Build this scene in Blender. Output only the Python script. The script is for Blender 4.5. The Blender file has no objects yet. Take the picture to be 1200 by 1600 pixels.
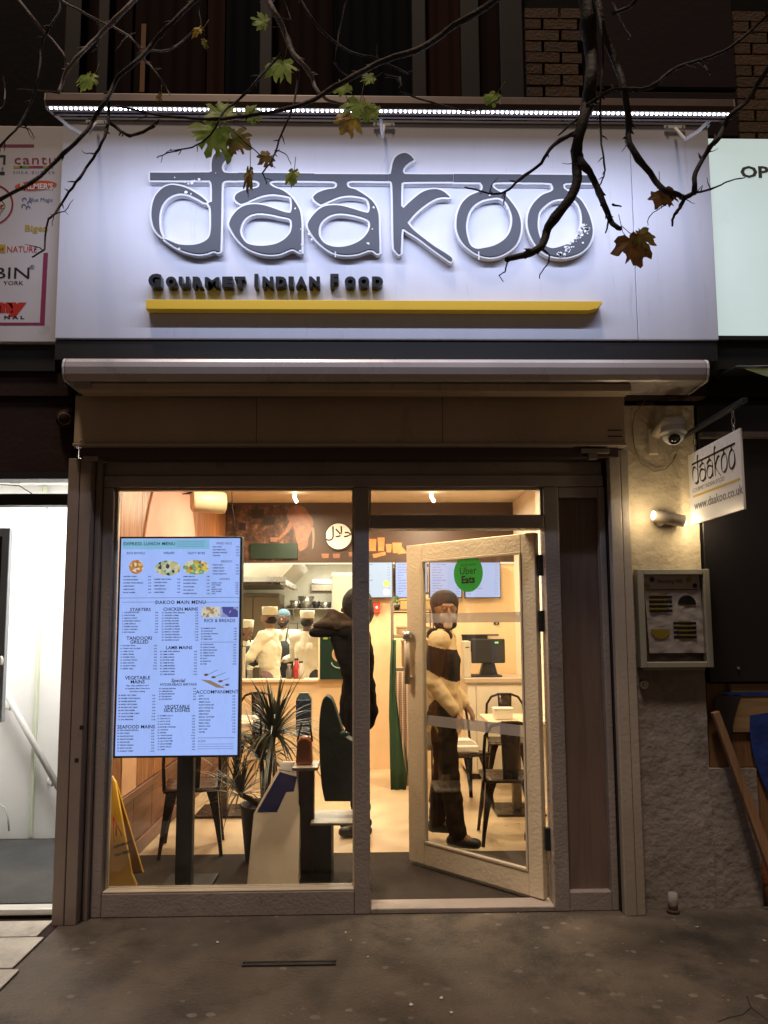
import bpy, bmesh, math, random
from mathutils import Vector, Matrix
random.seed(7)
R_ = math.radians
SC = bpy.context.scene
COL = SC.collection

# ------------------------------------------------------------------ camera
FOC, U0, V0 = 1109.0, 600.0, 868.0
CAM = Vector((0, -4.0, 1.55))
_a, _p, _r = R_(1.2), R_(5.5), R_(.33)
FW = Vector((math.sin(_a)*math.cos(_p), math.cos(_a)*math.cos(_p), math.sin(_p)))
_rt = Vector((math.cos(_a), -math.sin(_a), 0))
_up = _rt.cross(FW)
RT = _rt*math.cos(_r) - _up*math.sin(_r)
UP = _up*math.cos(_r) + _rt*math.sin(_r)
cd = bpy.data.cameras.new('camera'); cam = bpy.data.objects.new('camera', cd); COL.objects.link(cam)
m = Matrix((RT, UP, -FW)).transposed().to_4x4(); m.translation = CAM
cam.matrix_world = m
cd.sensor_fit = 'HORIZONTAL'; cd.sensor_width = 36; cd.lens = FOC/1200*36
cd.shift_y = (V0-800)/1200; cd.clip_start = .05; cd.clip_end = 400
SC.camera = cam
# ------------------------------------------------------------------ world, street light, exposure
w = bpy.data.worlds.new('World'); SC.world = w; w.use_nodes = True
nt = w.node_tree
bg = nt.nodes['Background']
sky = nt.nodes.new('ShaderNodeTexSky'); sky.sky_type = 'NISHITA'; sky.sun_disc = False
sky.sun_elevation = R_(-4); sky.sun_rotation = R_(200)
mixw = nt.nodes.new('ShaderNodeMix'); mixw.data_type = 'RGBA'; mixw.inputs[0].default_value = .9
nt.links.new(sky.outputs[0], mixw.inputs[6]); mixw.inputs[7].default_value = (.30, .21, .15, 1)   # sodium glow of a city night
nt.links.new(mixw.outputs[2], bg.inputs[0]); bg.inputs[1].default_value = .19
sd = bpy.data.lights.new('street_light', 'SUN'); sd.energy = 1.7; sd.angle = R_(7); sd.color = (1, .77, .58)
so = bpy.data.objects.new('street_light', sd); COL.objects.link(so)
so.location = (-1, -3, 7)
so.rotation_euler = Vector((.12, .30, -1)).to_track_quat('-Z', 'Y').to_euler()
SC.view_settings.view_transform = 'Standard'; SC.view_settings.look = 'None'
SC.view_settings.exposure = 0; SC.view_settings.gamma = 1
SC.view_settings.use_curve_mapping = False
SC.cycles.use_denoising = True
SC.cycles.max_bounces = 7; SC.cycles.diffuse_bounces = 4; SC.cycles.glossy_bounces = 3
SC.cycles.transparent_max_bounces = 12; SC.cycles.sample_clamp_indirect = 6
SC.cycles.caustics_reflective = False; SC.cycles.caustics_refractive = False

def ray(u, v): return FW*FOC + RT*(u-U0) - UP*(v-V0)
def P(u, v, Y=0.0, ax=1):
    """the point of the plane y=Y (ax=1), x=Y (ax=0) or z=Y (ax=2) seen at photograph pixel u, v"""
    d = ray(u, v); return CAM + d*((Y-CAM[ax])/d[ax])

# ------------------------------------------------------------------ helpers
def wl(o):
    v = Vector((0, 0, 0))
    while o is not None: v = v + Vector(o.location); o = o.parent
    return v
class MB:
    def __init__(s): s.v = []; s.f = []; s.m = []; s.sm = []
    def add(s, vs, fs, mi=0, sm=False):
        b = len(s.v); s.v += [tuple(q) for q in vs]; s.f += [tuple(i+b for i in f) for f in fs]
        s.m += [mi]*len(fs); s.sm += [sm]*len(fs); return s
    def box(s, x0, x1, y0, y1, z0, z1, mi=0):
        if x0 > x1: x0, x1 = x1, x0
        if y0 > y1: y0, y1 = y1, y0
        if z0 > z1: z0, z1 = z1, z0
        v = [(x, y, z) for z in (z0, z1) for y in (y0, y1) for x in (x0, x1)]
        return s.add(v, [(0,2,3,1),(4,5,7,6),(0,1,5,4),(2,6,7,3),(0,4,6,2),(1,3,7,5)], mi)
    def hexa(s, a, b, mi=0):          # two quads (same winding) joined
        v = list(a)+list(b)
        return s.add(v, [(3,2,1,0),(4,5,6,7)]+[(i,(i+1)%4,4+(i+1)%4,4+i) for i in range(4)], mi)
    def prism(s, pts, y0, y1, mi=0, axis=1):   # polygon in (x,z) pushed along y (axis 1) or (y,z) along x (axis 0)
        n = len(pts)
        mk = (lambda p, y: (p[0], y, p[1])) if axis == 1 else ((lambda p, y: (y, p[0], p[1])) if axis == 0 else (lambda p, y: (p[0], p[1], y)))
        v = [mk(p, y0) for p in pts]+[mk(p, y1) for p in pts]
        return s.add(v, [tuple(range(n)), tuple(range(2*n-1, n-1, -1))]+[(i, n+i, n+(i+1)%n, (i+1)%n) for i in range(n)], mi)
    def tube(s, pts, rad, n=8, mi=0, cap=True):
        pts = [Vector(p) for p in pts]
        if not hasattr(rad, '__len__'): rad = [rad]*len(pts)
        vs = []; prev = None
        for i, p in enumerate(pts):
            t = (pts[min(i+1, len(pts)-1)]-pts[max(i-1, 0)])
            if t.length < 1e-9: t = Vector((0, 0, 1))
            t.normalize()
            if prev is None:
                u = t.cross(Vector((0, 0, 1)) if abs(t.z) < .9 else Vector((1, 0, 0))).normalized()
            else:
                u = (prev-t*prev.dot(t))
                u = u.normalized() if u.length > 1e-6 else t.orthogonal().normalized()
            prev = u; w_ = t.cross(u)
            for k in range(n):
                a = 2*math.pi*k/n; vs.append(p+(u*math.cos(a)+w_*math.sin(a))*rad[i])
        fs = [(i*n+k, i*n+(k+1)%n, (i+1)*n+(k+1)%n, (i+1)*n+k) for i in range(len(pts)-1) for k in range(n)]
        s.add(vs, fs, mi, True)
        if cap:
            s.add(vs[:n], [tuple(range(n-1, -1, -1))], mi); s.add(vs[-n:], [tuple(range(n))], mi)
        return s
    def ell(s, c, r, mi=0, nu=12, nv=8):
        vs = [(c[0]+r[0]*math.sin(math.pi*j/nv)*math.cos(2*math.pi*i/nu), c[1]+r[1]*math.sin(math.pi*j/nv)*math.sin(2*math.pi*i/nu), c[2]+r[2]*math.cos(math.pi*j/nv)) for j in range(nv+1) for i in range(nu)]
        fs = [(j*nu+i, (j+1)*nu+i, (j+1)*nu+(i+1)%nu, j*nu+(i+1)%nu) for j in range(nv) for i in range(nu)]
        return s.add(vs, fs, mi, True)
    def sheet(s, grid, mi=0, sm=True, th=0):  # grid of rows of points
        n = len(grid[0]); vs = [p for r in grid for p in r]
        fs = [(i*n+k, i*n+k+1, (i+1)*n+k+1, (i+1)*n+k) for i in range(len(grid)-1) for k in range(n-1)]
        return s.add(vs, fs, mi, sm)
    def quad(s, a, b, c, d, mi=0): return s.add([a, b, c, d], [(0, 1, 2, 3)], mi)

def part(name, mb, mats, parent=None, bevel=0, solid=0, label=None, kind=None, sub=0, **kw):
    if not isinstance(mats, (list, tuple)): mats = [mats]
    off = wl(parent) if parent is not None else Vector((0, 0, 0))
    me = bpy.data.meshes.new(name)
    me.from_pydata([tuple(Vector(v)-off) for v in mb.v], [], mb.f)
    for mt in mats: me.materials.append(mt)
    me.polygons.foreach_set('material_index', mb.m); me.polygons.foreach_set('use_smooth', mb.sm)
    bm = bmesh.new(); bm.from_mesh(me)
    bmesh.ops.remove_doubles(bm, verts=bm.verts, dist=1e-6)
    if not kw.get('keep'): bmesh.ops.recalc_face_normals(bm, faces=bm.faces)
    bm.to_mesh(me); bm.free(); me.update()
    o = bpy.data.objects.new(name, me); COL.objects.link(o); o.parent = parent
    if solid:
        md = o.modifiers.new('s', 'SOLIDIFY'); md.thickness = solid; md.offset = 0
    if bevel:
        md = o.modifiers.new('b', 'BEVEL'); md.width = bevel; md.segments = 2; md.limit_method = 'ANGLE'; md.angle_limit = R_(40)
    if sub:
        md = o.modifiers.new('u', 'SUBSURF'); md.levels = sub; md.render_levels = sub
    if label: o['label'] = label
    if kind: o['kind'] = kind
    return o
def tag(o, label, cat, group=None, kind=None):
    if kind: o['kind'] = kind
    if label: o['label'] = label
    if cat: o['category'] = cat
    if group: o['group'] = group
    return o
def thing(name, label, cat, loc=(0, 0, 0), group=None):
    o = bpy.data.objects.new(name, None); COL.objects.link(o); o.location = loc; o.empty_display_size = .1
    return tag(o, label, cat, group)
def struct(name, mb, mats, parent=None, bevel=0, label=None):
    o = part(name, mb, mats, parent, bevel)
    if parent is None: o['kind'] = 'structure'
    if label: o['label'] = label
    return o
def copy_tree(o, parent=None):
    c = o.copy(); COL.objects.link(c); c.parent = parent
    for ch in list(o.children): copy_tree(ch, c)
    return c

# ------------------------------------------------------------------ materials
MC = {}
def mat(name, col, rough=.6, metal=0, bump=0, bscale=60, var=.0, vscale=4, emit=None, estr=0, spec=.5, det=4, dirt=None, dscale=3, dthr=.55, coat=0, stretch=None, col2=None, bdist=.01):
    if name in MC: return MC[name]
    mt = bpy.data.materials.new(name); mt.use_nodes = True; N = mt.node_tree.nodes; L = mt.node_tree.links
    b = N['Principled BSDF']; b.inputs['Base Color'].default_value = (*col, 1); b.inputs['Roughness'].default_value = rough
    b.inputs['Metallic'].default_value = metal; b.inputs['Specular IOR Level'].default_value = spec
    if coat: b.inputs['Coat Weight'].default_value = coat; b.inputs['Coat Roughness'].default_value = .12
    tc = N.new('ShaderNodeTexCoord'); src = tc.outputs['Object']
    if stretch:
        mp = N.new('ShaderNodeMapping'); mp.inputs['Scale'].default_value = stretch; L.new(src, mp.inputs[0]); src = mp.outputs[0]
    last = None
    if var or col2:
        n = N.new('ShaderNodeTexNoise'); n.inputs['Scale'].default_value = vscale; n.inputs['Detail'].default_value = 7; n.inputs['Roughness'].default_value = .62; L.new(src, n.inputs['Vector'])
        r = N.new('ShaderNodeValToRGB'); L.new(n.outputs['Fac'], r.inputs[0])
        r.color_ramp.elements[0].position = .32; r.color_ramp.elements[1].position = .68
        c2 = col2 if col2 else tuple(c*(1+var) for c in col)
        c1 = col if col2 else tuple(c*(1-var) for c in col)
        r.color_ramp.elements[0].color = (*c1, 1); r.color_ramp.elements[1].color = (*c2, 1); last = r.outputs[0]
        rr = N.new('ShaderNodeMapRange'); L.new(n.outputs['Fac'], rr.inputs[0]); rr.inputs[3].default_value = max(.03, rough-.12); rr.inputs[4].default_value = min(1, rough+.12); L.new(rr.outputs[0], b.inputs['Roughness'])
    if dirt:
        n2 = N.new('ShaderNodeTexNoise'); n2.inputs['Scale'].default_value = dscale; n2.inputs['Detail'].default_value = 9; n2.inputs['Roughness'].default_value = .75; L.new(src, n2.inputs['Vector'])
        r2 = N.new('ShaderNodeValToRGB'); L.new(n2.outputs['Fac'], r2.inputs[0]); r2.color_ramp.elements[0].position = dthr; r2.color_ramp.elements[1].position = min(1, dthr+.14)
        mx = N.new('ShaderNodeMix'); mx.data_type = 'RGBA'; L.new(r2.outputs[0], mx.inputs[0])
        if last: L.new(last, mx.inputs[6])
        else: mx.inputs[6].default_value = (*col, 1)
        mx.inputs[7].default_value = (*dirt, 1); last = mx.outputs[2]
    if last: L.new(last, b.inputs['Base Color'])
    if bump:
        n = N.new('ShaderNodeTexNoise'); n.inputs['Scale'].default_value = bscale; n.inputs['Detail'].default_value = det; L.new(src, n.inputs['Vector'])
        bp = N.new('ShaderNodeBump'); bp.inputs['Strength'].default_value = bump; bp.inputs['Distance'].default_value = bdist; L.new(n.outputs['Fac'], bp.inputs['Height']); L.new(bp.outputs[0], b.inputs['Normal'])
    if emit:
        b.inputs['Emission Color'].default_value = (*emit, 1); b.inputs['Emission Strength'].default_value = estr
    MC[name] = mt; return mt
def wood(name, c1, c2, scale=3, axis='Z', rough=.45):
    if name in MC: return MC[name]
    mt = bpy.data.materials.new(name); mt.use_nodes = True; N = mt.node_tree.nodes; L = mt.node_tree.links
    b = N['Principled BSDF']; b.inputs['Roughness'].default_value = rough
    tc = N.new('ShaderNodeTexCoord'); mp = N.new('ShaderNodeMapping'); L.new(tc.outputs['Object'], mp.inputs[0])
    sc = {'Z': (9, 9, .7), 'X': (.7, 9, 9), 'Y': (9, .7, 9)}[axis]; mp.inputs['Scale'].default_value = sc
    n = N.new('ShaderNodeTexNoise'); n.inputs['Scale'].default_value = scale; n.inputs['Detail'].default_value = 8; n.inputs['Distortion'].default_value = 1.6; L.new(mp.outputs[0], n.inputs['Vector'])
    r = N.new('ShaderNodeValToRGB'); L.new(n.outputs['Fac'], r.inputs[0])
    r.color_ramp.elements[0].position = .35; r.color_ramp.elements[1].position = .65
    r.color_ramp.elements[0].color = (*c1, 1); r.color_ramp.elements[1].color = (*c2, 1); L.new(r.outputs[0], b.inputs['Base Color'])
    bp = N.new('ShaderNodeBump'); bp.inputs['Strength'].default_value = .25; bp.inputs['Distance'].default_value = .004; L.new(n.outputs['Fac'], bp.inputs['Height']); L.new(bp.outputs[0], b.inputs['Normal'])
    MC[name] = mt; return mt
def glow(name, col, s):
    if name in MC: return MC[name]
    mt = bpy.data.materials.new(name); mt.use_nodes = True; b = mt.node_tree.nodes['Principled BSDF']
    b.inputs['Base Color'].default_value = (.02, .02, .02, 1); b.inputs['Roughness'].default_value = .3
    b.inputs['Emission Color'].default_value = (*col, 1); b.inputs['Emission Strength'].default_value = s
    MC[name] = mt; return mt
def glassmat(name, tint=(.96, .97, .96), refl=1.0, ior=1.45):
    if name in MC: return MC[name]
    mt = bpy.data.materials.new(name); mt.use_nodes = True; N = mt.node_tree.nodes; L = mt.node_tree.links
    for n in list(N): N.remove(n)
    out = N.new('ShaderNodeOutputMaterial'); mx = N.new('ShaderNodeMixShader'); tr = N.new('ShaderNodeBsdfTransparent'); gl = N.new('ShaderNodeBsdfGlossy'); fr = N.new('ShaderNodeFresnel')
    tr.inputs[0].default_value = (*tint, 1); gl.inputs['Roughness'].default_value = .02; fr.inputs[0].default_value = ior
    ml = N.new('ShaderNodeMath'); ml.operation = 'MULTIPLY'; ml.inputs[1].default_value = refl; L.new(fr.outputs[0], ml.inputs[0])
    L.new(ml.outputs[0], mx.inputs[0]); L.new(tr.outputs[0], mx.inputs[1]); L.new(gl.outputs[0], mx.inputs[2]); L.new(mx.outputs[0], out.inputs[0])
    if name == 'window_glass':
        df = N.new('ShaderNodeBsdfDiffuse'); df.inputs[0].default_value = (.7, .68, .65, 1); m2 = N.new('ShaderNodeMixShader'); tc = N.new('ShaderNodeTexCoord'); mp = N.new('ShaderNodeMapping'); mp.inputs['Scale'].default_value = (1, 1, .35); n = N.new('ShaderNodeTexNoise'); n.inputs['Scale'].default_value = 5; n.inputs['Detail'].default_value = 8; n.inputs['Roughness'].default_value = .75
        L.new(tc.outputs['Object'], mp.inputs[0]); L.new(mp.outputs[0], n.inputs['Vector']); mr = N.new('ShaderNodeMapRange'); mr.inputs[1].default_value = .45; mr.inputs[2].default_value = .75; mr.inputs[3].default_value = .008; mr.inputs[4].default_value = .07; L.new(n.outputs['Fac'], mr.inputs[0])
        L.new(mr.outputs[0], m2.inputs[0]); L.new(mx.outputs[0], m2.inputs[1]); L.new(df.outputs[0], m2.inputs[2]); L.new(m2.outputs[0], out.inputs[0])
    MC[name] = mt; return mt
def sticker_mat(name, col):
    if name in MC: return MC[name]
    mt = bpy.data.materials.new(name); mt.use_nodes = True; N = mt.node_tree.nodes; L = mt.node_tree.links; b = N['Principled BSDF']; b.inputs['Base Color'].default_value = (*col, 1); b.inputs['Roughness'].default_value = .4
    t = N.new('ShaderNodeBsdfTranslucent'); t.inputs[0].default_value = (*col, 1); mx = N.new('ShaderNodeMixShader'); mx.inputs[0].default_value = .6
    L.new(b.outputs[0], mx.inputs[1]); L.new(t.outputs[0], mx.inputs[2]); L.new(mx.outputs[0], N['Material Output'].inputs[0]); MC[name] = mt; return mt
def pavement_mat():
    mt = mat('worn_concrete', (.092, .072, .054), .75, 0, 1.0, 55, .42, 2.6, dirt=(.036, .030, .024), dscale=1.7, dthr=.5, det=8, bdist=.006)
    N = mt.node_tree.nodes; L = mt.node_tree.links; b = N['Principled BSDF']
    prev = b.inputs['Base Color'].links[0].from_socket
    tc = N.new('ShaderNodeTexCoord')
    for sc, thr, c in ((5.5, .085, (.17, .15, .125)), (70, .16, (.22, .20, .165)), (24, .07, (.18, .16, .135))):
        v = N.new('ShaderNodeTexVoronoi'); v.inputs['Scale'].default_value = sc; v.inputs['Randomness'].default_value = 1; 
        nz = N.new('ShaderNodeTexNoise'); nz.inputs['Scale'].default_value = sc*3; L.new(tc.outputs['Object'], nz.inputs['Vector'])
        ad = N.new('ShaderNodeMix'); ad.data_type = 'VECTOR'; ad.inputs[0].default_value = .03; L.new(tc.outputs['Object'], ad.inputs[4]); L.new(nz.outputs['Color'], ad.inputs[5]); L.new(ad.outputs[1], v.inputs['Vector'])
        r = N.new('ShaderNodeMapRange'); r.inputs[1].default_value = thr; r.inputs[2].default_value = thr*.75; L.new(v.outputs['Distance'], r.inputs[0])
        # only some cells carry a spot
        sp = N.new('ShaderNodeSeparateColor'); L.new(v.outputs['Color'], sp.inputs[0])
        g = N.new('ShaderNodeMath'); g.operation = 'GREATER_THAN'; g.inputs[1].default_value = .5; L.new(sp.outputs[0], g.inputs[0])
        ml = N.new('ShaderNodeMath'); ml.operation = 'MULTIPLY'; L.new(g.outputs[0], ml.inputs[0]); L.new(r.outputs[0], ml.inputs[1])
        mx = N.new('ShaderNodeMix'); mx.data_type = 'RGBA'; L.new(ml.outputs[0], mx.inputs[0]); L.new(prev, mx.inputs[6]); mx.inputs[7].default_value = (*c, 1); prev = mx.outputs[2]
    # cracks
    v = N.new('ShaderNodeTexVoronoi'); v.feature = 'DISTANCE_TO_EDGE'; v.inputs['Scale'].default_value = .6
    nz = N.new('ShaderNodeTexNoise'); nz.inputs['Scale'].default_value = 5; nz.inputs['Detail'].default_value = 6; L.new(tc.outputs['Object'], nz.inputs['Vector'])
    ad = N.new('ShaderNodeMix'); ad.data_type = 'VECTOR'; ad.inputs[0].default_value = .25; L.new(tc.outputs['Object'], ad.inputs[4]); L.new(nz.outputs['Color'], ad.inputs[5]); L.new(ad.outputs[1], v.inputs['Vector'])
    r = N.new('ShaderNodeMapRange'); r.inputs[1].default_value = .006; r.inputs[2].default_value = .001; L.new(v.outputs['Distance'], r.inputs[0])
    n3 = N.new('ShaderNodeTexNoise'); n3.inputs['Scale'].default_value = 1.1; L.new(tc.outputs['Object'], n3.inputs['Vector'])
    g = N.new('ShaderNodeMapRange'); g.inputs[1].default_value = .70; g.inputs[2].default_value = .74; L.new(n3.outputs['Fac'], g.inputs[0])
    ml = N.new('ShaderNodeMath'); ml.operation = 'MULTIPLY'; L.new(g.outputs[0], ml.inputs[0]); L.new(r.outputs[0], ml.inputs[1])
    mx = N.new('ShaderNodeMix'); mx.data_type = 'RGBA'; L.new(ml.outputs[0], mx.inputs[0]); L.new(prev, mx.inputs[6]); mx.inputs[7].default_value = (.03, .026, .022, 1)
    L.new(mx.outputs[2], b.inputs['Base Color'])
    return mt
M_PAVE = pavement_mat()
M_BLACKC = mat('crack_black', (.012, .01, .009), .9)
M_FRAME = mat('grey_brown_paint', (.31, .265, .24), .42, 0, .4, 60, .12, 5, dirt=(.14, .11, .09), dscale=7, dthr=.6, det=4, bdist=.008)
M_POST = mat('brown_metal_paint', (.27, .21, .18), .5, 0, .15, 30, .12, 3, dirt=(.12, .09, .075), dscale=9, dthr=.62)
M_PILA = mat('pilaster_paint', (.42, .36, .30), .5, 0, .2, 40, .10, 3, dirt=(.25, .2, .16), dscale=8, dthr=.62)
M_SHUT = mat('shutter_box_paint', (.46, .35, .25), .5, 0, .12, 8, .14, 2.5, dirt=(.32, .24, .17), dscale=5, dthr=.58, stretch=(1, 1, .3))
M_AWN = mat('awning_white_metal', (.50, .45, .44), .28, .15, .05, 12, .06, 3, dirt=(.28, .22, .2), dscale=11, dthr=.68)
M_SIGN = mat('sign_aluminium', (.62, .64, .73), .62, .0, .05, 3, .035, 2.4, spec=.22, dirt=(.47, .48, .54), dscale=9, dthr=.6, stretch=(2.2, 1, .22))
M_STUC = mat('cream_stucco', (.50, .42, .31), .8, 0, .7, 26, .14, 5, det=7, dirt=(.34, .27, .2), dscale=4, dthr=.6, bdist=.014)
M_STUCG = mat('grey_stucco', (.29, .255, .23), .8, 0, .6, 24, .2, 5, det=8, dirt=(.13, .11, .10), dscale=3, dthr=.52, bdist=.014)
M_BLACK = mat('black_paint', (.012, .012, .013), .5)
M_DARK = mat('dark_brown_render', (.030, .017, .015), .8, 0, .3, 30, .2, 3, spec=.15)
M_WHITE = mat('white_plastic', (.75, .75, .74), .35)
M_LETG = mat('letter_grey', (.062, .070, .092), .7, 0, 0, 1, .12, 7)
M_LETW = mat('letter_white', (.72, .73, .76), .6, spec=.2)
M_INK = mat('black_letter', (.01, .01, .012), .3)
M_YEL = mat('yellow_bar', (.75, .48, .03), .4)
M_CREAM = mat('cream_wall', (.86, .77, .60), .7, 0, .1, 20, .04, 2)
M_CEIL = mat('ceiling_cream', (.80, .64, .44), .8)
M_CONC = mat('polished_floor', (.58, .44, .28), .32, 0, .08, 12, .16, 2.2, dirt=(.36, .26, .16), dscale=5, dthr=.62)
M_TOLIX = mat('dark_bronze_metal', (.035, .022, .014), .28, .75, 0, 1, .2, 8)
M_STEEL = mat('steel', (.55, .53, .50), .28, .9, 0, 1, .08, 3)
M_ORNG = mat('orange_print', (.62, .20, .06), .5, var=.2, vscale=20)
M_GLASS = glassmat('window_glass')

# ------------------------------------------------------------------ text and flat outlines
_fc = bpy.data.curves.new('font_tool', 'FONT'); _fo = bpy.data.objects.new('font_tool', _fc); COL.objects.link(_fo)
def text_mb(mb, body, org, right, up, size, align='LEFT', extr=0, bold=0, mi=0, lead=1.0, res=2, space=1.0, shear=0):
    _fc.body = body; _fc.size = size; _fc.align_x = align; _fc.extrude = extr; _fc.offset = bold; _fc.space_line = lead; _fc.resolution_u = res; _fc.space_character = space; _fc.shear = shear
    bpy.context.view_layer.update()
    me = bpy.data.meshes.new_from_object(_fo.evaluated_get(bpy.context.evaluated_depsgraph_get()))
    right = Vector(right); up = Vector(up); n = right.cross(up).normalized(); org = Vector(org)
    mb.add([org+right*v.co.x+up*v.co.y+n*v.co.z for v in me.vertices], [tuple(p.vertices) for p in me.polygons], mi)
    bpy.data.meshes.remove(me); return mb
XR, ZU = (1, 0, 0), (0, 0, 1)
def ftext(mb, body, u, v, hpx, Y, fit=None, **k):   # facade text: baseline point at pixel u,v, capital height in pixels
    D = Y-CAM.y; sz = hpx/.73*D/FOC; rx = 1
    if fit:
        t_ = MB(); text_mb(t_, body, (0, 0, 0), XR, ZU, sz, **k); xs = [q[0] for q in t_.v]; rx = fit*D/FOC/(max(xs)-min(xs))
    return text_mb(mb, body, P(u, v, Y), (rx, 0, 0), ZU, sz, **k)
def smooth(pts, closed=True, n=4):
    m_ = len(pts); out = []
    V = [Vector(p) for p in pts]
    def tan(i):
        if not closed and i in (0, m_-1): return Vector((0, 0))
        a = V[i]-V[(i-1) % m_]; b = V[(i+1) % m_]-V[i]
        if a.length < 1e-9 or b.length < 1e-9 or a.angle(b) > R_(52): return Vector((0, 0))
        return (V[(i+1) % m_]-V[(i-1) % m_]).normalized()
    T = [tan(i) for i in range(m_)]
    for i in range(m_ if closed else m_-1):
        j = (i+1) % m_; L_ = (V[j]-V[i]).length*.95
        for k in range(n):
            t = k/n; h = (2*t**3-3*t*t+1, t**3-2*t*t+t, -2*t**3+3*t*t, t**3-t*t)
            out.append(V[i]*h[0]+T[i]*L_*h[1]+V[j]*h[2]+T[j]*L_*h[3])
    if not closed: out.append(V[-1])
    return out
def outline(mb, loops, org, right, up, extr=0, off=0, mi=0):   # filled flat outline with holes, in plane (org,right,up)
    cu = bpy.data.curves.new('c', 'CURVE'); cu.dimensions = '2D'; cu.fill_mode = 'BOTH' if extr else 'FRONT'
    cu.extrude = extr; cu.offset = off
    for lp in loops:
        sp = cu.splines.new('POLY'); sp.points.add(len(lp)-1); sp.use_cyclic_u = True
        for q, c in zip(sp.points, lp): q.co = (c[0], c[1], 0, 1)
    ob = bpy.data.objects.new('c', cu); COL.objects.link(ob); bpy.context.view_layer.update()
    me = bpy.data.meshes.new_from_object(ob.evaluated_get(bpy.context.evaluated_depsgraph_get()))
    right = Vector(right); up = Vector(up); n = right.cross(up); org = Vector(org)
    mb.add([org+right*v.co.x+up*v.co.y+n*v.co.z for v in me.vertices], [tuple(p.vertices) for p in me.polygons], mi)
    bpy.data.objects.remove(ob); bpy.data.curves.remove(cu); bpy.data.meshes.remove(me); return mb
def area(loop):
    return sum(loop[i][0]*loop[(i+1) % len(loop)][1]-loop[(i+1) % len(loop)][0]*loop[i][1] for i in range(len(loop)))/2

# ------------------------------------------------------------------ ground
g = MB().box(-60, 60, -60, -.02, -.2, 0); struct('pavement', g, M_PAVE)
M_SLAB = mat('pale_stone_slab', (.42, .39, .33), .7, 0, .5, 60, .22, 7, dirt=(.24, .2, .16), dscale=5, dthr=.58)
slabs = MB().box(-4.2, -1.62, -2.2, -.03, .001, .004)
sp_ = struct('slab_path', slabs, M_DARK)
yb = [-.07, -.27, -.60, -.93, -1.3, -1.75]
for i in range(5):
    for k in range(2):
        x1 = [-1.645, -1.60, -1.56, -1.52, -1.50][i]-.02-(k*.78); 
        if k: x1 -= .0
        b = MB().box(x1-.77, x1, yb[i+1]+.006, yb[i]-.006, .004, .012+.002*random.random()); part('paving_slab', b, M_SLAB, sp_, bevel=.004)
gm = MB(); rg_ = random.Random(21)
for k in range(170):
    u = rg_.uniform(40, 1200) if k % 3 else rg_.uniform(600, 1200); v = rg_.uniform(1425, 1600); c = P(u, v, 0, 2); r_ = rg_.choice((.003, .004, .006, .010, .014, .017)) if k < 120 else .0025
    if c.x < -1.55: continue
    gm.add([(c.x, c.y, .0035)]+[(c.x+r_*rg_.uniform(.75, 1.2)*math.cos(q*.785)*1.25, c.y+r_*rg_.uniform(.75, 1.2)*math.sin(q*.785), .0005) for q in range(8)], [(0, 1+q, 1+(q+1) % 8) for q in range(8)], 0, True)
o = part('gum_spots', gm, mat('old_gum', (.15, .13, .105), .8, var=.25, vscale=9)); tag(o, 'flattened pale spots of old chewing gum dotted over the pavement', 'gum spots', kind='stuff')
ck_ = thing('pavement_crack', 'forked dark crack in the pavement at the lower right', 'crack', P(1170, 1570, 0, 2))
for pts in ([(1167, 1556), (1172, 1572), (1180, 1580), (1197, 1592), (1212, 1604)], [(1174, 1574), (1160, 1586), (1140, 1590), (1122, 1597)]): part('fissure', MB().tube([P(a, b, .0, 2)+Vector((0, 0, -.0005)) for a, b in pts], .0028, 5), M_BLACKC, ck_)
# drain slot in the pavement
dr = thing('drain_slot', 'narrow dark slot drain set in the pavement before the window', 'drain', P(455, 1508, 0, 2))
a_, b_ = P(382, 1508, 0, 2), P(522, 1506, 0, 2)
part('slot', MB().box(a_.x, b_.x, a_.y-.012, a_.y+.012, .002, .006), M_BLACK, dr)
e = MB(); e.box(a_.x-.01, b_.x+.01, a_.y+.012, a_.y+.02, .002, .008); e.box(a_.x-.01, b_.x+.01, a_.y-.02, a_.y-.012, .002, .008)
part('rim', e, mat('dull_iron', (.06, .05, .045), .6, .5, .3, 40), dr)
# litter
lit = MB()
for (u, v) in [(490, 1413), (505, 1418), (540, 1457), (548, 1470), (690, 1560), (642, 1570), (705, 1583), (1089, 1449), (1195, 1470), (760, 1422), (930, 1413), (935, 1419), (295, 1440), (340, 1473), (575, 1495), (1130, 1557), (1100, 1420), (1080, 1417)]:
    c = P(u, v, .004, 2); r = random.uniform(.004, .011); a = random.random()*6
    vs = [(c.x+r*math.cos(a+k*1.05)*(1 if k % 2 else .55), c.y+r*math.sin(a+k*1.05)*.8, .004+random.random()*.006) for k in range(6)]
    lit.add(vs, [(0, 1, 2), (0, 2, 3), (0, 3, 4), (0, 4, 5)])
o = part('litter', lit, mat('paper_scrap', (.6, .57, .52), .7), None, solid=.001); tag(o, 'tiny pale scraps of litter scattered over the pavement', 'litter', kind='stuff')

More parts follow.
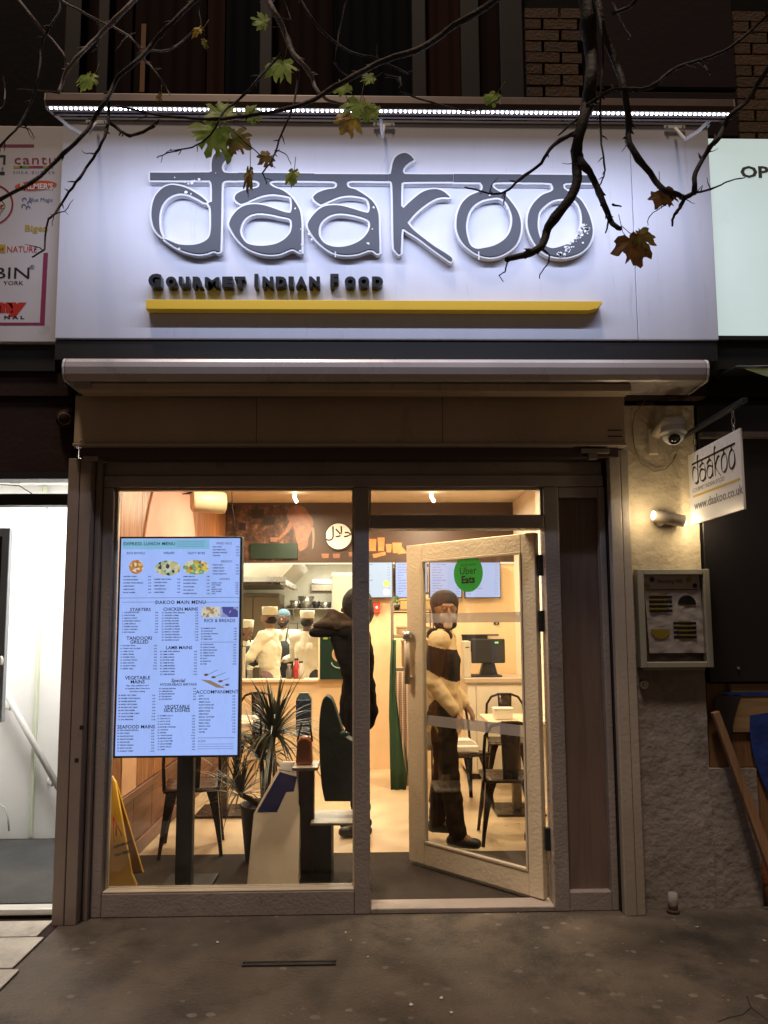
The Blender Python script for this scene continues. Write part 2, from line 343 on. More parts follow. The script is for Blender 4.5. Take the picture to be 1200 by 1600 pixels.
# ------------------------------------------------------------------ upper building wall
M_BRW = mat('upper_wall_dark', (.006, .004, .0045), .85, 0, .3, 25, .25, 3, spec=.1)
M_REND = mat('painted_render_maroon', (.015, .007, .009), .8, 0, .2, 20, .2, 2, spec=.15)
u = thing('upper_storey', 'dark upper storey wall above the shop signs', 'building', (0, .3, 4.2))
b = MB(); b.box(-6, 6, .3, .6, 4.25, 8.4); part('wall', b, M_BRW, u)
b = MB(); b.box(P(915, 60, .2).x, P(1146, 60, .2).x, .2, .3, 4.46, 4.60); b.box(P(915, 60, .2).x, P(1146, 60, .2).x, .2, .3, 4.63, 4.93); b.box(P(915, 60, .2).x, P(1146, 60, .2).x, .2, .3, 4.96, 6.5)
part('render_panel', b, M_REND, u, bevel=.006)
MBK = [mat('old_stock_brick_%s' % 'abc'[i], c, .85, 0, .7, 60, .3, 14) for i, c in enumerate([(.075, .036, .014), (.06, .028, .012), (.09, .045, .018)])]
for (u0, u1) in ((822, 912), (1150, 1290)):
    x0 = P(u0, 80, .2).x; x1 = P(u1, 80, .2).x
    z = 4.44; row = 0
    while z < 5.5:
        x = x0 - (.0 if row % 2 else .115); 
        while x < x1:
            a_, b_ = max(x, x0)+.005, min(x+.225, x1)-.005
            if b_-a_ > .03:
                part('brick', MB().box(a_, b_, .225-random.random()*.006, .30, z+.005, z+.072), random.choice(MBK), u)
            x += .235
        z += .0775; row += 1
# window with dark curtains above the sign
wn = thing('upstairs_window', 'unlit upstairs window with drawn dark curtains above the sign', 'window', (P(470, 90, .2).x, .25, 4.4))
xL, xR = P(112, 90, .2).x, P(815, 90, .2).x
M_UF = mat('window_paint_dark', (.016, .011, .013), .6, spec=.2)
for xx, wd in ((P(112, 90, .2).x, .05), (P(160, 90, .2).x, .035), (P(415, 90, .2).x, .04), (P(655, 90, .2).x, .045), (P(735, 90, .2).x, .06), (P(800, 90, .2).x, .075)):
    part('frame_post', MB().box(xx-wd, xx+wd, .20, .29, 4.40, 8), M_UF, wn, bevel=.006)
part('sill', MB().box(xL-.05, xR+.05, .12, .29, 4.30, 4.40), M_UF, wn, bevel=.01)
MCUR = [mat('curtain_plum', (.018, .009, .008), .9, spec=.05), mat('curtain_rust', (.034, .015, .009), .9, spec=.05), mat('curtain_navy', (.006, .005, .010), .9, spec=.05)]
for i, (u0, u1, mi) in enumerate(((118, 205, 0), (208, 320, 0), (322, 350, 1), (352, 410, 2), (418, 520, 0), (522, 652, 2), (658, 735, 1), (738, 798, 0))):
    x0, x1 = P(u0, 90, .26).x, P(u1, 90, .26).x; n = max(6, int((x1-x0)/.018))
    g = [[(x0+(x1-x0)*k/n, .272+.012*math.sin(k*1.25+i)+.005*math.sin(k*.37), z) for k in range(n+1)] for z in (4.4, 8)]
    part('curtain', MB().sheet(g), MCUR[mi], wn)
g_ = P(663, 60, .25); part('lit_gap', MB().box(g_.x-.012, g_.x+.012, .245, .25, 4.4, 5.4), mat('gap_orange_glow', (.22, .10, .035), .8), wn, label='thin orange strip between the curtains')  # orange colour stands in for the lit strip in the curtain gap
g_ = P(226, 10, .25); part('lit_gap', MB().box(g_.x-.015, g_.x+.015, .245, .25, 4.93, 5.4), mat('gap_orange_glow', (.2, .1, .04), .8), wn, label='short orange strip near the top of the curtain')  # second strip, its lit look also painted orange

# side and deep backing walls so that no gap opens beside the shops
b = MB(); b.box(-6, -2.6, 0, .3, 0, 4.3); struct('wall_left_far', b, M_DARK)
b = MB(); b.box(2.7, 6, 0, .3, 0, 4.3); struct('wall_right_far', b, M_BLACK)
b = MB(); b.box(-2.6, 2.7, 0.0, .3, 2.86, 4.25); struct('wall_behind_signs', b, M_DARK)

# ------------------------------------------------------------------ main sign
YS = -.25
s0, s1, s2, s3 = P(98, 188, YS), P(1107, 197, YS), P(1122, 531, YS), P(86, 531, YS)
sx0, sx1, sz0, sz1 = -1.70, 1.936, 3.10, 4.361
sg = thing('shop_sign', 'long pale shop fascia sign with raised grey daakoo lettering', 'sign', (.1, -.1, 3.10))
xj = P(992, 400, YS).x
part('sign_panel', MB().box(sx0, xj-.0012, YS, -.03, sz0, sz1), M_SIGN, sg, bevel=.004)
part('sign_panel', MB().box(xj+.0012, sx1, YS, -.03, sz0, sz1), M_SIGN, sg, bevel=.004)
part('top_flashing', MB().box(sx0-.01, sx1+.01, YS-.008, 0, sz1+.001, sz1+.012), mat('grey_edge_metal', (.3, .3, .33), .4, .5), sg)
def c4(pts, ox=220, oy=230, s=4.0):
    o_ = P(0, 0, YS); 
    return [(lambda q: (q.x, q.z))(P(ox+a/s, oy+b/s, YS)) for a, b in pts]
LET = []
d1 = [(72,188),(200,189),(300,188),(400,187),(440,186),(455,180),(453,150),(456,110),(470,75),(495,60),(530,65),(552,88),(538,108),(522,130),(515,150),(519,172),(535,188),(620,190),(620,236),(545,235),(524,242),(515,260),(512,400),(508,600),(505,672),(490,676),(465,668),(430,680),(380,688),(320,680),(260,660),(200,625),(158,596),(180,604),(250,632),(340,635),(400,618),(435,590),(447,550),(450,480),(446,400),(432,380),(440,372),(455,368),(455,300),(451,250),(440,234),(300,234),(72,233)]
d2 = [(424,368),(390,338),(350,312),(300,285),(250,270),(200,265),(150,285),(105,335),(85,400),(82,460),(95,520),(120,560),(150,586),(135,550),(128,500),(130,440),(145,390),(175,350),(215,325),(260,315),(310,322),(360,345),(412,372)]
a1 = [(621,190),(1089,195),(1089,238),(835,238),(812,245),(812,262),(840,280),(890,298),(940,335),(975,380),(1000,430),(1008,500),(1008,600),(1008,682),(985,672),(955,658),(920,668),(880,685),(820,692),(760,685),(700,665),(650,635),(600,580),(565,520),(563,500),(580,460),(620,415),(665,392),(720,385),(780,392),(850,415),(910,435),(940,438),(948,420),(950,380),(945,345),(930,335),(880,325),(830,320),(770,328),(710,350),(660,372),(630,378),(600,355),(597,340),(610,320),(650,300),(700,290),(740,280),(750,262),(745,245),(720,236),(621,236)]
a1h = [(640,500),(660,470),(700,445),(750,437),(810,442),(870,455),(930,468),(946,482),(950,520),(940,560),(905,600),(850,630),(780,642),(720,640),(670,625),(638,585),(628,545)]
a2 = [(107,236),(654,238),(654,287),(385,284),(352,291),(345,310),(360,335),(410,350),(470,385),(530,430),(565,480),(582,540),(585,650),(588,750),(588,818),(570,820),(545,800),(510,795),(480,805),(430,822),(370,830),(300,828),(240,812),(180,775),(120,720),(70,650),(57,610),(75,570),(120,515),(170,480),(230,468),(300,470),(380,490),(450,512),(500,524),(512,515),(518,480),(510,440),(490,415),(440,400),(370,392),(300,400),(220,430),(170,452),(150,458),(110,430),(97,405),(130,375),(200,350),(260,340),(275,322),(272,300),(250,288),(107,285)]
a2h = [(150,600),(175,570),(220,540),(280,525),(350,528),(430,545),(490,565),(515,585),(520,620),(505,665),(470,710),(420,745),(350,770),(280,778),(220,768),(170,740),(140,690),(138,640)]
k1 = [(656,238),(672,236),(680,200),(690,150),(710,110),(750,85),(790,82),(825,105),(845,130),(810,150),(780,175),(763,205),(765,225),(780,237),(1136,238),(1136,291),(770,294),(752,305),(750,400),(750,475),(768,488),(830,430),(900,375),(960,352),(1020,350),(1070,370),(1112,408),(1060,405),(1010,415),(940,455),(860,520),(795,595),(830,640),(900,700),(1000,775),(1080,825),(1122,855),(1130,870),(1120,884),(1100,870),(1000,800),(880,710),(800,660),(765,636),(755,650),(750,740),(746,822),(733,828),(710,805),(697,780),(692,640),(688,400),(682,300),(672,287),(656,287)]
o1 = [(69,198),(487,200),(487,247),(330,248),(310,256),(312,278),(340,300),(390,330),(440,390),(470,440),(485,500),(480,570),(455,630),(410,670),(350,700),(290,708),(230,695),(170,660),(120,610),(92,550),(88,490),(95,440),(120,380),(165,335),(220,310),(245,295),(250,270),(235,248),(69,246)]
o1h = [(300,345),(350,342),(385,360),(410,395),(430,450),(432,500),(415,560),(380,605),(320,640),(260,655),(210,660),(175,640),(155,590),(145,530),(150,480),(165,430),(195,390),(240,360)]
o2 = [(489,200),(920,205),(935,215),(946,248),(770,250),(748,260),(752,285),(790,310),(850,350),(890,410),(915,470),(930,540),(920,600),(890,650),(840,685),(770,705),(710,705),(650,690),(600,655),(560,600),(535,540),(528,480),(540,420),(570,370),(620,325),(670,305),(688,290),(685,268),(670,250),(489,247)]
o2h = [(760,345),(800,345),(830,365),(855,410),(865,470),(860,530),(835,580),(790,620),(730,645),(680,655),(640,640),(605,590),(590,530),(590,480),(600,430),(640,385),(690,355)]
C5 = (470, 230, 4.8); C6 = (690, 230, 4.0)
GLYPHS = [[c4(d1)], [c4(d2)], [c4(a1), c4(a1h)], [c4(a2, *C5), c4(a2h, *C5)], [c4(k1, *C5)], [c4(o1, *C6), c4(o1h, *C6)], [c4(o2, *C6), c4(o2h, *C6)]]
GL = [[smooth(lp) for lp in gl] for gl in GLYPHS]
def offs(loop, d, hole):   # grow outline by d (shrink holes)
    n = len(loop); sgn = 1 if area(loop) > 0 else -1
    if hole: sgn = -sgn
    out = []
    for i in range(n):
        t = loop[(i+1) % n]-loop[(i-1) % n]
        if t.length < 1e-9: continue
        t.normalize(); q = loop[i]+Vector((t.y, -t.x))*d*sgn
        if min((q-p).length for p in loop) < d*.86: continue      # a tight corner folding back over the outline
        if out and (q-out[-1]).length < 8e-4: continue
        out.append(q)
    # cut any small loop left where the offset line still crosses itself
    def cross(a, b, c, e):
        r1 = b-a; r2 = e-c; den = r1.x*r2.y-r1.y*r2.x
        if abs(den) < 1e-12: return None
        w = c-a; t_ = (w.x*r2.y-w.y*r2.x)/den; u_ = (w.x*r1.y-w.y*r1.x)/den
        return a+r1*t_ if 0 < t_ < 1 and 0 < u_ < 1 else None
    i = 0
    while i < len(out)-3:
        for k in range(min(i+45, len(out)-2), i+1, -1):
            x = cross(out[i], out[i+1], out[k], out[k+1])
            if x is not None: out = out[:i+1]+[x]+out[k+1:]; break
        i += 1
    return out
for i, gl in enumerate(GL):
    base = [offs(lp, .011, k > 0) for k, lp in enumerate(gl)]
    j = .0012*(i % 3)
    lt = part('letter', outline(MB(), base, (0, YS-.016-.005-j, 0), XR, ZU, extr=.016), M_LETW, sg)
    part('letter_face', outline(MB(), gl, (0, YS-.0405-j, 0), XR, ZU, extr=.0015), M_LETG, lt)
# worn flakes on the letter faces
fl = MB()
def flake(u, v, r, n=5):
    c = P(u, v, YS-.0445); a = random.random()*6
    ps = [(c.x+r*random.uniform(.4, 1.2)*math.cos(a+k*2*math.pi/n), YS-.0445, c.z+r*random.uniform(.4, 1.3)*math.sin(a+k*2*math.pi/n)) for k in range(n)]
    fl.add(ps, [tuple(range(n))])
for (u, v, r) in [(289,284,.008),(294,287,.008),(300,285,.012),(304,283,.008),(311,280,.010),(273,277,.006),(337,270,.004),(279,305,.006),(290,300,.016),(298,303,.008),(280,389,.009),(461,326,.008),(470,358,.004),(469,392,.010),(471,382,.008),(483,365,.010),(487,374,.007),(582,358,.006),(575,380,.011),(584,324,.007),(765,305,.008),(793,325,.010)]: flake(u, v, r)
for k in range(46):
    t = random.random(); u = 918-t*t*42+random.uniform(-9, 3); v = 350+t*50+random.uniform(-6, 6); flake(u, v, random.uniform(.003, .014), 6)
part('worn_flakes', fl, M_LETW, sg, kind='stuff', keep=1)
for (u0, v0, u1, v1) in [(524,393,524,402),(748,393,748,406)]:
    a_, b_ = P(u0, v0, YS-.0446), P(u1, v1, YS-.0446); part('letter_joint', MB().box(a_.x-.003, a_.x+.003, YS-.0455, YS-.0435, b_.z, a_.z), M_LETW, sg)
# tagline
x = 234
YT = YS-.03
def tagline(word, u0, u1, vb):
    for i, chh in enumerate(word): pass
words = [('G', 234, 20), ('OURMET', 259, 16), ('I', 398, 20), ('NDIAN', 409, 16), ('F', 516, 20), ('OOD', 537, 16)]
ends = {'OURMET': 386, 'NDIAN': 502, 'OOD': 600}
for wd, u0, h in words:
    if wd in ends:
        n = len(wd); wts = [{'M': 1.35, 'I': .55}.get(c, 1.0) for c in wd]; tot = sum(wts); u_ = u0
        for c, wt in zip(wd, wts):
            du = (ends[wd]-u0)*wt/tot
            m_ = MB(); ftext(m_, c, u_+du/2, 450-(u_-234)*.001, h-1, YT, align='CENTER', extr=.025, bold=.0022 if c == 'M' else .0055, res=3, fit=du*(.86 if c != 'I' else .75)); part('tagline_letter', m_, M_INK, sg); u_ += du
    else:
        m_ = MB(); ftext(m_, wd, u0, 450, h, YT, extr=.025, bold=.0058, res=3); part('tagline_letter', m_, M_INK, sg)
a_, b_ = P(233, 475, YS), P(937, 492, YS)
m_ = MB().prism([(a_.x, b_.z), (b_.x-.075, b_.z), (b_.x-.03, b_.z+.012), (b_.x, a_.z-.012), (b_.x-.004, a_.z), (a_.x, a_.z)], YS-.055, YS-.004); part('underline_bar', m_, M_YEL, sg, bevel=.002)

# LED trough light above the sign
tl = thing('sign_light', 'long slim LED trough light on brackets above the sign', 'light', (.12, -.6, 4.1))
lx0, lx1 = -1.520, 1.765; DY, DZ = -.18, -.143; yz = (-.62, 4.12)
prof = [(y+DY, z+DZ) for y, z in [(-.66, 4.165), (-.655, 4.205), (-.62, 4.222), (-.565, 4.215), (-.555, 4.19), (-.585, 4.158), (-.62, 4.140), (-.65, 4.142)]]
m_ = MB().prism(prof, lx0, lx1, axis=0); part('housing', m_, mat('trough_metal', (.14, .10, .09), .42, .3, .05, 10, .1, 3), tl, bevel=.003)
for xx in (lx0-.006, lx1):
    part('end_cap', MB().prism([(y, z) for y, z in prof], xx, xx+.006, axis=0), mat('end_cap_metal', (.5, .48, .5), .35, .5), tl)
M_LED = glow('led_white', (.86, .91, 1.0), 26)
m_ = MB(); n = 140
for k in range(n):
    xx = lx0+.02+(lx1-lx0-.04)*k/(n-1); m_.box(xx-.0045, xx+.0045, -.646+DY, -.638+DY, 4.133+DZ, 4.1385+DZ)
part('led_diode', m_, M_LED, tl, kind='stuff')
part('led_strip', MB().box(lx0+.01, lx1-.01, -.648+DY, -.636+DY, 4.139+DZ, 4.1435+DZ), glow('led_strip_white', (.82, .88, 1.0), .45), tl)
part('cutoff_lip', MB().box(lx0+.002, lx1-.002, -.578+DY, -.572+DY, 4.151+DZ, 4.20+DZ), mat('lip_dark', (.05, .04, .04), .8, spec=.1), tl)  # added plate, cuts the LED beam off near the sign's upper edge
for (ub, vb) in ((150, 190), (600, 196), (1055, 190)):
    q = P(ub, vb, -.27); x_ = q.x
    br = part('bracket', MB().tube([(x_-.03, -.60+DY, 4.17+DZ), (x_-.02, -.55, 4.10), (x_-.01, -.40, 4.17), (x_, -.27, 4.33)], [.008]*4, 8), M_LETW, tl)
    part('bracket_plate', MB().box(x_-.06, x_+.06, YS-.006-.006, YS-.0015-.006, 4.335, 4.356), M_LETW, br, bevel=.003)
    for s in (-1, 1): part('bolt', MB().tube([(x_+s*.045, YS-.012, 4.345), (x_+s*.045, YS-.018, 4.345)], .005, 8), M_STEEL, br)
ld = bpy.data.lights.new('sign_led', 'AREA'); ld.shape = 'RECTANGLE'; ld.size = 3.24; ld.size_y = .02; ld.energy = 20; ld.color = (.70, .76, 1); ld.spread = R_(160)
lo = bpy.data.objects.new('sign_led', ld); COL.objects.link(lo); lo.parent = tl; lo.location = Vector((.123, -.62+DY, 4.128+DZ))-Vector(tl.location)
lo.rotation_euler = Vector((0, .72, -.7)).to_track_quat('-Z', 'X').to_euler()
# make the long side run along x
lo.rotation_mode = 'XYZ'
q = Vector((0, 1.05, -1)).normalized(); xax = Vector((1, 0, 0)); zax = -q; yax = zax.cross(xax)
lo.rotation_euler = Matrix((xax, yax, zax)).transposed().to_euler()

# ------------------------------------------------------------------ neighbour sign left (hair and beauty shop)
YN = -.15
ns = thing('beauty_shop_sign', 'white beauty shop sign crowded with hair product logos, left of the main sign', 'sign', (-2.3, -.05, 3.1))
nx1 = -1.722
part('panel', MB().box(-2.6, nx1, YN, -.02, 3.12, 4.40), mat('neighbour_sign_white', (.62, .60, .63), .5, 0, .03, 4, .06, 2, dirt=(.42, .38, .4), dscale=3, dthr=.62), ns, bevel=.004)
C_ = {k: mat('print_'+k, v, .5) for k, v in dict(maroon=(.28, .03, .10), red=(.55, .03, .02), dred=(.30, .01, .015), orange=(.62, .10, .03), navy=(.03, .04, .22), gold=(.50, .36, .05), green=(.15, .35, .08), purple=(.22, .02, .12), black=(.01, .01, .012), white=(.8, .8, .8), grey=(.2, .2, .2)).items()}
YP = YN-.0015
def nt_(body, u, v, h, col, name='lettering', **k): part(name, ftext(MB(), body, u, v, h, YP, **k), C_[col], ns, keep=1)
nt_('cantu', 21, 256, 17, 'dred', space=1.12, fit=67); nt_('SHEA BUTTER', 20, 271, 5, 'grey', space=1.35, fit=68)
for k, (c, w_) in enumerate((('gold', 10), ('black', 4), ('green', 10), ('red', 8), ('maroon', 14), ('gold', 8), ('green', 8))):
    u0 = 21+sum((10, 4, 10, 8, 14, 8, 8)[:k]); a_, b_ = P(u0, 259, YP), P(u0+w_, 262.5, YP); part('colour_bar', MB().box(a_.x, b_.x, YP, YP+.001, b_.z, a_.z), C_[c], ns)
c = P(56, 290, YP); m_ = MB(); outline(m_, [[Vector((c.x+.118*math.cos(k*.2618)+0, c.z+.030*math.sin(k*.2618)+.008*math.cos(k*.2618))) for k in range(24)]], (0, YP, 0), XR, ZU); part('logo_oval', m_, C_['orange'], ns, keep=1)
part('lettering', ftext(MB(), "PALMER'S", 31, 295, 10, YP-.0012, bold=.0012, fit=53), C_['white'], ns, keep=1)
nt_('Blue Magic', 45, 315, 7.5, 'navy', fit=38); nt_('Bigen', 38, 361, 11, 'gold', bold=.0015, fit=37)
nt_('NATURE', 10, 394, 11, 'red', fit=48); a_, b_ = P(-6, 382, YP), P(8, 395, YP); part('logo_block', MB().box(a_.x, b_.x, YP, YP+.001, b_.z, a_.z), C_['gold'], ns)
part('lettering', ftext(MB(), 'OF', -4, 392, 6, YP-.0012), C_['dred'], ns, keep=1)
nt_('BIN', -12, 435, 20, 'black', fit=56); nt_('®', 46, 421, 8, 'black'); nt_('YORK', 5, 445, 7, 'black', fit=32)
nt_('nny', -20, 486, 19, 'red', bold=.010, fit=64); nt_('N A L', 6, 498, 5, 'black', bold=.0008, fit=32)
m_ = MB()
for (u0, v0) in ((38, 312), (46, 317), (37, 322), (44, 325)):
    c = P(u0, v0, YP); m_.tube([(c.x+.011*math.cos(k*.5), YP, c.z+.011*math.sin(k*.5)) for k in range(9)], .002, 4)
part('scroll_logo', m_, C_['navy'], ns)
for loops, col in (([(0, 229.5), (53, 229.5), (53, 225.5), (0, 225.5)], 'maroon'), ([(68, 395), (75, 395), (69.5, 508), (62, 508)], 'maroon'), ([(-30, 508), (62, 508), (62, 504), (-30, 504)], 'maroon')):
    pts = [P(a, b, YP) for a, b in loops]; m_ = MB(); m_.add([(p.x, YP, p.z) for p in pts], [(0, 1, 2, 3)]); part('border_line', m_, C_[col], ns, keep=1)
c = P(-14, 320, YP); m_ = MB()
ring = lambda r0, r1, n=40: (m_.add([(c.x+r*math.cos(k*2*math.pi/n), YP, c.z+r*math.sin(k*2*math.pi/n)) for r in (r0, r1) for k in range(n)], [(k, (k+1) % n, n+(k+1) % n, n+k) for k in range(n)]))
ring(.125, .115); part('ring_logo', m_, C_['dred'], ns); m_ = MB()
m_.tube([(c.x+.078*math.cos(k*math.pi/3), YP, c.z+.078*math.sin(k*math.pi/3)) for k in range(7)], .004, 4); part('hexagon_logo', m_, C_['gold'], ns)
nt_('n', 0, 326, 10, 'dred', bold=.002)
m_ = MB(); a_, b_ = P(-20, 242, YP), P(8, 257, YP); m_.box(a_.x, b_.x, YP, YP+.001, a_.z-.012, a_.z); m_.box(b_.x-.012, b_.x, YP, YP+.001, b_.z, a_.z-.012); part('logo_frame', m_, C_['black'], ns)
nt_('E', 2, 266, 5, 'black', bold=.0006); a_, b_ = P(-20, 268, YP), P(7, 273, YP); part('logo_block', MB().box(a_.x, b_.x, YP, YP+.001, b_.z, a_.z), C_['black'], ns)

# neighbour sign right
rs = thing('lit_shop_sign', 'pale mint illuminated shop sign starting OP, right of the main sign', 'sign', (2.3, -.05, 3.15))
mt = mat('mint_lightbox', (.55, .66, .64), .45, 0, 0, 1, .12, 1.6, dirt=(.36, .46, .44), dscale=4, dthr=.6, emit=(.72, .88, .86), estr=.54)
part('panel', MB().box(1.952, 2.68, -.15, -.02, 3.165, 4.36), mt, rs, bevel=.004)
part('lettering', ftext(MB(), 'OPEN', 1157, 277, 20.5, -.1525, bold=.0035, fit=92), mat('sign_olive_grey', (.10, .095, .085), .6), rs, keep=1)
part('edge_trim', MB().box(1.95, 2.7, -.16, -.02, 3.14, 3.163), M_BLACK, rs)

# dark gap and soffit under the signs
b = MB(); b.box(-1.70, 1.93, -.24, -.001, 2.985, 3.095); struct('soffit_board', b, M_BLACK)
b = MB(); b.box(-2.6, -1.75, -.12, -.001, 2.965, 3.115); struct('soffit_board_left', b, M_BLACK)
b = MB(); b.box(1.95, 2.7, -.13, -.001, 2.98, 3.135); struct('soffit_board_right', b, M_BLACK)

# ------------------------------------------------------------------ awning cassette
aw = thing('awning_cassette', 'rolled awning in a long pale metal cassette under the sign', 'awning', (.1, -.25, 2.8))
ax0, ax1 = -1.595, 1.81
top = 2.962; bot = 2.835
prof = [(-.10, top-.002), (-.25, top), (-.325, top-.004), (-.345, top-.014), (-.355, top-.032), (-.359, top-.06), (-.352, top-.095), (-.338, bot+.006), (-.325, bot), (-.16, bot-.002), (-.10, bot)]
part('cassette', MB().prism(prof, ax0, ax1, axis=0), M_AWN, aw, bevel=.006)
for xx in (ax0-.014, ax1+.001): part('end_cap', MB().prism([(y*1.0, z*1.0) for y, z in prof], xx, xx+.013, axis=0), mat('awning_cap', (.62, .60, .60), .4), aw, bevel=.004)
part('front_bar', MB().box(ax0+.05, P(985, 600, -.30).x, -.315, -.22, 2.785, 2.832), M_SHUT, aw, bevel=.008)
b = MB(); q = P(128, 602, -.318); b.box(q.x-.045, q.x+.045, -.322, -.312, 2.803, 2.838); part('arm_bracket', b, mat('cast_bracket', (.3, .26, .24), .4, .6), aw, bevel=.004)
# backing behind the awning
b = MB(); b.box(-1.62, 1.93, -.10, 0, 2.83, 2.985); struct('awning_backboard', b, M_DARK)

# ------------------------------------------------------------------ shutter box
sb = thing('shutter_box', 'wide brown roller shutter housing over the shopfront', 'shutter', (-.1, -.1, 2.5))
part('cover', MB().box(-1.62, 1.435, -.15, .02, 2.545, 2.815), M_SHUT, sb, bevel=.006)
for xx in (-.62, .41): part('seam', MB().box(xx-.0015, xx+.0015, -.1508, -.149, 2.55, 2.81), M_BLACK, sb)
for xx in [-1.58+.25*k for k in range(13)]: part('rivet', MB().ell((xx, -.151, 2.56), (.006, .003, .006), nu=8, nv=5), M_SHUT, sb)
part('lower_lip', MB().box(-1.62, 1.435, -.165, -.05, 2.528, 2.543), mat('lip_metal', (.45, .37, .28), .35, .4), sb, bevel=.003)
part('curtain_slot', MB().box(-1.60, 1.40, -.12, -.01, 2.475, 2.526), mat('slot_maroon', (.06, .035, .035), .5), sb)
b = MB(); q = P(932, 712, -.13); b.box(q.x-.09, q.x+.07, -.15, -.12, 2.49, 2.515); b.box(q.x-.05, q.x+.0, -.15, -.12, 2.455, 2.489); part('shutter_catch', b, mat('cast_bracket', (.3, .26, .24), .4, .6), sb, bevel=.003)
b = MB(); q = P(965, 690, -.16); 
for dz in (0, .05, .085): b.box(q.x-.05, q.x+.03, -.156, -.1505, q.z+dz-.02, q.z+dz-.016)
part('worn_slot', b, M_BLACK, sb)
q0 = P(150, 716, -.1); part('guide_stop', MB().box(q0.x-.06, q0.x+.02, -.13, -.11, q0.z-.02, q0.z+.005), M_POST, sb, bevel=.003)

# ------------------------------------------------------------------ shopfront frame
fr = thing('shopfront_frame', 'grey-brown painted timber shopfront frame round window and door', 'shopfront', (-.2, 0, 0))
zt = 2.475
fx0, wx0, wx1, mx1, dx1, jx1 = -1.495, -1.436, -.085, -.0, .995, 1.078
pts_l = dict(bevel=.006)
part('head_rail', MB().box(fx0, 1.34, -.012, .09, 2.395, zt), M_FRAME, fr, bevel=.006)
part('head_rail', MB().box(fx0, 1.34, -.028, .09, 2.325, 2.393), M_FRAME, fr, bevel=.006)
part('outer_stile', MB().box(fx0, wx0, -.028, .09, .0, 2.323), M_FRAME, fr, bevel=.006)
part('mullion', MB().box(wx1, mx1, -.03, .09, .0, 2.323), M_FRAME, fr, bevel=.006)
part('sill_rail', MB().box(wx0+.001, wx1-.001, -.03, .09, .0, .125), M_FRAME, fr, bevel=.006)
part('transom_bar', MB().box(mx1+.001, dx1-.001, -.03, .09, 2.085, 2.158), M_FRAME, fr, bevel=.006)
part('door_jamb', MB().box(dx1, jx1, -.03, .09, .0, 2.323), M_FRAME, fr, bevel=.006)
part('threshold', MB().box(mx1+.001, dx1-.001, -.03, .10, .0, .03), M_FRAME, fr, bevel=.006)
# right side panel
px0, px1 = jx1+.001, 1.322
part('panel_stile', MB().box(px1-.014, 1.345, -.028, .09, 0, 2.323), M_FRAME, fr, bevel=.006)
part('panel_rail', MB().box(px0, px1-.015, -.026, .09, 2.262, 2.322), M_FRAME, fr, bevel=.005)
part('panel_rail', MB().box(px0, px1-.015, -.026, .09, .0, .10), M_FRAME, fr, bevel=.005)
part('side_panel', MB().box(px0, px1-.015, .02, .07, .101, 2.26), wood('panel_plum_board', (.16, .105, .085), (.20, .14, .11), 2), fr)
# beads round glass
M_BEAD = mat('bead_cream_paint', (.62, .52, .38), .4, 0, .2, 60)
def beads(x0, x1, z0, z1, y0, y1, t=.012):
    for (a, b, c, d) in ((x0+.0005, x0+t, z0+.0005, z1-.0005), (x1-t, x1-.0005, z0+.0005, z1-.0005), (x0+t+.0005, x1-t-.0005, z0+.0005, z0+t), (x0+t+.0005, x1-t-.0005, z1-t, z1-.0005)):
        part('glazing_bead', MB().box(a, b, y0, y1, c, d), M_BEAD, fr, bevel=.003)
beads(wx0, wx1, .125, 2.325, .012, .05); beads(mx1, dx1, 2.158, 2.325, .012, .05)
part('window_pane', MB().box(wx0+.004, wx1-.004, .028, .034, .13, 2.32), M_GLASS, fr)
part('transom_pane', MB().box(mx1+.004, dx1-.004, .028, .034, 2.163, 2.32), M_GLASS, fr)
part('sill_edge', MB().box(wx0+.005, wx1-.005, -.028, .012, .1255, .134), M_BEAD, fr, bevel=.003)

# posts / shutter guides
def post(name, label, x0, x1, xg, y0, z1, mt, cat='post'):
    t = thing(name, label, cat, ((x0+x1)/2, y0, 0))
    part('rail', MB().box(x0, xg-.0015, y0, .02, 0, z1), mt, t, bevel=.004)
    part('rail', MB().box(xg+.0015, x1, y0+.003, .02, 0, z1), mt, t, bevel=.004)
    return t
lp = post('shutter_guide', 'brown metal shutter guide post left of the shop window', -1.655, -1.53, -1.592, -.12, 2.47, M_POST)
part('inner_channel', MB().box(-1.524, -1.497, -.06, .02, 0, 2.47), M_POST, lp, bevel=.003)
rp = post('shutter_guide', 'paler shutter guide post right of the shopfront, beside the cream wall', 1.352, 1.462, 1.415, -.10, 2.52, M_PILA)
rp2 = part('inner_channel', MB().box(1.347, 1.351, -.05, .02, 0, 2.47), M_BLACK, rp)
for zz, dx in ((.83, 0), (1.0, .02)): part('rust_hole', MB().box(-1.565+dx, -1.545+dx, -.1185, -.1165, zz, zz+.02), M_BLACK, lp)

# ------------------------------------------------------------------ pier on the right
pr = thing('cream_pier', 'rough stuccoed pier, cream above and grey below, right of the shopfront', 'wall', (1.68, 0, 0))
def rough_panel(x0, x1, y, z0, z1, th, mt, n=.05):
    m_ = MB(); nx = max(2, int((x1-x0)/n)); nz = max(2, int((z1-z0)/n))
    rnd = random.Random(int(x0*100+z0*10))
    g = [[(x0+(x1-x0)*i/nx+(0 if i in (0, nx) else 0), y+rnd.uniform(-.003, .003), z0+(z1-z0)*k/nz) for i in range(nx+1)] for k in range(nz+1)]
    m_.sheet(g); m_.box(x0, x1, y+.006, y+th, z0, z1)
    return m_
part('cream_render', rough_panel(1.463, 1.885, -.02, 1.37, 2.80, .3, M_STUC), M_STUC, pr)
part('grey_render', rough_panel(1.463, 1.875, -.022, 0.0, 1.366, .3, M_STUCG), M_STUCG, pr)
lw = thing('grey_plinth', 'low rough grey wall base right of the pier', 'wall', (2.0, 0, 0))
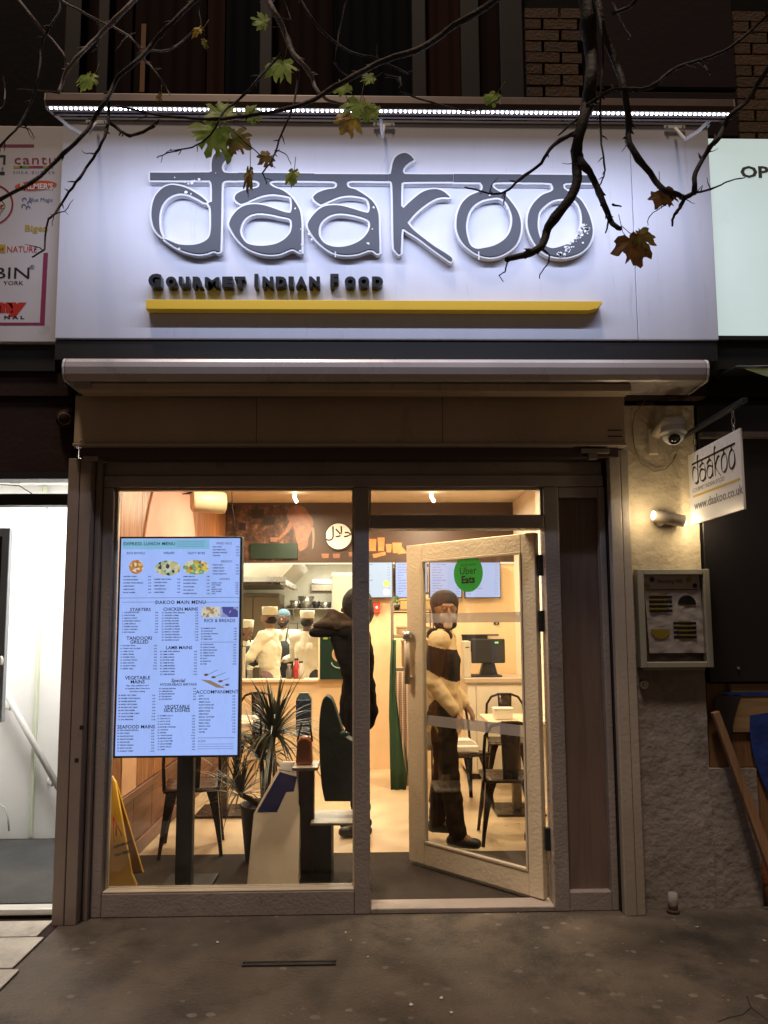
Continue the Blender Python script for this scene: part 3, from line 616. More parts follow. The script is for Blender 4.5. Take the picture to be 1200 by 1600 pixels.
part('base', rough_panel(1.877, 2.14, -.015, 0, .74, .3, M_STUCG), M_STUCG, lw)
# stub of pipe, socket
ps = thing('pipe_stub', 'short broken pipe stub at the foot of the pier', 'pipe', (1.63, -.06, 0))
q = P(1051, 1410, -.06); m_ = MB().tube([(q.x, -.06, 0), (q.x+.003, -.06, .10)], [.026, .024], 12); part('stub', m_, M_STUCG, ps)
part('collar', MB().tube([(q.x, -.06, 0), (q.x, -.06, .018)], [.034, .030], 12), mat('rusted_iron', (.09, .06, .045), .8, .3, .5, 50), ps)
dc = thing('door_bell', 'small round grey button fixed on the pier below the menu case', 'button', P(1006, 1070, -.03))
q = P(1006, 1070, -.026); part('base_ring', MB().tube([(q.x, -.022, q.z), (q.x, -.036, q.z)], [.026, .024], 20), M_STEEL, dc, bevel=.002)
part('knob', MB().ell((q.x, -.038, q.z+.002), (.012, .012, .012)), M_STEEL, dc)

# dark neighbour on the right: recess, black shutter, boards
b = MB(); b.box(1.89, 2.7, .05, .3, .70, 2.86); struct('dark_recess_wall', b, M_BLACK)
bs = thing('black_board', 'large black board fixed over the neighbouring shopfront', 'board', (2.2, -.02, 1.1))
part('face', MB().box(1.90, 2.68, -.03, .04, 1.215, 2.80), mat('black_gloss_board', (.016, .014, .016), .35, 0, .1, 6), bs, bevel=.004)
part('bolt', MB().tube([(P(1153, 1044, -.03).x, -.031, P(1153, 1044, -.03).z), (P(1153, 1044, -.03).x, -.04, P(1153, 1044, -.03).z)], .008, 8), M_STEEL, bs)
part('top_ledge', MB().box(1.90, 2.68, -.08, -.031, 2.60, 2.63), mat('ledge_brown', (.07, .05, .045), .6), bs)
M_PLY = wood('orange_ply', (.16, .08, .035), (.26, .14, .06), 2.4, 'Z', .6)
pl = thing('painted_hoarding', 'worn plywood hoarding splashed with blue paint at the right edge', 'board', (2.3, .0, 0))
b = MB(); b.box(1.90, 2.02, 0.02, .05, .742, 1.205); b.box(2.022, 2.68, 0.0, .05, 0.0, .93); b.box(2.022, 2.68, -.006, .05, .936, 1.205)
b2 = MB(); b2.box(2.142, 2.68, 0.0, .05, .0, .93); b2.box(2.022, 2.1415, .005, .05, .745, .93); b2.box(1.90, 2.02, 0.02, .05, .742, 1.205); part('ply_sheet', b2, M_PLY, pl, bevel=.003)
part('cross_board', MB().box(2.022, 2.68, -.012, .048, .936, 1.205), wood('pale_board', (.20, .125, .06), (.32, .21, .10), 2, 'X', .7), pl, bevel=.003)
M_BLUE = mat('blue_paint', (.012, .035, .20), .6, 0, .3, 40, .4, 9)
def blob2(name, pts, Y, mt, parent, th=.002):
    lp_ = [(lambda q: Vector((q.x, q.z)))(P(a, b, Y)) for a, b in pts]
    return part(name, outline(MB(), [smooth(lp_)], (0, Y, 0), XR, ZU, extr=th/2), mt, parent)
blob2('paint_patch', [(1172, 1118), (1210, 1112), (1215, 1240), (1198, 1236), (1180, 1190), (1172, 1150)], -.0155, M_BLUE, pl)
blob2('paint_patch', [(1120, 1082), (1215, 1080), (1215, 1086), (1150, 1087)], -.0155, M_BLUE, pl)
blob2('dark_patch', [(1142, 1086), (1158, 1086), (1150, 1110), (1143, 1150), (1150, 1200), (1136, 1168), (1118, 1110), (1116, 1090)], -.0155, mat('patch_black', (.02, .015, .015), .8), pl)  # irregular near-black patch on the boards
blob2('paint_patch', [(1150, 1345), (1165, 1330), (1205, 1345), (1210, 1372), (1180, 1390), (1160, 1385)], -.003, mat('rust_orange_paint', (.30, .09, .03), .8, 0, .5, 50, .4, 20), pl)
lb = thing('leaning_timber', 'long weathered timber batten leaning against the hoarding', 'timber', P(1205, 1392, -.10))
p0, p1 = P(1117, 1112, -.035), P(1222, 1400, -.12)
d = (p1-p0).normalized(); sd_ = d.cross(Vector((0, 1, 0))).normalized()*.028; fy = Vector((0, .018, 0))
m_ = MB().hexa([p0-sd_*.7-fy, p0+sd_*.7-fy, p0+sd_*.7+fy, p0-sd_*.7+fy], [p1-sd_-fy, p1+sd_-fy, p1+sd_+fy, p1-sd_+fy]); part('batten', m_, wood('batten_wood', (.26, .14, .07), (.38, .22, .12), 3, 'Z', .6), lb, bevel=.004)

# ------------------------------------------------------------------ menu case, wall light, camera, hanging sign
mc = thing('menu_case', 'framed glazed menu case holding a crumpled price poster, on the pier', 'menu case', (1.70, -.05, 1.29))
cx0, cx1, cz0, cz1 = 1.492, 1.897, 1.300, 1.845
M_CF = mat('case_frame_cream', (.36, .34, .27), .4, .2)
for (a, b, c, d_) in ((cx0, cx0+.035, cz0, cz1), (cx1-.035, cx1, cz0, cz1), (cx0+.0355, cx1-.0355, cz0, cz0+.032), (cx0+.0355, cx1-.0355, cz1-.032, cz1)):
    part('case_frame', MB().box(a, b, -.09, -.025, c, d_), M_CF, mc, bevel=.004)
part('backboard', MB().box(cx0+.036, cx1-.036, -.045, -.028, cz0+.033, cz1-.033), mat('case_back_brown', (.09, .065, .045), .7), mc)
# crumpled poster
po0, po1 = P(1005, 896, -.055), P(1098, 1020, -.055); M_PAP = mat('poster_paper', (.80, .72, .72), .5, 0, .5, 18, .05, 6)
pw, ph = po1.x-po0.x, po0.z-po1.z; g = []
rnd = random.Random(3)
def crump(x, z): return -.0545+.0035*math.sin(x*61+z*23)*math.sin(z*70-x*18)+.002*math.sin(z*160+x*40)
for k in range(25):
    z = po1.z+ph*k/24; g.append([(po0.x+pw*i/14+.018*(1-k/24), crump(po0.x+pw*i/14, z), z) for i in range(15)])
pp = part('poster', MB().sheet(g), M_PAP, mc)
def pt(body, u, v, h, col, **k): part('poster_text', ftext(MB(), body, u, v, h, -.0605, **k), col, pp, keep=1)
def pbar(u0, v0, u1, v1, col, Y=-.0600, nm='poster_block'):
    a_, b_ = P(u0, v0, Y), P(u1, v1, Y); part(nm, MB().box(a_.x, b_.x, Y, Y+.0008, b_.z, a_.z), col, pp)
pt('Notting Hill', 1027, 911, 6.5, C_['black'], space=.95)
pbar(1010, 921, 1090, 921.8, C_['black'])
for (u0, v0, u1) in ((1014, 931, 1050), (1052, 972, 1088)):
    for k in range(4):
        pbar(u0+k*.3, v0+k*7.2, u1+k*.3, v0+3.9+k*7.2, C_['black'])
        pbar(u0+k*.3+(8 if u0 > 1030 else 0), v0-2.2+k*7.2, u1-8+k*.3, v0-.3+k*7.2, C_['gold'])
def disc(u, v, r, col, Y=-.0602, half=0, sx=1.0, nm='poster_dot'):
    c = P(u, v, Y); rr = r*(Y-CAM.y)/FOC; n = 24
    ang = [math.pi*k/n for k in range(n+1)] if half == 1 else ([-math.pi*k/n for k in range(n+1)] if half == -1 else [2*math.pi*k/n for k in range(n)])
    part(nm, MB().add([(c.x+rr*sx*math.cos(a), Y, c.z+rr*math.sin(a)) for a in ang], [tuple(range(len(ang)))]), col, pp)
disc(1019, 905.5, 4, C_['black']); disc(1077, 905.5, 4.2, C_['gold']); disc(1011.5, 915.5, 4, C_['gold']); disc(1086, 915, 3.6, C_['black'])
disc(1073.5, 944.5, 14.5, C_['black'], half=1); disc(1032, 983, 15, C_['gold'], half=-1)
part('case_glass', MB().box(cx0+.0355, cx1-.0355, -.080, -.077, cz0+.033, cz1-.033), glassmat('case_glass', (.96, .96, .95), .5), mc)
part('case_foot', MB().box(cx0+.02, cx1-.04, -.07, -.025, cz0-.014, cz0-.001), M_CF, mc)

wlm = thing('wall_light', 'lit cylindrical up and down spotlight mounted sideways on the pier', 'light', P(1040, 812, -.08))
q0, q1 = P(1021, 806, -.09), P(1068, 814, -.09)
part('barrel', MB().tube([q0, q0+(q1-q0)*.03, q0+(q1-q0)*.88, q0+(q1-q0)*.885, q1], [.031, .034, .034, .031, .034], 24), mat('lamp_grey', (.30, .25, .2), .45, .3), wlm)
part('mount', MB().tube([(q0.x+.06, -.02, q0.z-.03), (q0.x+.06, -.08, q0.z-.012)], [.03, .022], 14), M_STEEL, wlm)
part('bulb_left', MB().tube([q0-Vector((.0035, 0, 0)), q0-Vector((.001, 0, 0))], [.026, .028], 20), glow('bulb_glow', (1, .86, .62), 10), wlm)
part('bulb_right', MB().tube([q1+Vector((.001, 0, 0)), q1+Vector((.0035, 0, 0))], [.028, .026], 20), glow('bulb_glow', (1, .86, .62), 10), wlm)
for s, q in ((-1, q0), (1, q1)):
    l = bpy.data.lights.new('wall_spot', 'POINT'); l.energy = 5.5 if s > 0 else 1.7; l.color = (1, .78, .45); l.shadow_soft_size = .03
    o = bpy.data.objects.new('wall_spot', l); COL.objects.link(o); o.parent = wlm; o.location = q+Vector((s*.05, -.07, 0))-Vector(wlm.location)

cc = thing('security_camera', 'white dome security camera on a wall bracket above the pier', 'camera', P(1030, 690, -.05))
q = P(1020, 690, -.03); part('wall_plate', MB().box(q.x-.03, q.x+.03, -.045, -.02, q.z-.08, q.z+.08), mat('bracket_cream', (.5, .42, .32), .5), cc, bevel=.01)
c = P(1052, 668, -.16)
part('arm', MB().tube([(q.x+.01, -.04, q.z+.03), (q.x+.05, -.10, c.z+.06), (c.x-.005, -.16, c.z+.035)], [.028, .032, .04], 14), mat('bracket_cream', (.5, .42, .32), .5), cc)
prof = [(.03, .052), (.062, .045), (.066, .03), (.066, .008), (.064, .006), (.064, .002), (.067, 0), (.067, -.018), (.072, -.022), (.072, -.034), (.06, -.045)]
def lathe(mb, c, prof, n=28, mi=0, ax=Vector((0, 0, 1))):
    ax = Vector(ax).normalized(); u = ax.orthogonal().normalized(); w_ = ax.cross(u); vs = []
    for r, h in prof:
        for k in range(n): a = 2*math.pi*k/n; vs.append(Vector(c)+ax*h+(u*math.cos(a)+w_*math.sin(a))*r)
    mb.add(vs, [(i*n+k, i*n+(k+1) % n, (i+1)*n+(k+1) % n, (i+1)*n+k) for i in range(len(prof)-1) for k in range(n)], mi, True); return mb
part('dome_base', lathe(MB(), c, [(0, .053)]+prof), M_WHITE, cc)
eb = Vector(c)+Vector((-.002, 0, -.042)); part('eyeball', MB().ell(eb, (.06, .06, .055), nu=24, nv=16), M_WHITE, cc)
ld_ = Vector((-.25, -.75, -.55)).normalized(); lens = part('lens_tube', lathe(MB(), eb, [(.036, .03), (.036, .062), (.032, .064)], 24, 0, ld_), M_WHITE, cc)
part('lens', lathe(MB(), eb, [(.0, .0625), (.031, .0615), (.0315, .058)], 20, 0, ld_), mat('lens_black', (.01, .01, .012), .12), lens)

cb = thing('loose_cable', 'thin cable looping down the pier to the camera', 'cable', (1.5, -.04, 2.5))
pts = [(985, 612), (1000, 607), (1012, 616), (1004, 632), (992, 645), (988, 665), (991, 700), (1001, 724), (1022, 737), (1040, 733), (1052, 720), (1056, 710)]
part('cable_run', MB().tube([P(a, b, -.034) for a, b in pts], .0028, 6), mat('cable_tan', (.22, .15, .09), .6), cb)
pts = [(83, 608), (120, 613), (400, 618), (700, 614), (985, 610)]
cb2 = thing('black_cable', 'black cable running along the top of the shutter housing', 'cable', (0, -.17, 2.8)); part('cable_run', MB().tube([P(a, b, -.175) for a, b in [(118, 616), (300, 620), (560, 619), (800, 615), (982, 611)]], .006, 6), M_BLACK, cb2)

hs = thing('hanging_sign', 'white hanging sign with black daakoo lettering at right angles to the facade', 'sign', (1.80, -.37, 2.09))
HX = 1.80
hp = [P(1074, 711, HX, 0), P(1168, 672, HX, 0), P(1173, 806, HX, 0), P(1080, 825, HX, 0)]
hy0, hy1, hz0, hz1 = -.10, -.665, 2.088, 2.487
part('board', MB().box(HX, HX+.012, hy1, hy0, hz0, hz1), mat('hanging_sign_white', (.85, .83, .80), .3, 0, 0, 1, .03, 4), hs, bevel=.002)
# lettering in the plane of the board: right runs towards the street (-y), seen from the left (-x)
HR, HO = Vector((0, -1, 0)), HX-.0012
gx0, gx1 = 234/1, 937
def hmap(p): # main sign coordinates (x,z) to board (y,z)
    sx = (p[0]-P(236, 280, YS).x)/(P(928, 280, YS).x-P(236, 280, YS).x); sz = (p[1]-P(236, 410, YS).z)/(P(236, 248, YS).z-P(236, 410, YS).z)
    return Vector((.045+sx*.475, .205+sz*.165))
m_ = MB()
for gl in GL: outline(m_, [[hmap(p) for p in lp] for lp in gl], (HO, hy0, hz0), HR, ZU)
part('lettering', m_, M_INK, hs, keep=1)
part('lettering', text_mb(MB(), 'GOURMET INDIAN FOOD', (HO, hy0-.04, hz0+.176), HR, ZU, .032, res=2, space=.95), mat('print_grey', (.12, .11, .1), .5), hs, keep=1)
part('lettering', text_mb(MB(), 'www.daakoo.co.uk', (HO, hy0-.055, hz0+.078), HR, ZU, .066, res=2, bold=.0012), mat('print_grey', (.12, .11, .1), .5), hs, keep=1)
part('yellow_line', MB().box(HO, HO+.001, hy0-.545, hy0-.045, hz0+.147, hz0+.159), mat('yellow_line_print', (.62, .42, .08), .5), hs)
part('bracket_arm', MB().box(HX-.01, HX+.02, -.72, -.02, 2.60, 2.62), mat('arm_grey', (.035, .035, .042), .5, .4), hs, bevel=.003)
for yy in (-.18, -.60):
    for k in range(3):
        part('chain_link', MB().tube([(HX+.006+(.008*math.cos(a) if k % 2 else 0), yy+(0 if k % 2 else .008*math.cos(a)), 2.505+k*.037+.022*math.sin(a)) for a in [j*.628 for j in range(11)]], .003, 6, cap=False), M_STEEL, hs)

# right neighbour awning corner, dark bracket
na = thing('green_awning', 'corner of a pale green awning over the neighbouring shop', 'awning', P(1190, 575, -.4))
pts = [P(1150, 571, -.3), P(1230, 571, -.5), P(1235, 602, -.5), P(1205, 590, -.42)]
m_ = MB(); m_.add(pts+[p+Vector((0, .012, .004)) for p in pts], [(0, 1, 2, 3), (7, 6, 5, 4), (0, 4, 5, 1), (1, 5, 6, 2), (2, 6, 7, 3), (3, 7, 4, 0)]); part('cloth', m_, mat('awning_green', (.35, .42, .22), .7), na)
part('arm', MB().tube([P(1120, 590, -.05), P(1150, 574, -.3), P(1230, 572, -.5)], .008, 8), M_BLACK, na)

# ------------------------------------------------------------------ left neighbour doorway
b = MB(); b.box(-2.6, -1.66, -.10, .02, 2.83, 2.963); b.box(-2.6, -1.66, -.08, .02, 2.40, 2.828); struct('left_fascia_board', b, M_DARK)
b = MB(); b.box(-2.6, -1.66, -.09, .02, 2.36, 2.398); b.box(-2.6, -1.66, -.02, .06, 2.225, 2.29); struct('left_door_lintel', b, M_BLACK)
sp2 = thing('round_spot_lamp', 'small dark unlit round lamp on the left fascia', 'lamp', P(103, 655, -.12))
q = P(103, 655, -.1); part('lamp_body', lathe(MB(), q, [(0, -.02), (.045, -.02), (.05, .02), (.035, .04), (0, .04)], 20, 0, (0.2, -1, -.2)), M_DARK, sp2)
part('lamp_rim', lathe(MB(), q+Vector((.012, -.045, -.01)), [(.03, 0), (.034, .004), (.03, .008)], 20, 0, (0.2, -1, -.2)), mat('lamp_glass_amber', (.25, .14, .08), .3), sp2)
M_LW = mat('hall_white', (.82, .81, .78), .6, 0, .05, 10, .03, 2, dirt=(.66, .67, .6), dscale=2, dthr=.66)
hb = MB(); hb.box(-3.0, -1.66, 1.32, 1.42, -.3, 2.9); struct('hall_wall_back', hb, M_LW)
hb = MB(); hb.box(-1.66, -1.62, .09, 1.318, 0, 2.9); struct('hall_wall_right', hb, M_LW)
hb = MB(); hb.box(-3.1, -3.0, 0.03, 1.318, 0, 2.9); struct('hall_wall_left', hb, M_LW)
hb = MB(); hb.box(-3.0, -1.66, .03, 1.318, 2.6, 2.7); struct('hall_ceiling', hb, M_LW)
hb = MB(); hb.box(-3.0, -1.66, 0.05, 1.318, -.15, .03); struct('hall_floor', hb, M_DARK)
mm = part('doormat', MB().box(-2.9, -1.68, .08, 1.25, .032, .045), mat('mat_charcoal', (.06, .06, .058), .95, 0, .9, 160, .25, 4), None, bevel=.003); tag(mm, 'wide charcoal coir mat inside the white lit doorway', 'mat')
hs_ = MB(); hs_.box(-2.6, -1.66, -.03, .045, 0.02, .052); struct('hall_sill', hs_, mat('sill_white_metal', (.7, .7, .66), .3, .3), bevel=.004)
hb = MB(); hb.box(-2.6, -1.66, -.02, .05, -.01, .018); struct('hall_step', hb, M_BLACK)
# boxed corner, handrail, pipes
pc = thing('wall_conduit', 'slim white boxed pipe running up the hallway wall', 'pipe', P(58, 1200, 1.3))
a_ = P(60, 1000, 1.3); part('box_trunking', MB().box(a_.x-.012, a_.x+.012, 1.285, 1.319, .05, 2.59), mat('trunk_shade', (.62, .66, .52), .5), pc, bevel=.003)
hr = thing('handrail', 'sloping white wall handrail inside the lit doorway', 'handrail', P(45, 1150, 1.25))
r0, r1 = P(4, 1073, 1.24), P(92, 1232, 1.24); part('rail', MB().tube([r0, r1], .022, 14), mat('rail_grey', (.5, .5, .47), .4), hr)
for t in (.15, .9):
    q = r0+(r1-r0)*t; part('rail_bracket', MB().tube([q, q+Vector((-.02, .03, -.06)), q+Vector((-.06, .06, -.05)), q+Vector((-.07, .078, -.02))], .007, 8), mat('rail_grey', (.5, .5, .47), .4), hr)
dl = thing('open_door', 'edge of an open grey framed glass door at the far left', 'door', P(4, 1000, .4))
a_ = P(15, 900, .35); zt_, zb_ = P(15, 825, .35).z, P(15, 1128, .35).z
part('stile', MB().box(a_.x-.045, a_.x, .33, .37, zb_, zt_), mat('alu_grey', (.28, .30, .32), .4, .3), dl, bevel=.004)
part('top_rail', MB().box(a_.x-.4, a_.x-.046, .33, .37, zt_-.05, zt_), mat('alu_grey', (.28, .30, .32), .4, .3), dl, bevel=.004)
part('door_glass', MB().box(a_.x-.4, a_.x-.046, .345, .352, zb_+.15, zt_-.051), mat('dark_glass', (.02, .025, .03), .1), dl)
part('lower_panel', MB().box(a_.x-.4, a_.x-.046, .34, .36, zb_, zb_+.149), mat('alu_grey', (.28, .30, .32), .4, .3), dl)
part('handle', MB().ell((a_.x-.01, .315, P(2, 1032, .35).z), (.012, .02, .03)), M_STEEL, dl)
cable = MB().tube([P(0, 757, 1.2), P(30, 759, 1.2), P(48, 770, 1.2), P(75, 795, 1.2), P(100, 803, 1.2)], .004, 6)
o = part('hall_cable', cable, M_BLACK, None); tag(o, 'thin black wire hanging under the hallway ceiling', 'wire')
o = part('floor_cable', MB().tube([P(0, 1258, 1.25), P(8, 1262, 1.25), P(13, 1280, 1.25), P(14, 1298, 1.25)], .006, 6), mat('rail_grey', (.5, .5, .47), .4), None); tag(o, 'grey cable curling up from the hallway floor', 'cable')
ex = thing('exit_box', 'small grey box fixed above the lit doorway', 'box', P(20, 750, .3)); q = P(20, 751, .3); part('case', MB().box(q.x-.03, q.x+.03, .29, .33, q.z-.012, q.z+.012), mat('alu_dark', (.16, .16, .16), .5), ex, bevel=.003)
part('cover', MB().box(q.x-.022, q.x+.022, .286, .2895, q.z-.007, q.z+.007), M_BLACK, ex)
def area_light(name, loc, size, sy, e, col, dirv=(0, 0, -1), parent=None, spread=180):
    l = bpy.data.lights.new(name, 'AREA'); l.shape = 'RECTANGLE'; l.size = size; l.size_y = sy; l.energy = e; l.color = col; l.spread = R_(spread)
    o = bpy.data.objects.new(name, l); COL.objects.link(o); o.location = loc
    o.rotation_euler = Vector(dirv).to_track_quat('-Z', 'Y').to_euler()
    if parent: o.parent = parent; o.location = Vector(loc)-wl(parent)
    return o
hl = thing('hall_ceiling_light', 'white ceiling panel lamp lighting the hallway', 'light', (-2.3, .7, 2.59))
part('diffuser', MB().box(-2.6, -2.0, .5, .9, 2.57, 2.598), glow('hall_panel', (1, 1, .92), 2.5), hl)
area_light('hall_light', (-2.3, .7, 2.56), .6, .4, 46, (1, .96, .93), parent=hl)

# ================================================================== SHOP INTERIOR
XL, XR_, YB, ZC = -1.6, 1.6, 3.8, 2.89
M_WOOD = wood('orange_wood_panel', (.16, .05, .018), (.40, .16, .055), 2.2, 'Z', .4)
M_WAIN = wood('red_brown_wainscot', (.10, .032, .016), (.19, .07, .035), 2.5, 'Y', .4)
b = MB(); b.box(XL, XR_, .10, YB+4.4, -.15, 0); struct('shop_floor', b, M_CONC)
o = part('doormat', MB().box(XL+.01, XR_-.01, .102, .975, .001, .012), mat('mat_dark_brown', (.035, .024, .017), .95, 0, .9, 150, .3, 6, dirt=(.07, .05, .035), dscale=30, dthr=.6), None, bevel=.002); tag(o, 'dark brown entrance matting across the shop doorway floor', 'mat')
b = MB(); b.box(XL-.02, XL, .1, YB+.2, 0, ZC); wL = struct('wall_left', b, M_DARK)
for i, (y0, y1) in enumerate(((.12, .52), (.524, .93), (.934, 1.34), (1.344, 1.75), (1.754, 2.16), (2.164, 2.57), (2.574, 2.98), (2.984, 3.39), (3.394, 3.79))):
    part('wood_board', MB().box(XL, XL+.018, y0, y1, .46, ZC-.002), M_WOOD, wL, bevel=.003)
    part('wainscot_panel', MB().box(XL, XL+.014, y0, y1, .10, .40), M_WAIN, wL, bevel=.003)
part('dado_rail', MB().box(XL, XL+.035, .12, 3.79, .402, .455), M_WAIN, wL, bevel=.006)
part('skirting', MB().box(XL, XL+.03, .12, 3.79, .0, .098), M_WAIN, wL, bevel=.006)
a_, c_ = P(190, 1200, XL+.02, 0), P(212, 1200, XL+.02, 0)
o = part('peach_panel', MB().box(XL+.0185, XL+.024, a_.y, c_.y, .462, 1.2), mat('peach_paint', (.75, .42, .24), .6), None); tag(o, 'narrow peach painted panel low on the wooden side wall', 'panel')
m_ = MB(); n = 40
yc, zc_, ry, rz = 1.72, 1.75, .80, 1.12
m_.prism([(yc+ry*math.cos(2*math.pi*k/n), min(ZC-.01, zc_+rz*math.sin(2*math.pi*k/n))) for k in range(n)], XL+.019, XL+.032, axis=0)
o = part('pink_oval', m_, mat('dusty_pink', (.62, .33, .26), .6, 0, .05, 8), None, bevel=.003); tag(o, 'large dusty pink oval panel on the wooden side wall', 'panel')
b = MB(); b.box(XR_, XR_+.1, .1, YB+.1, 0, ZC); struct('wall_right', b, M_CREAM)
b = MB(); b.box(1.50, XR_-.001, 1.85, 2.3, 0, ZC-.001); struct('wall_nib', b, M_CREAM, bevel=.004)
b = MB(); b.box(-3.2, XR_, .10, YB+.1, ZC, ZC+.1); struct('ceiling', b, M_CEIL)
XP = -.06     # right end of the kitchen hatch
b = MB(); b.box(XL, XP, YB, YB+.12, 0, .93); b.box(XP+.001, XR_, YB, YB+.12, 0, 2.22); wB = struct('wall_back', b, mat('counter_wall_peach', (.82, .61, .36), .6, 0, .1, 20, .06, 2))
part('hatch_sill', MB().box(XL, XP+.02, YB-.04, YB+.16, .931, .96), mat('sill_cream', (.8, .66, .45), .4), wB, bevel=.004)
b = MB(); b.box(XL, XR_, YB-.02, YB+.12, 2.222, ZC-.001); bk = struct('bulkhead', b, mat('bulkhead_brown', (.07, .035, .02), .6))
part('light_edge', MB().box(XL, XR_, YB-.03, YB-.005, 2.206, 2.221), glow('edge_glow', (1, .86, .6), 1.3), bk)
b = MB(); b.box(XR_-.4, XR_, .1, .12, 2.4, ZC); b.box(XL, XR_, .1, .12, 2.47, ZC); struct('wall_over_door', b, M_CREAM)
b = MB(); b.box(1.08, XR_, .095, .125, 0, 2.469); struct('wall_beside_door', b, M_CREAM)
# mural
YM = YB-.0225
mu = thing('wall_mural', 'dark brown photo mural of a street food cook above the kitchen hatch', 'mural', (0, YM, 2.24))
mt = bpy.data.materials.new('mural_print'); mt.use_nodes = True; N = mt.node_tree.nodes; L = mt.node_tree.links
tc = N.new('ShaderNodeTexCoord'); v1 = N.new('ShaderNodeTexVoronoi'); v1.inputs['Scale'].default_value = 16; n1 = N.new('ShaderNodeTexNoise'); n1.inputs['Scale'].default_value = 9; n1.inputs['Detail'].default_value = 8; n1.inputs['Roughness'].default_value = .8
L.new(tc.outputs['Object'], v1.inputs['Vector']); L.new(tc.outputs['Object'], n1.inputs['Vector'])
r1 = N.new('ShaderNodeValToRGB'); L.new(n1.outputs['Fac'], r1.inputs[0]); e_ = r1.color_ramp.elements; e_[0].position = .42; e_[0].color = (.022, .010, .006, 1); e_[1].position = .72; e_[1].color = (.42, .24, .14, 1); x_ = e_.new(.55); x_.color = (.11, .045, .024, 1)
sx_ = N.new('ShaderNodeSeparateXYZ'); L.new(tc.outputs['Object'], sx_.inputs[0]); mr = N.new('ShaderNodeMapRange'); mr.inputs[1].default_value = -.62; mr.inputs[2].default_value = -.9; L.new(sx_.outputs[0], mr.inputs[0])
mx = N.new('ShaderNodeMix'); mx.data_type = 'RGBA'; L.new(mr.outputs[0], mx.inputs[0]); mx.inputs[6].default_value = (.055, .026, .014, 1); L.new(r1.outputs[0], mx.inputs[7]); L.new(mx.outputs[2], N['Principled BSDF'].inputs['Base Color']); N['Principled BSDF'].inputs['Roughness'].default_value = .5
part('print', MB().box(XL+.03, XR_-.02, YM, YM+.002, 2.24, 2.86), mt, mu)
def mpoly(name, pts, m, dy=.001, sm=True):
    lp_ = [(lambda q: Vector((q.x, q.z)))(P(a, b, YM-dy)) for a, b in pts]
    part(name, outline(MB(), [smooth(lp_) if sm else lp_], (0, YM-dy, 0), XR, ZU), m, mu, keep=1)
M_FIG = mat('figure_salmon', (.24, .10, .06), .5, var=.35, vscale=14)
def mc5(pts): return [(370+a/5.714, 750+b/5.714) for a, b in pts]
mpoly('figure_print', mc5([(455,290),(500,240),(560,225),(610,250),(650,310),(685,370),(670,450),(640,520),(625,600),(560,640),(545,600),(530,520),(510,440),(500,400),(470,450),(400,520),(370,540),(360,525),(430,450),(470,370),(450,330)]), M_FIG)
mpoly('figure_print', mc5([(455,270),(480,245),(515,255),(520,290),(490,315),(460,305)]), mat('figure_dark', (.16, .07, .04), .5), .002)
mpoly('figure_print', mc5([(668,430),(690,420),(695,500),(685,600),(672,620),(676,520)]), mat('figure_pale', (.22, .14, .10), .5), .002)
for (a, b, c, d_) in ((130, 260, 240, 345), (20, 380, 80, 450), (240, 330, 340, 400)): mpoly('mural_mark', mc5([(a, b), (c, b), (c, d_), (a, d_)]), mat('mural_dark', (.018, .01, .008), .5), .001)
for (cx_, cy_) in ((330, 530), (890, 675), (790, 675), (1030, 660)): mpoly('mural_mark', mc5([(cx_-35, cy_-18), (cx_+35, cy_-18), (cx_+28, cy_+22), (cx_-28, cy_+22)]), mat('cup_tan', (.26, .11, .07), .5, var=.3, vscale=30), .0015)
for (u0, u1, v0, v1) in ((575, 588, 842, 861), (590, 601, 840, 861), (603, 612, 850, 863), (613, 628, 848, 864)): mpoly('tea_glass', [(u0, v0), (u1, v0), (u1-1, v1), (u0+1, v1)], M_ORNG, .0015, False)
mpoly('tea_glass', [(582, 866), (602, 862), (603, 867), (584, 872)], M_ORNG, .002, False)
mpoly('tea_glass', [(628, 854), (636, 864), (622, 866)], M_ORNG, .002, False)
# green sign on mural
gs = thing('green_notice', 'dark green rectangular notice on the mural', 'sign', P(428, 861, YB-.05)); a_, b_ = P(391, 849, YB-.05), P(465, 873, YB-.05)
part('plate', MB().box(a_.x, b_.x, YB-.05, YB-.026, b_.z, a_.z), mat('deep_green', (.003, .020, .009), .4), gs, bevel=.003)
# halal roundel on the mural
YH = YM-.02
hg = thing('halal_roundel', 'round white halal sign with black rim and arabic lettering on the mural', 'sign', P(529, 838, YH))
c = P(529, 838, YH); k_ = (YH-CAM.y)/FOC; rr = 22.5*k_; n = 40
circ = lambda c, r, y, n=40: MB().add([(c.x+r*math.cos(-2*math.pi*k/n), y, c.z+r*math.sin(-2*math.pi*k/n)) for k in range(n)], [tuple(range(n))])
part('rim', MB().tube([(c.x, YM-.001, c.z), (c.x, YH, c.z)], rr, 40), mat('sticker_black', (.015, .01, .01), .5), hg)
part('disc', circ(c, rr*.90, YH-.001), mat('roundel_white', (.75, .66, .60), .5), hg, keep=1)
m_ = MB(); text_mb(m_, '\ufedd\ufefc\ufea3', (c.x, YH-.002, c.z-.01), XR, ZU, .168, align='CENTER', bold=.0022, res=4); part('lettering', m_, M_INK, hg, keep=1)

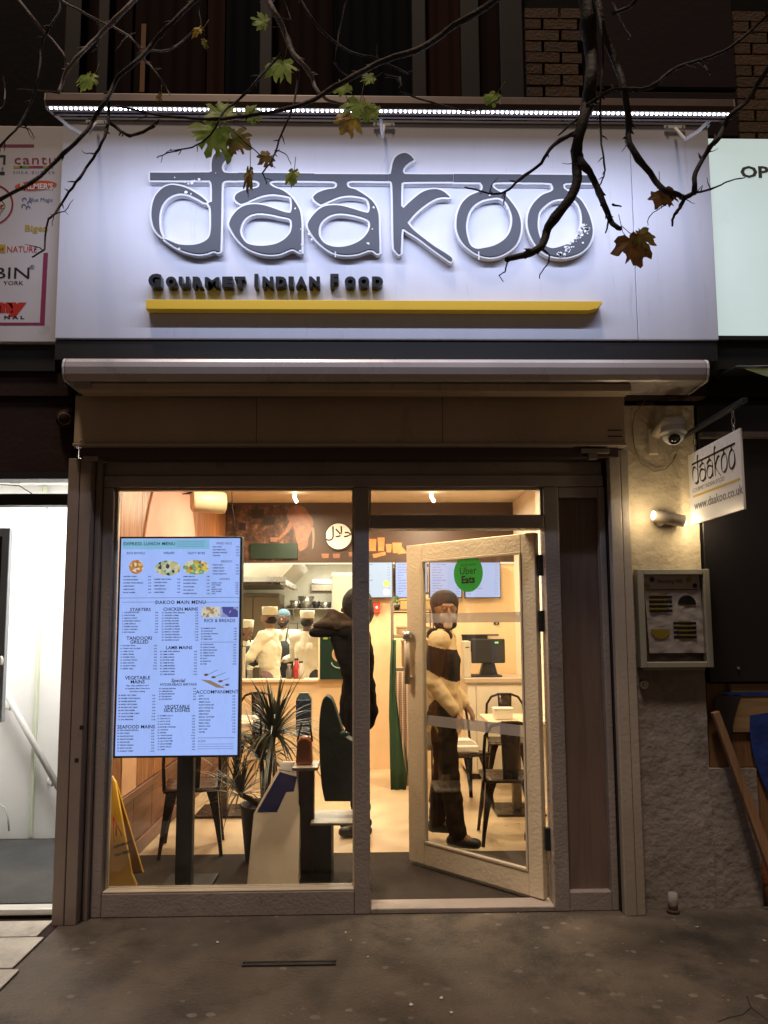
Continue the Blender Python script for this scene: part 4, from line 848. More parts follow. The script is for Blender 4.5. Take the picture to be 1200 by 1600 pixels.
# back wall menu screens
M_SCR = glow('screen_blue', (.50, .62, 1.0), .95); M_SCR2 = glow('screen_pale', (.66, .80, .92), .95)
M_ST = mat('screen_text', (.03, .04, .14), .6); M_ST2 = mat('screen_text_soft', (.06, .09, .30), .6)
items = [['CHICKEN WRAP', 'LAMB WRAP', 'PANEER WRAP', 'VEG WRAP', 'SAMOSA CHAAT', 'ONION BHAJI'], ['CHICKEN MAINS', 'LAMB MAINS', 'VEGETABLE MAINS', 'SEAFOOD MAINS', 'BIRYANI', 'RICE']]
for i, (u0, u1) in enumerate(((556, 614), (617, 668.5), (670.5, 722), (725.5, 783))):
    a_, b_ = P(u0, 878, 3.70), P(u1, 934.5, 3.70)
    t = thing('menu_screen', ['first lit menu screen beside the hatch, mostly behind the mullion', 'second lit menu screen along the back wall', 'third lit menu screen, seen through the open door above the beanie', 'last lit menu screen on the right, half behind the green sticker'][i], 'screen', ((a_.x+b_.x)/2, 3.72, b_.z), 'menu screens in a row on the back wall')
    part('bezel', MB().box(a_.x, b_.x, 3.701, 3.75, b_.z, a_.z), M_BLACK, t, bevel=.003)
    part('display', MB().box(a_.x+.008, b_.x-.008, 3.699, 3.7012, b_.z+.01, a_.z-.008), M_SCR2 if i == 0 else M_SCR, t)
    m_ = MB()
    for k, s in enumerate(items[i % 2]*2):
        zz = a_.z-.035-k*.029
        text_mb(m_, s, (a_.x+.03, 3.698, zz), XR, ZU, .017 if k % 3 else .021, res=1); text_mb(m_, '%.2f' % (5.5+k*.75), (b_.x-.03, 3.698, zz), XR, ZU, .017, align='RIGHT', res=1)
    part('menu_text', m_, M_ST2, t, keep=1)
    part('wall_mount', MB().box(a_.x+.1, b_.x-.1, 3.751, 3.799, b_.z+.1, a_.z-.1), M_BLACK, t)
    if i == 0:
        for vv, cc2 in ((912, (.3, .45, .1)), (925, (.6, .5, .5))):
            q = P(604, vv, 3.6975); part('food_picture', circ(q, .035, 3.6975, 20), mat('screen_food_%d' % vv, cc2, .5, var=.6, vscale=40, emit=cc2, estr=.6), t, keep=1)
# main menu screen in the window
ms = thing('menu_display', 'tall bright blue menu screen on a black stand inside the window', 'screen', (-1.11, .23, 0))
SY = .20
q0, q1 = P(187, 839, SY), P(373, 1183, SY)
X0, X1, Z0, Z1 = -1.477, -.752, q1.z, q0.z+.002
part('bezel', MB().box(X0, X1, SY, SY+.06, Z0, Z1), M_BLACK, ms, bevel=.005)
M_MAIN = glow('menu_display_blue', (.36, .50, 1.0), 1.12)
part('display', MB().box(X0+.013, X1-.013, SY-.0015, SY+.001, Z0+.013, Z1-.012), M_MAIN, ms)
a_, b_ = P(190, 843, SY), P(327, 858, SY); YT = SY-.0028
part('title_band', MB().box(X0+.02, b_.x, SY-.0022, SY-.001, b_.z, Z1-.018), glow('title_band_blue', (.28, .62, .92), .85), ms)
A = lambda cx, cy: (170+cx/5.217, 750+cy/5.217)
B = lambda cx, cy: (180+cx/5.714, 930+cy/5.714)
def st(body, uv, hpx, align='LEFT', col=M_ST, bold=0, nm='heading', **k):
    return part(nm, ftext(MB(), body, uv[0], uv[1], hpx, YT, align=align, bold=bold, **k), col, ms, keep=1)
bo = .0005
st('EXPRESS LUNCH MENU', A(330, 532), 5.2, 'CENTER', bold=bo, space=1.1)
st('RICE BOWLS', A(220, 605), 3.62, 'CENTER', bold=bo*.4); st('WRAPS', A(490, 605), 3.84, 'CENTER', bold=bo*.4); st('TASTY BITES', A(712, 605), 3.62, 'CENTER', bold=bo*.4)
st('FRIED RICE', A(940, 525), 3.62, 'CENTER', C_['maroon']); st('BREADS', A(960, 672), 3.62, 'CENTER', C_['maroon']); st('DRINKS', A(945, 815), 3.39, 'CENTER', M_ST2)
st('DAKOO MAIN MENU', A(585, 1010), 5.65, 'CENTER', bold=bo, space=1.08)
st('STARTERS', B(225, 142), 5.20, 'CENTER', bold=bo); st('CHICKEN MAINS', B(583, 138), 5.20, 'CENTER', bold=bo); st('RICE & BREADS', B(932, 240), 5.20, 'CENTER', bold=bo*.5)
st('TANDOORI', B(215, 398), 5.42, 'CENTER', bold=bo); st('GRILLED', B(215, 432), 5.42, 'CENTER', bold=bo)
st('LAMB MAINS', B(570, 482), 5.20, 'CENTER', bold=bo); st('Special', B(560, 776), 5.65, 'CENTER', C_['maroon'], bold=bo, shear=.2); st('HYDERABADI BIRYANI', B(563, 808), 4.07, 'CENTER', bold=bo*.5)
st('VEGETABLE', B(200, 752), 5.42, 'CENTER', bold=bo); st('MAINS', B(200, 788), 5.42, 'CENTER', bold=bo)
st('VEGETABLE', B(552, 1010), 5.42, 'CENTER', bold=bo); st('SIDE DISHES', B(550, 1042), 5.42, 'CENTER', bold=bo)
st('ACCOMPANIMENT', B(912, 878), 5.54, 'CENTER', bold=bo*.6); st('SEAFOOD MAINS', B(187, 1190), 5.42, 'CENTER', bold=bo)
st('GUIDE', B(735, 1312), 3, bold=0, nm='small_text')
def listing(fn, x0, x1, ys, words, start=None, hp=2.0, nm='menu_lines'):
    m_ = MB()
    for k, y in enumerate(ys):
        s = words[k % len(words)]
        if start: s = '%d. %s' % (start+k, s)
        u, v = fn(x0, y); ftext(m_, s, u, v, hp, YT, res=1, bold=.0004)
        if x1: u, v = fn(x1, y); ftext(m_, '%.2f' % (5.45+((k*37) % 9)*.75), u, v, hp, YT, align='RIGHT', res=1, bold=.0004)
    part(nm, m_, M_ST2, ms, keep=1)
rg = lambda a, b, n: [a+(b-a)*i/(n-1) for i in range(n)]
ck = ['CHICKEN TIKKA MASALA', 'CHICKEN KORMA', 'CHICKEN KARAHI', 'BUTTER CHICKEN', 'CHICKEN BHUNA', 'CHICKEN JALFREZI', 'CHICKEN DUPIAZA', 'MANGO CHICKEN', 'CHICKEN MADRAS', 'CHICKEN VINDALOO', 'CHICKEN ROGAN']
lm = [s.replace('CHICKEN', 'LAMB') for s in ck]
vg = ['MIXED VEG CURRY', 'PANEER TIKKA MASALA', 'PANEER MAKHANI', 'MIXED VEG KORMA', 'MUSHROOM CURRY', 'MUTTER PANEER', 'CAULIFLOWER CURRY', 'PALAK PANEER', 'DAL MAKHANI']
listing(A, 115, 345, rg(792, 922, 6), ['CHICKEN CURRY', 'CHICKEN JALFREZI', 'CHICKEN TIKKA MASALA', 'LAMB KARAHI', 'LAMB ROGAN', 'PALAK PANEER'])
listing(A, 368, 582, rg(814, 920, 5), ['PANEER TIKKA WRAP', 'CHICKEN TIKKA', 'SEEKH KEBAB', 'CHICKEN ROLL', 'LAMB KEBAB'])
listing(A, 605, 822, rg(792, 930, 6), ['LAMB SAMOSA', 'CHICKEN SAMOSA', 'CHICKEN TIKKA', 'ONION BHAJI', 'VEG SAMOSA', 'PANEER PAKORA'])
listing(A, 848, 1062, rg(550, 620, 4), ['PILAU RICE', 'EGG FRIED RICE', 'MUSHROOM RICE', 'VEG RICE']); listing(A, 845, 1060, rg(697, 770, 4), ['PLAIN NAAN', 'CHEESE NAAN', 'GARLIC NAAN', 'TANDOORI ROTI']); listing(A, 838, 1055, rg(843, 930, 6), ['MASALA CHAI', 'SOFT DRINK', 'LASSI', 'MANGO LASSI', 'STILL WATER', 'JUICE'], hp=1.8)
listing(B, 62, 383, rg(160, 336, 8), ['CHICKEN PAKORA', 'ONION BHAJI', 'SAMOSA CHAAT', 'VEGETABLE SAMOSA', 'LAMB SAMOSA', 'PANEER PAKORA', 'CHILLI CHICKEN', 'FISH PAKORA'], 1)
listing(B, 45, 372, rg(456, 662, 9), ['CHICKEN TIKKA', 'TANDOORI CHICKEN', 'LAMB CHOPS', 'SEEKH KEBAB', 'PANEER TIKKA', 'CHICKEN WINGS', 'KING PRAWN', 'SALMON TIKKA', 'MIXED GRILL'], 9)
listing(B, 415, 742, rg(162, 406, 11), ck, 18); listing(B, 400, 730, rg(508, 712, 9), lm, 29); listing(B, 390, 722, rg(840, 934, 5), ['CHICKEN BIRYANI', 'LAMB BIRYANI', 'PRAWN BIRYANI', 'VEG BIRYANI', 'EGG BIRYANI'], 38, 1.9)
m_ = MB()
for k, s in enumerate(('Vegan option available for all of', 'our vegetable dishes. Please let us', 'know when ordering')):
    u, v = B(198, 812+k*26); ftext(m_, s, u, v, 2, YT, align='CENTER', res=1, bold=.0004)
part('menu_lines', m_, M_ST2, ms, keep=1)
listing(B, 28, 358, rg(900, 1116, 9), vg, 43); listing(B, 378, 712, rg(1082, 1384, 13), ['BOMBAY ALOO', 'SAAG ALOO', 'ALOO GOBI', 'DAL TADKA', 'MUSHROOM BHAJI', 'CHANNA', 'BHINDI', 'ONION SALAD', 'BRINJAL BHAJI', 'ALOO MUTTER', 'SAAG PANEER', 'RAITA SALAD', 'CHIPS'], 60)
listing(B, 18, 348, rg(1212, 1398, 8), ['KING PRAWN MASALA', 'FISH CURRY', 'PRAWN BHUNA', 'PRAWN KORMA', 'FISH MOLEE', 'PRAWN KARAHI', 'SEAFOOD MIX', 'SALMON CURRY'], 52)
listing(B, 765, 1085, rg(302, 398, 5), ['BASMATI PILAU', 'PLAIN RICE', 'MUSHROOM RICE', 'EGG RICE', 'FRIED RICE'], 73); listing(B, 760, 1080, rg(446, 620, 8), ['PLAIN NAAN', 'GARLIC NAAN', 'PESHWARI NAAN', 'KEEMA NAAN', 'CHEESE NAAN', 'ROTI', 'PARATHA', 'PURI'], 78)
listing(B, 745, 1072, rg(905, 1228, 13), ['RAITA', 'MINT SAUCE', 'GREEN SALAD', 'PLAIN POPPADOM', 'SPICY POPPADOM', 'MIXED PICKLE', 'LIME PICKLE', 'MANGO CHUTNEY', 'ONION SALAD', 'FRESH CHILLI', 'MANGO LASSI', 'SALT LASSI', 'WATER'])
m_ = MB()
for (fn, x0, y0, x1) in ((A, 75, 962, 1078), (A, 110, 996, 400), (A, 770, 996, 1065), (B, 765, 420, 1090), (B, 735, 1275, 1070)):
    p_, q_ = P(*fn(x0, y0), YT), P(*fn(x1, y0), YT); m_.box(p_.x, q_.x, YT, YT+.0006, p_.z-.001, p_.z+.001)
for k in range(4):
    p_, q_ = P(*A(555, 500+k*14), YT), P(*A(780, 500+k*14), YT); m_.box(p_.x, q_.x, YT, YT+.0006, p_.z-.0012, p_.z)
for k in range(3):
    p_, q_ = P(*B(735, 1330+k*21), YT), P(*B(1055, 1330+k*21), YT); m_.box(p_.x, q_.x, YT, YT+.0006, p_.z-.001, p_.z+.0006)
part('rule_line', m_, M_ST2, ms)
def foodmat(name, cols, sc=60):
    mt = bpy.data.materials.new(name); mt.use_nodes = True; N = mt.node_tree.nodes; L = mt.node_tree.links; tc = N.new('ShaderNodeTexCoord')
    v = N.new('ShaderNodeTexVoronoi'); v.inputs['Scale'].default_value = sc; L.new(tc.outputs['Object'], v.inputs['Vector']); sp = N.new('ShaderNodeSeparateColor'); L.new(v.outputs['Color'], sp.inputs[0])
    r = N.new('ShaderNodeValToRGB'); r.color_ramp.interpolation = 'CONSTANT'; L.new(sp.outputs[0], r.inputs[0])
    for i, c in enumerate(cols):
        el = r.color_ramp.elements[i] if i < 2 else r.color_ramp.elements.new(i/len(cols))
        el.position = i/len(cols); el.color = (*c, 1)
    b = N['Principled BSDF']; b.inputs['Base Color'].default_value = (0, 0, 0, 1); L.new(r.outputs[0], b.inputs['Emission Color']); b.inputs['Emission Strength'].default_value = .8; return mt
fm1 = foodmat('food_orange', [(.7, .3, .06), (.9, .6, .3), (.6, .2, .03), (.95, .85, .7)]); fm2 = foodmat('food_wrap', [(.75, .8, .6), (.04, .07, .18), (.5, .6, .3), (.8, .6, .3)]); fm3 = foodmat('food_bites', [(.9, .7, .15), (.8, .5, .05), (.85, .85, .6), (.5, .15, .05), (.2, .5, .3)])
fm4 = foodmat('food_rice', [(.85, .75, .55), (.5, .3, .15), (.9, .85, .75)]); fm5 = foodmat('food_raita', [(.35, .4, .8), (.5, .55, .9), (.1, .1, .4)], 25)
def scell(fn, cx, cy, rx, ry, m, nm='food_picture', rect=False, sq=1.0):
    c = P(*fn(cx, cy), YT); k_ = 4.2/FOC/(5.217 if fn is A else 5.714); n = 28
    if rect: pts = [(c.x+a*rx*k_, YT, c.z+b*ry*k_) for a, b in ((-1, -1), (-1, 1), (1, 1), (1, -1))]
    else: pts = [(c.x+rx*k_*math.cos(-2*math.pi*k/n), YT, c.z+ry*k_*math.sin(-2*math.pi*k/n)) for k in range(n)]
    part(nm, MB().add(pts, [tuple(range(len(pts)))]), m, ms, keep=1)
scell(A, 224, 708, 58, 58, fm1); scell(A, 482, 718, 105, 62, fm2); scell(A, 712, 712, 105, 60, fm3)
scell(B, 853, 150, 80, 46, fm4, rect=True); scell(B, 1018, 150, 78, 46, fm5, rect=True)
m_ = MB(); k_ = 4.2/FOC/5.714
for pts in ([(760, 752), (905, 825), (985, 830), (850, 760)],): m_.add([tuple(P(*B(a, b), YT)) for a, b in pts][::-1], [(0, 1, 2, 3)])
part('kebab_board_picture', m_, mat('print_tan', (.5, .4, .25), .6, emit=(.7, .5, .35), estr=.4), ms, keep=1)
m_ = MB()
for (a, b, c_, d_) in ((800, 725, 915, 665), (860, 740, 985, 690), (915, 775, 1020, 742), (955, 810, 1010, 790)):
    p_, q_ = P(*B(a, b), YT-.001), P(*B(c_, d_), YT-.001); m_.tube([p_, q_], .0011, 4)
part('skewer_picture', m_, M_ST2, ms)
m_ = MB()
for (a, b) in ((812, 710), (878, 732), (940, 768), (1000, 800)): m_.ell(P(*B(a, b), YT-.001), (.013, .001, .007))
part('kebab_picture', m_, mat('print_kebab', (.3, .1, .06), .6, emit=(.5, .3, .2), estr=.3), ms)
part('stand_post', MB().box(-1.125, -1.03, SY+.062, SY+.12, .012, Z0+.4), M_BLACK, ms, bevel=.004)
part('stand_base', MB().box(-1.22, -.93, SY-.02, SY+.34, .014, .035), M_BLACK, ms, bevel=.004)

# cylinder spot hanging by the pink oval
cl = thing('cylinder_spot', 'large cream cylinder ceiling spotlight beside the pink oval', 'lamp', P(326, 785, .95))
p0, p1 = P(300, 783, .90), P(351, 786, 1.0); part('barrel', MB().tube([p0, p0+(p1-p0)*.06, p0+(p1-p0)*.92, p1], [.068, .076, .078, .072], 26), mat('lamp_cream', (.80, .64, .42), .4), cl)
pm = (p0+p1)/2; part('stem', MB().tube([pm+Vector((0, 0, .07)), Vector((pm.x, pm.y, ZC-.001))], .012, 10), mat('lamp_cream', (.8, .64, .42), .4), cl)
m_ = MB()
for k in range(5): m_.tube([p0+Vector((-.02-k*.012, 0, .05)), p0+Vector((.02+k*.02, .02*math.sin(k), .085)), p0+Vector((.09-k*.02, 0, .07+.012*k))], .004, 5)
part('wire_tangle', m_, M_BLACK, cl)
o = part('drop_wire', MB().tube([P(362, 760, 1.2), P(363, 790, 1.2), P(366, 812, 1.2), P(367, 838, 1.2)], .003, 5), M_BLACK, None); tag(o, 'thin dark wire dropping in front of the mural', 'wire')

# ceiling downlights
M_DL = glow('downlight_glow', (1, .9, .68), 18)
for i, (x, y) in enumerate([(-.76, 3.18), (.64, 3.18), (-.8, 1.95), (.7, 1.95), (-.8, .32), (.62, .32)]):
    t = thing('ceiling_spot', ['lit ceiling spot over the hatch, seen through the big window', 'lit ceiling spot seen through the transom pane', 'left ceiling spot in the middle of the room', 'right ceiling spot in the middle of the room', 'left ceiling spot nearest the window', 'right ceiling spot nearest the door'][i], 'light', (x, y, ZC), 'ceiling spots')
    if y > 3: part('can', MB().tube([(x, y, ZC-.001), (x+.0, y-.01, ZC-.05), (x+.025, y-.03, ZC-.10)], [.012, .016, .016], 14), M_DL, t)
    else: part('can', MB().tube([(x, y, ZC-.001), (x, y, ZC-.02)], .05, 20), M_DL, t)
    area_light('spot_light', (x, y, ZC-.12), .22, .22, 36 if y > .5 else 30, (1, .82, .56), parent=t)

# ------------------------------------------------------------------ kitchen beyond the hatch
M_KW = mat('kitchen_wall', (.72, .68, .56), .5, 0, .03, 6, .06, 2)
M_KS = mat('kitchen_steel', (.50, .44, .36), .32, .75, 0, 1, .12, 2)
b = MB(); b.box(-2.8, .9, 8.2, 8.3, 0, 2.9); struct('kitchen_wall_back', b, M_KW)
b = MB(); b.box(-2.85, -2.8, 3.93, 8.2, 0, 2.9); b.box(.85, .9, 3.93, 8.2, 0, 2.9); struct('kitchen_wall_side', b, M_KW)
b = MB(); b.box(-2.8, .85, 3.93, 8.2, 2.75, 2.85); b.box(-2.8, -1.62, 3.90, 3.93, 0, 2.75); struct('kitchen_ceiling', b, M_KW)
b = MB(); b.box(-2.8, -1.62, 3.93, 8.2, -.1, 0); struct('kitchen_floor', b, M_CONC)
hd = thing('extractor_hood', 'large stainless steel extractor hood over the cooking line', 'extractor hood', (-1.9, 6.4, 2.1))
m_ = MB(); y0_, y1_ = 5.7, 7.4; m_.prism([(-2.7, 2.16), (-1.22, 2.16), (-.98, 2.42), (-.98, 2.45), (-2.7, 2.45)], y0_, y1_); part('canopy', m_, M_KS, hd, bevel=.005)
part('rim', MB().box(-2.71, -1.14, y0_-.015, y0_-.001, 2.13, 2.20), M_STEEL, hd); part('rim', MB().box(-1.218, -1.14, y0_, y1_, 2.09, 2.158), M_STEEL, hd)
part('grease_filter', MB().box(-2.6, -1.35, y0_+.1, y1_-.1, 2.10, 2.14), mat('filter_dark', (.12, .10, .08), .4, .8), hd)
part('duct', MB().box(-1.9, -1.4, 6, 6.9, 2.45, 2.749), M_KS, hd)
for i, (x0, x1, y0, y1) in enumerate(((-.95, -.35, 5.0, 5.6), (-.75, -.1, 6.4, 7.0))):
    t = thing('kitchen_panel_light', ['bright square ceiling panel light nearest the hatch', 'bright square ceiling panel light farther back in the kitchen'][i], 'light', ((x0+x1)/2, (y0+y1)/2, 2.74), 'kitchen panel lights'); part('diffuser', MB().box(x0, x1, y0, y1, 2.735, 2.749), glow('kitchen_panel', (1, .93, .72), 2.6), t)
    area_light('panel_light', ((x0+x1)/2, (y0+y1)/2, 2.72), .6, .6, 66, (1, .92, .72), parent=t)
area_light('hood_light', (-1.9, 5.3, 2.70), 1.0, .5, 52, (1, .92, .72), parent=hd)
tb = thing('kitchen_tube_light', 'glowing fluorescent tube on the kitchen wall', 'light', (-.72, 8.1, 2.25)); part('tube', MB().tube([P(489, 908, 8.05), P(526, 909, 8.05)], .03, 10), glow('tube_glow', (1, .96, .85), 4), tb)
part('fitting', MB().box(P(487, 903, 8.1).x, P(529, 903, 8.1).x, 8.09, 8.199, 2.12, 2.22), M_KS, tb)
kt = thing('kitchen_worktop', 'steel kitchen worktop with shelf in front of the cooks', 'worktop', (-1.4, 4.5, 0))
part('top', MB().box(-2.3, -1.22, 4.12, 4.6, .88, .92), M_STEEL, kt, bevel=.004); part('undershelf', MB().box(-2.3, -1.22, 4.15, 4.55, .3, .33), M_STEEL, kt)
for (x, y) in ((-2.25, 4.16), (-1.26, 4.16), (-2.25, 4.55), (-1.26, 4.55)): part('leg', MB().tube([(x, y, 0), (x, y, .88)], .02, 8), M_STEEL, kt)
part('front_panel', MB().box(-1.72, -1.40, 4.10, 4.118, .90, 1.30), mat('pale_steel', (.62, .56, .44), .4, .3), kt, bevel=.003)
for i in range(5):
    x, y = -1.62+.08*i, 4.3+.05*(i % 2); t = thing('steel_tub', 'steel food tub on the worktop, number %s from the left' % ['one', 'two', 'three', 'four', 'five'][i], 'tub', (x, y, .92), 'steel tubs on the kitchen worktop')
    part('body', MB().box(x-.035, x+.035, y-.05, y+.05, .921, 1.04+.02*(i % 3)), M_STEEL if i % 2 else mat('tub_dark', (.08, .07, .05), .4, .5), t, bevel=.004); part('food', MB().ell((x, y, 1.045+.02*(i % 3)), (.03, .042, .012)), mat('food_tan', (.5, .36, .16), .7), t)
sh = thing('kitchen_shelf', 'steel wall shelf carrying bowls at the back of the kitchen', 'shelf', (-.9, 8.05, 1.8))
a_, b_ = P(449, 951, 8.0), P(520, 951, 8.0); part('board', MB().box(a_.x, b_.x, 7.85, 8.19, a_.z-.015, a_.z), M_STEEL, sh, bevel=.003)
for x in (a_.x+.1, b_.x-.1): part('shelf_bracket', MB().prism([(7.95, a_.z-.016), (8.19, a_.z-.016), (8.19, a_.z-.2)], x-.01, x+.01, axis=0), M_STEEL, sh)
for i, (uu, r, h, nm, lab) in enumerate(((461, .09, .13, 'pan', 'dented pan at the left end of the kitchen shelf'), (478, .14, .2, 'mixing_bowl', 'large mixing bowl on the kitchen shelf'), (494, .07, .12, 'dark_pot', 'dark pot beside the mixing bowl on the shelf'), (508, .11, .10, 'tray_stack', 'stack of shallow trays at the right of the shelf'))):
    q = P(uu, 951, 8.0); t = thing(nm, lab, 'bowl' if i == 1 else 'pan', (q.x, 8.0, q.z+.001)); part('body', lathe(MB(), (q.x, 8.0, q.z+.002), [(0, 0), (r*.5, 0), (r*.85, h*.4), (r, h), (r*.96, h), (r*.8, h*.45), (0, .02)], 20), M_BLACK if i == 2 else M_STEEL, t); part('rim', lathe(MB(), (q.x, 8.0, q.z+h), [(r*.97, -.006), (r*1.06, 0), (r*1.0, .008), (r*.95, 0)], 20), M_STEEL, t)
fr2 = thing('upright_fridge', 'tall steel fridge against the kitchen wall', 'fridge', (-2.0, 7.8, 0)); part('cabinet', MB().box(-2.3, -1.45, 7.5, 8.19, 0, 2.05), mat('brown_steel', (.22, .16, .11), .35, .7), fr2, bevel=.01)
for x in (-2.29, -1.87): part('fridge_door', MB().box(x, x+.415, 7.47, 7.498, .1, 2.0), mat('brown_steel', (.22, .16, .11), .35, .7), fr2, bevel=.006)
part('handle', MB().tube([(-1.90, 7.44, 1), (-1.90, 7.44, 1.5)], .012, 8), M_STEEL, fr2)
rail = thing('utensil_rail', 'steel utensil rail under the kitchen wall shelf', 'rail', (-.9, 8.1, 1.5)); part('bar', MB().tube([(-1.75, 8.12, 1.56), (-.65, 8.12, 1.56)], .01, 8), M_STEEL, rail)
for x in (-1.73, -.67): part('rail_mount', MB().tube([(x, 8.12, 1.56), (x, 8.198, 1.56)], .014, 8), M_STEEL, rail)
for i in range(7):
    x = -1.68+.155*i; t = thing('hanging_ladle', ['dark ladle at the left end of the kitchen rail', 'second ladle from the left on the kitchen rail', 'third ladle from the left on the kitchen rail', 'ladle in the middle of the kitchen rail', 'third ladle from the right on the kitchen rail', 'second ladle from the right on the kitchen rail', 'ladle at the right end of the kitchen rail'][i], 'ladle', (x, 8.1, 1.3), 'ladles hanging on the kitchen rail')
    mk = M_STEEL if i % 3 else M_BLACK
    part('handle', MB().tube([(x, 8.105, 1.575), (x, 8.10, 1.56), (x, 8.10, 1.30-.02*(i % 2))], .007, 6), mk, t); part('cup', MB().ell((x, 8.09, 1.27-.02*(i % 2)), (.045, .04, .03)), mk, t)
rg2 = thing('cooking_range', 'black and steel cooking range under the extractor hood', 'cooker', (-2.0, 6.3, 0)); part('body', MB().box(-2.6, -1.35, 6.0, 6.8, 0, .88), M_BLACK, rg2, bevel=.01); part('hob', MB().box(-2.6, -1.35, 5.99, 6.8, .881, .90), M_STEEL, rg2)
for i in range(3):
    x = -2.3+.35*i; t = thing('stock_pot', ['left stock pot on the range', 'middle stock pot on the range', 'right stock pot on the range, nearest the bearded cook'][i]+' under the hood', 'pot', (x, 6.35, .901)); part('body', lathe(MB(), (x, 6.35, .902), [(0, 0), (.14, 0), (.145, .22+.05*i), (.135, .22+.05*i), (.13, .02), (0, .02)], 20), M_BLACK if i == 1 else M_STEEL, t); part('handle', MB().tube([(x-.17, 6.33, 1.05), (x+.17, 6.33, 1.05)], .012, 6), M_BLACK, t)
# tall white cabinet and panels on kitchen right
cab = thing('white_cabinet', 'pale tall kitchen cabinet behind the mullion side of the hatch', 'cabinet', (-.5, 7.9, 0)); part('carcass', MB().box(-.62, .3, 7.7, 8.19, 0, 2.4), M_KW, cab, bevel=.008)
for k in range(2): part('cabinet_door', MB().box(-.61+k*.455, -.61+.45+k*.455, 7.68, 7.698, .1, 2.35), mat('cab_door', (.46, .40, .29), .4), cab, bevel=.006)
part('notice', MB().box(-.5, -.2, 7.676, 7.679, 1.7, 1.9), mat('paper_note', (.7, .5, .3), .7), cab)
# hanging ladles and bits on red panel
for i, (uu, vv, col, nm, lab) in enumerate(((463, 1030, (.5, .05, .04), 'red_bottle_crate', 'red bottle crate standing in the hatch'), (470, 1045, (.6, .55, .5), 'white_jug', 'white jug beside the red crate in the hatch'), (452, 1040, (.15, .14, .13), 'dark_grinder', 'dark grinder standing in the hatch'))):
    q = P(uu, 1063, 3.86); t = thing(nm, lab, 'crate' if i == 0 else ('jug' if i == 1 else 'grinder'), (q.x, 3.86, .961))
    h = .20 - i*.03; m1 = mat('hatch_item_%d' % i, col, .4)
    part('body', lathe(MB(), (q.x, 3.86, .961), [(0, 0), (.035, 0), (.038, h*.6), (.02, h*.8), (.02, h), (0, h)], 14), m1, t); part('cap', MB().tube([(q.x, 3.86, .962+h), (q.x, 3.86, .98+h)], .022, 12), M_BLACK if i != 2 else M_STEEL, t)
dd = thing('hatch_display', 'dark framed glass display with a coloured round emblem in the hatch', 'display', (-.35, 3.74, .961))
a_, b_ = P(500, 990, 3.70), P(556, 1058, 3.70); 
part('case', MB().box(a_.x, b_.x, 3.70, 3.755, .962, a_.z), mat('display_dark_green', (.012, .03, .02), .15), dd, bevel=.004)
part('case_edge', MB().box(a_.x-.02, a_.x-.001, 3.695, 3.755, .962, a_.z+.01), mat('sill_cream', (.8, .66, .45), .4), dd)
for r, cc3, dy in ((.085, (.42, .30, .14), 0), (.062, (.35, .10, .04), .0015), (.036, (.02, .05, .06), .003)):
    q = P(531, 1022, 3.698-dy); part('emblem', circ(q, r, 3.698-dy), mat('emblem_%d' % int(r*1000), cc3, .4, var=.5, vscale=30), dd, keep=1)
part('emblem_arc', MB().tube([P(518+13*(1-math.cos(a)), 1035+9*math.sin(a), 3.694) for a in [k*.35 for k in range(10)]], .006, 5), mat('arc_green', (.3, .42, .38), .4), dd)
for (u0, v0, u1, v1) in ((505, 996, 512, 999), (515, 995, 535, 997.5), (527, 990, 539, 1010)):
    p_, q_ = P(u0, v0, 3.697), P(u1, v1, 3.697); part('display_glint', MB().box(p_.x, q_.x, 3.697, 3.699, q_.z, p_.z), mat('glint_olive', (.25, .30, .08), .4), dd)

# ------------------------------------------------------------------ right back: counter, till, rack
ct = thing('till_counter', 'cream counter cupboard under the till at the back right', 'counter', (1.27, 3.4, 0))
part('cabinet', MB().box(.98, 1.58, 3.22, 3.79, .06, .955), M_CREAM, ct, bevel=.004); part('plinth', MB().box(1.0, 1.58, 3.26, 3.79, 0, .059), M_DARK, ct)
for x0, x1 in ((.985, 1.065), (1.07, 1.57)): part('cupboard_door', MB().box(x0, x1, 3.20, 3.218, .08, .93), M_CREAM, ct, bevel=.004)
part('counter_top', MB().box(.95, 1.585, 3.17, 3.79, .956, 1.0), mat('counter_top_beige', (.55, .44, .32), .35), ct, bevel=.005)
ti = thing('till_monitor', 'black touch screen till on the back counter', 'till', (1.25, 3.4, 1.0))
part('screen_body', MB().box(1.05, 1.40, 3.36, 3.39, 1.14, 1.39), M_BLACK, ti, bevel=.012); part('stand', MB().prism([(1.14, 1.001), (1.33, 1.001), (1.28, 1.2), (1.19, 1.2)], 3.395, 3.50), M_BLACK, ti, bevel=.005)
part('base', MB().box(1.05, 1.36, 3.33, 3.58, 1.001, 1.018), M_BLACK, ti, bevel=.004); q = P(776, 1004, 3.355); part('status_light', MB().box(q.x-.018, q.x+.018, 3.355, 3.3595, q.z-.008, q.z+.008), glow('status_green', (.5, 1, .3), 1.2), ti)
bx = thing('card_printer', 'pale upright printer box beside the till', 'printer', (1.0, 3.4, 1.0)); part('case', MB().box(.96, 1.035, 3.30, 3.5, 1.001, 1.37), mat('printer_beige', (.62, .55, .42), .5), bx, bevel=.01); part('paper_slot', MB().box(.98, 1.02, 3.296, 3.2995, 1.30, 1.31), M_BLACK, bx)
ph = thing('card_reader_shelf', 'small dark wall niche above the printer', 'niche', (.95, 3.79, 1.3)); a_, b_ = P(722, 993, 3.78), P(745, 1018, 3.78); part('recess', MB().box(a_.x, b_.x+.12, 3.775, 3.799, b_.z, a_.z), M_BLACK, ph); part('niche_rim', MB().box(a_.x-.01, b_.x+.24, 3.765, 3.774, a_.z-.004, a_.z+.012), M_BLACK, ph)
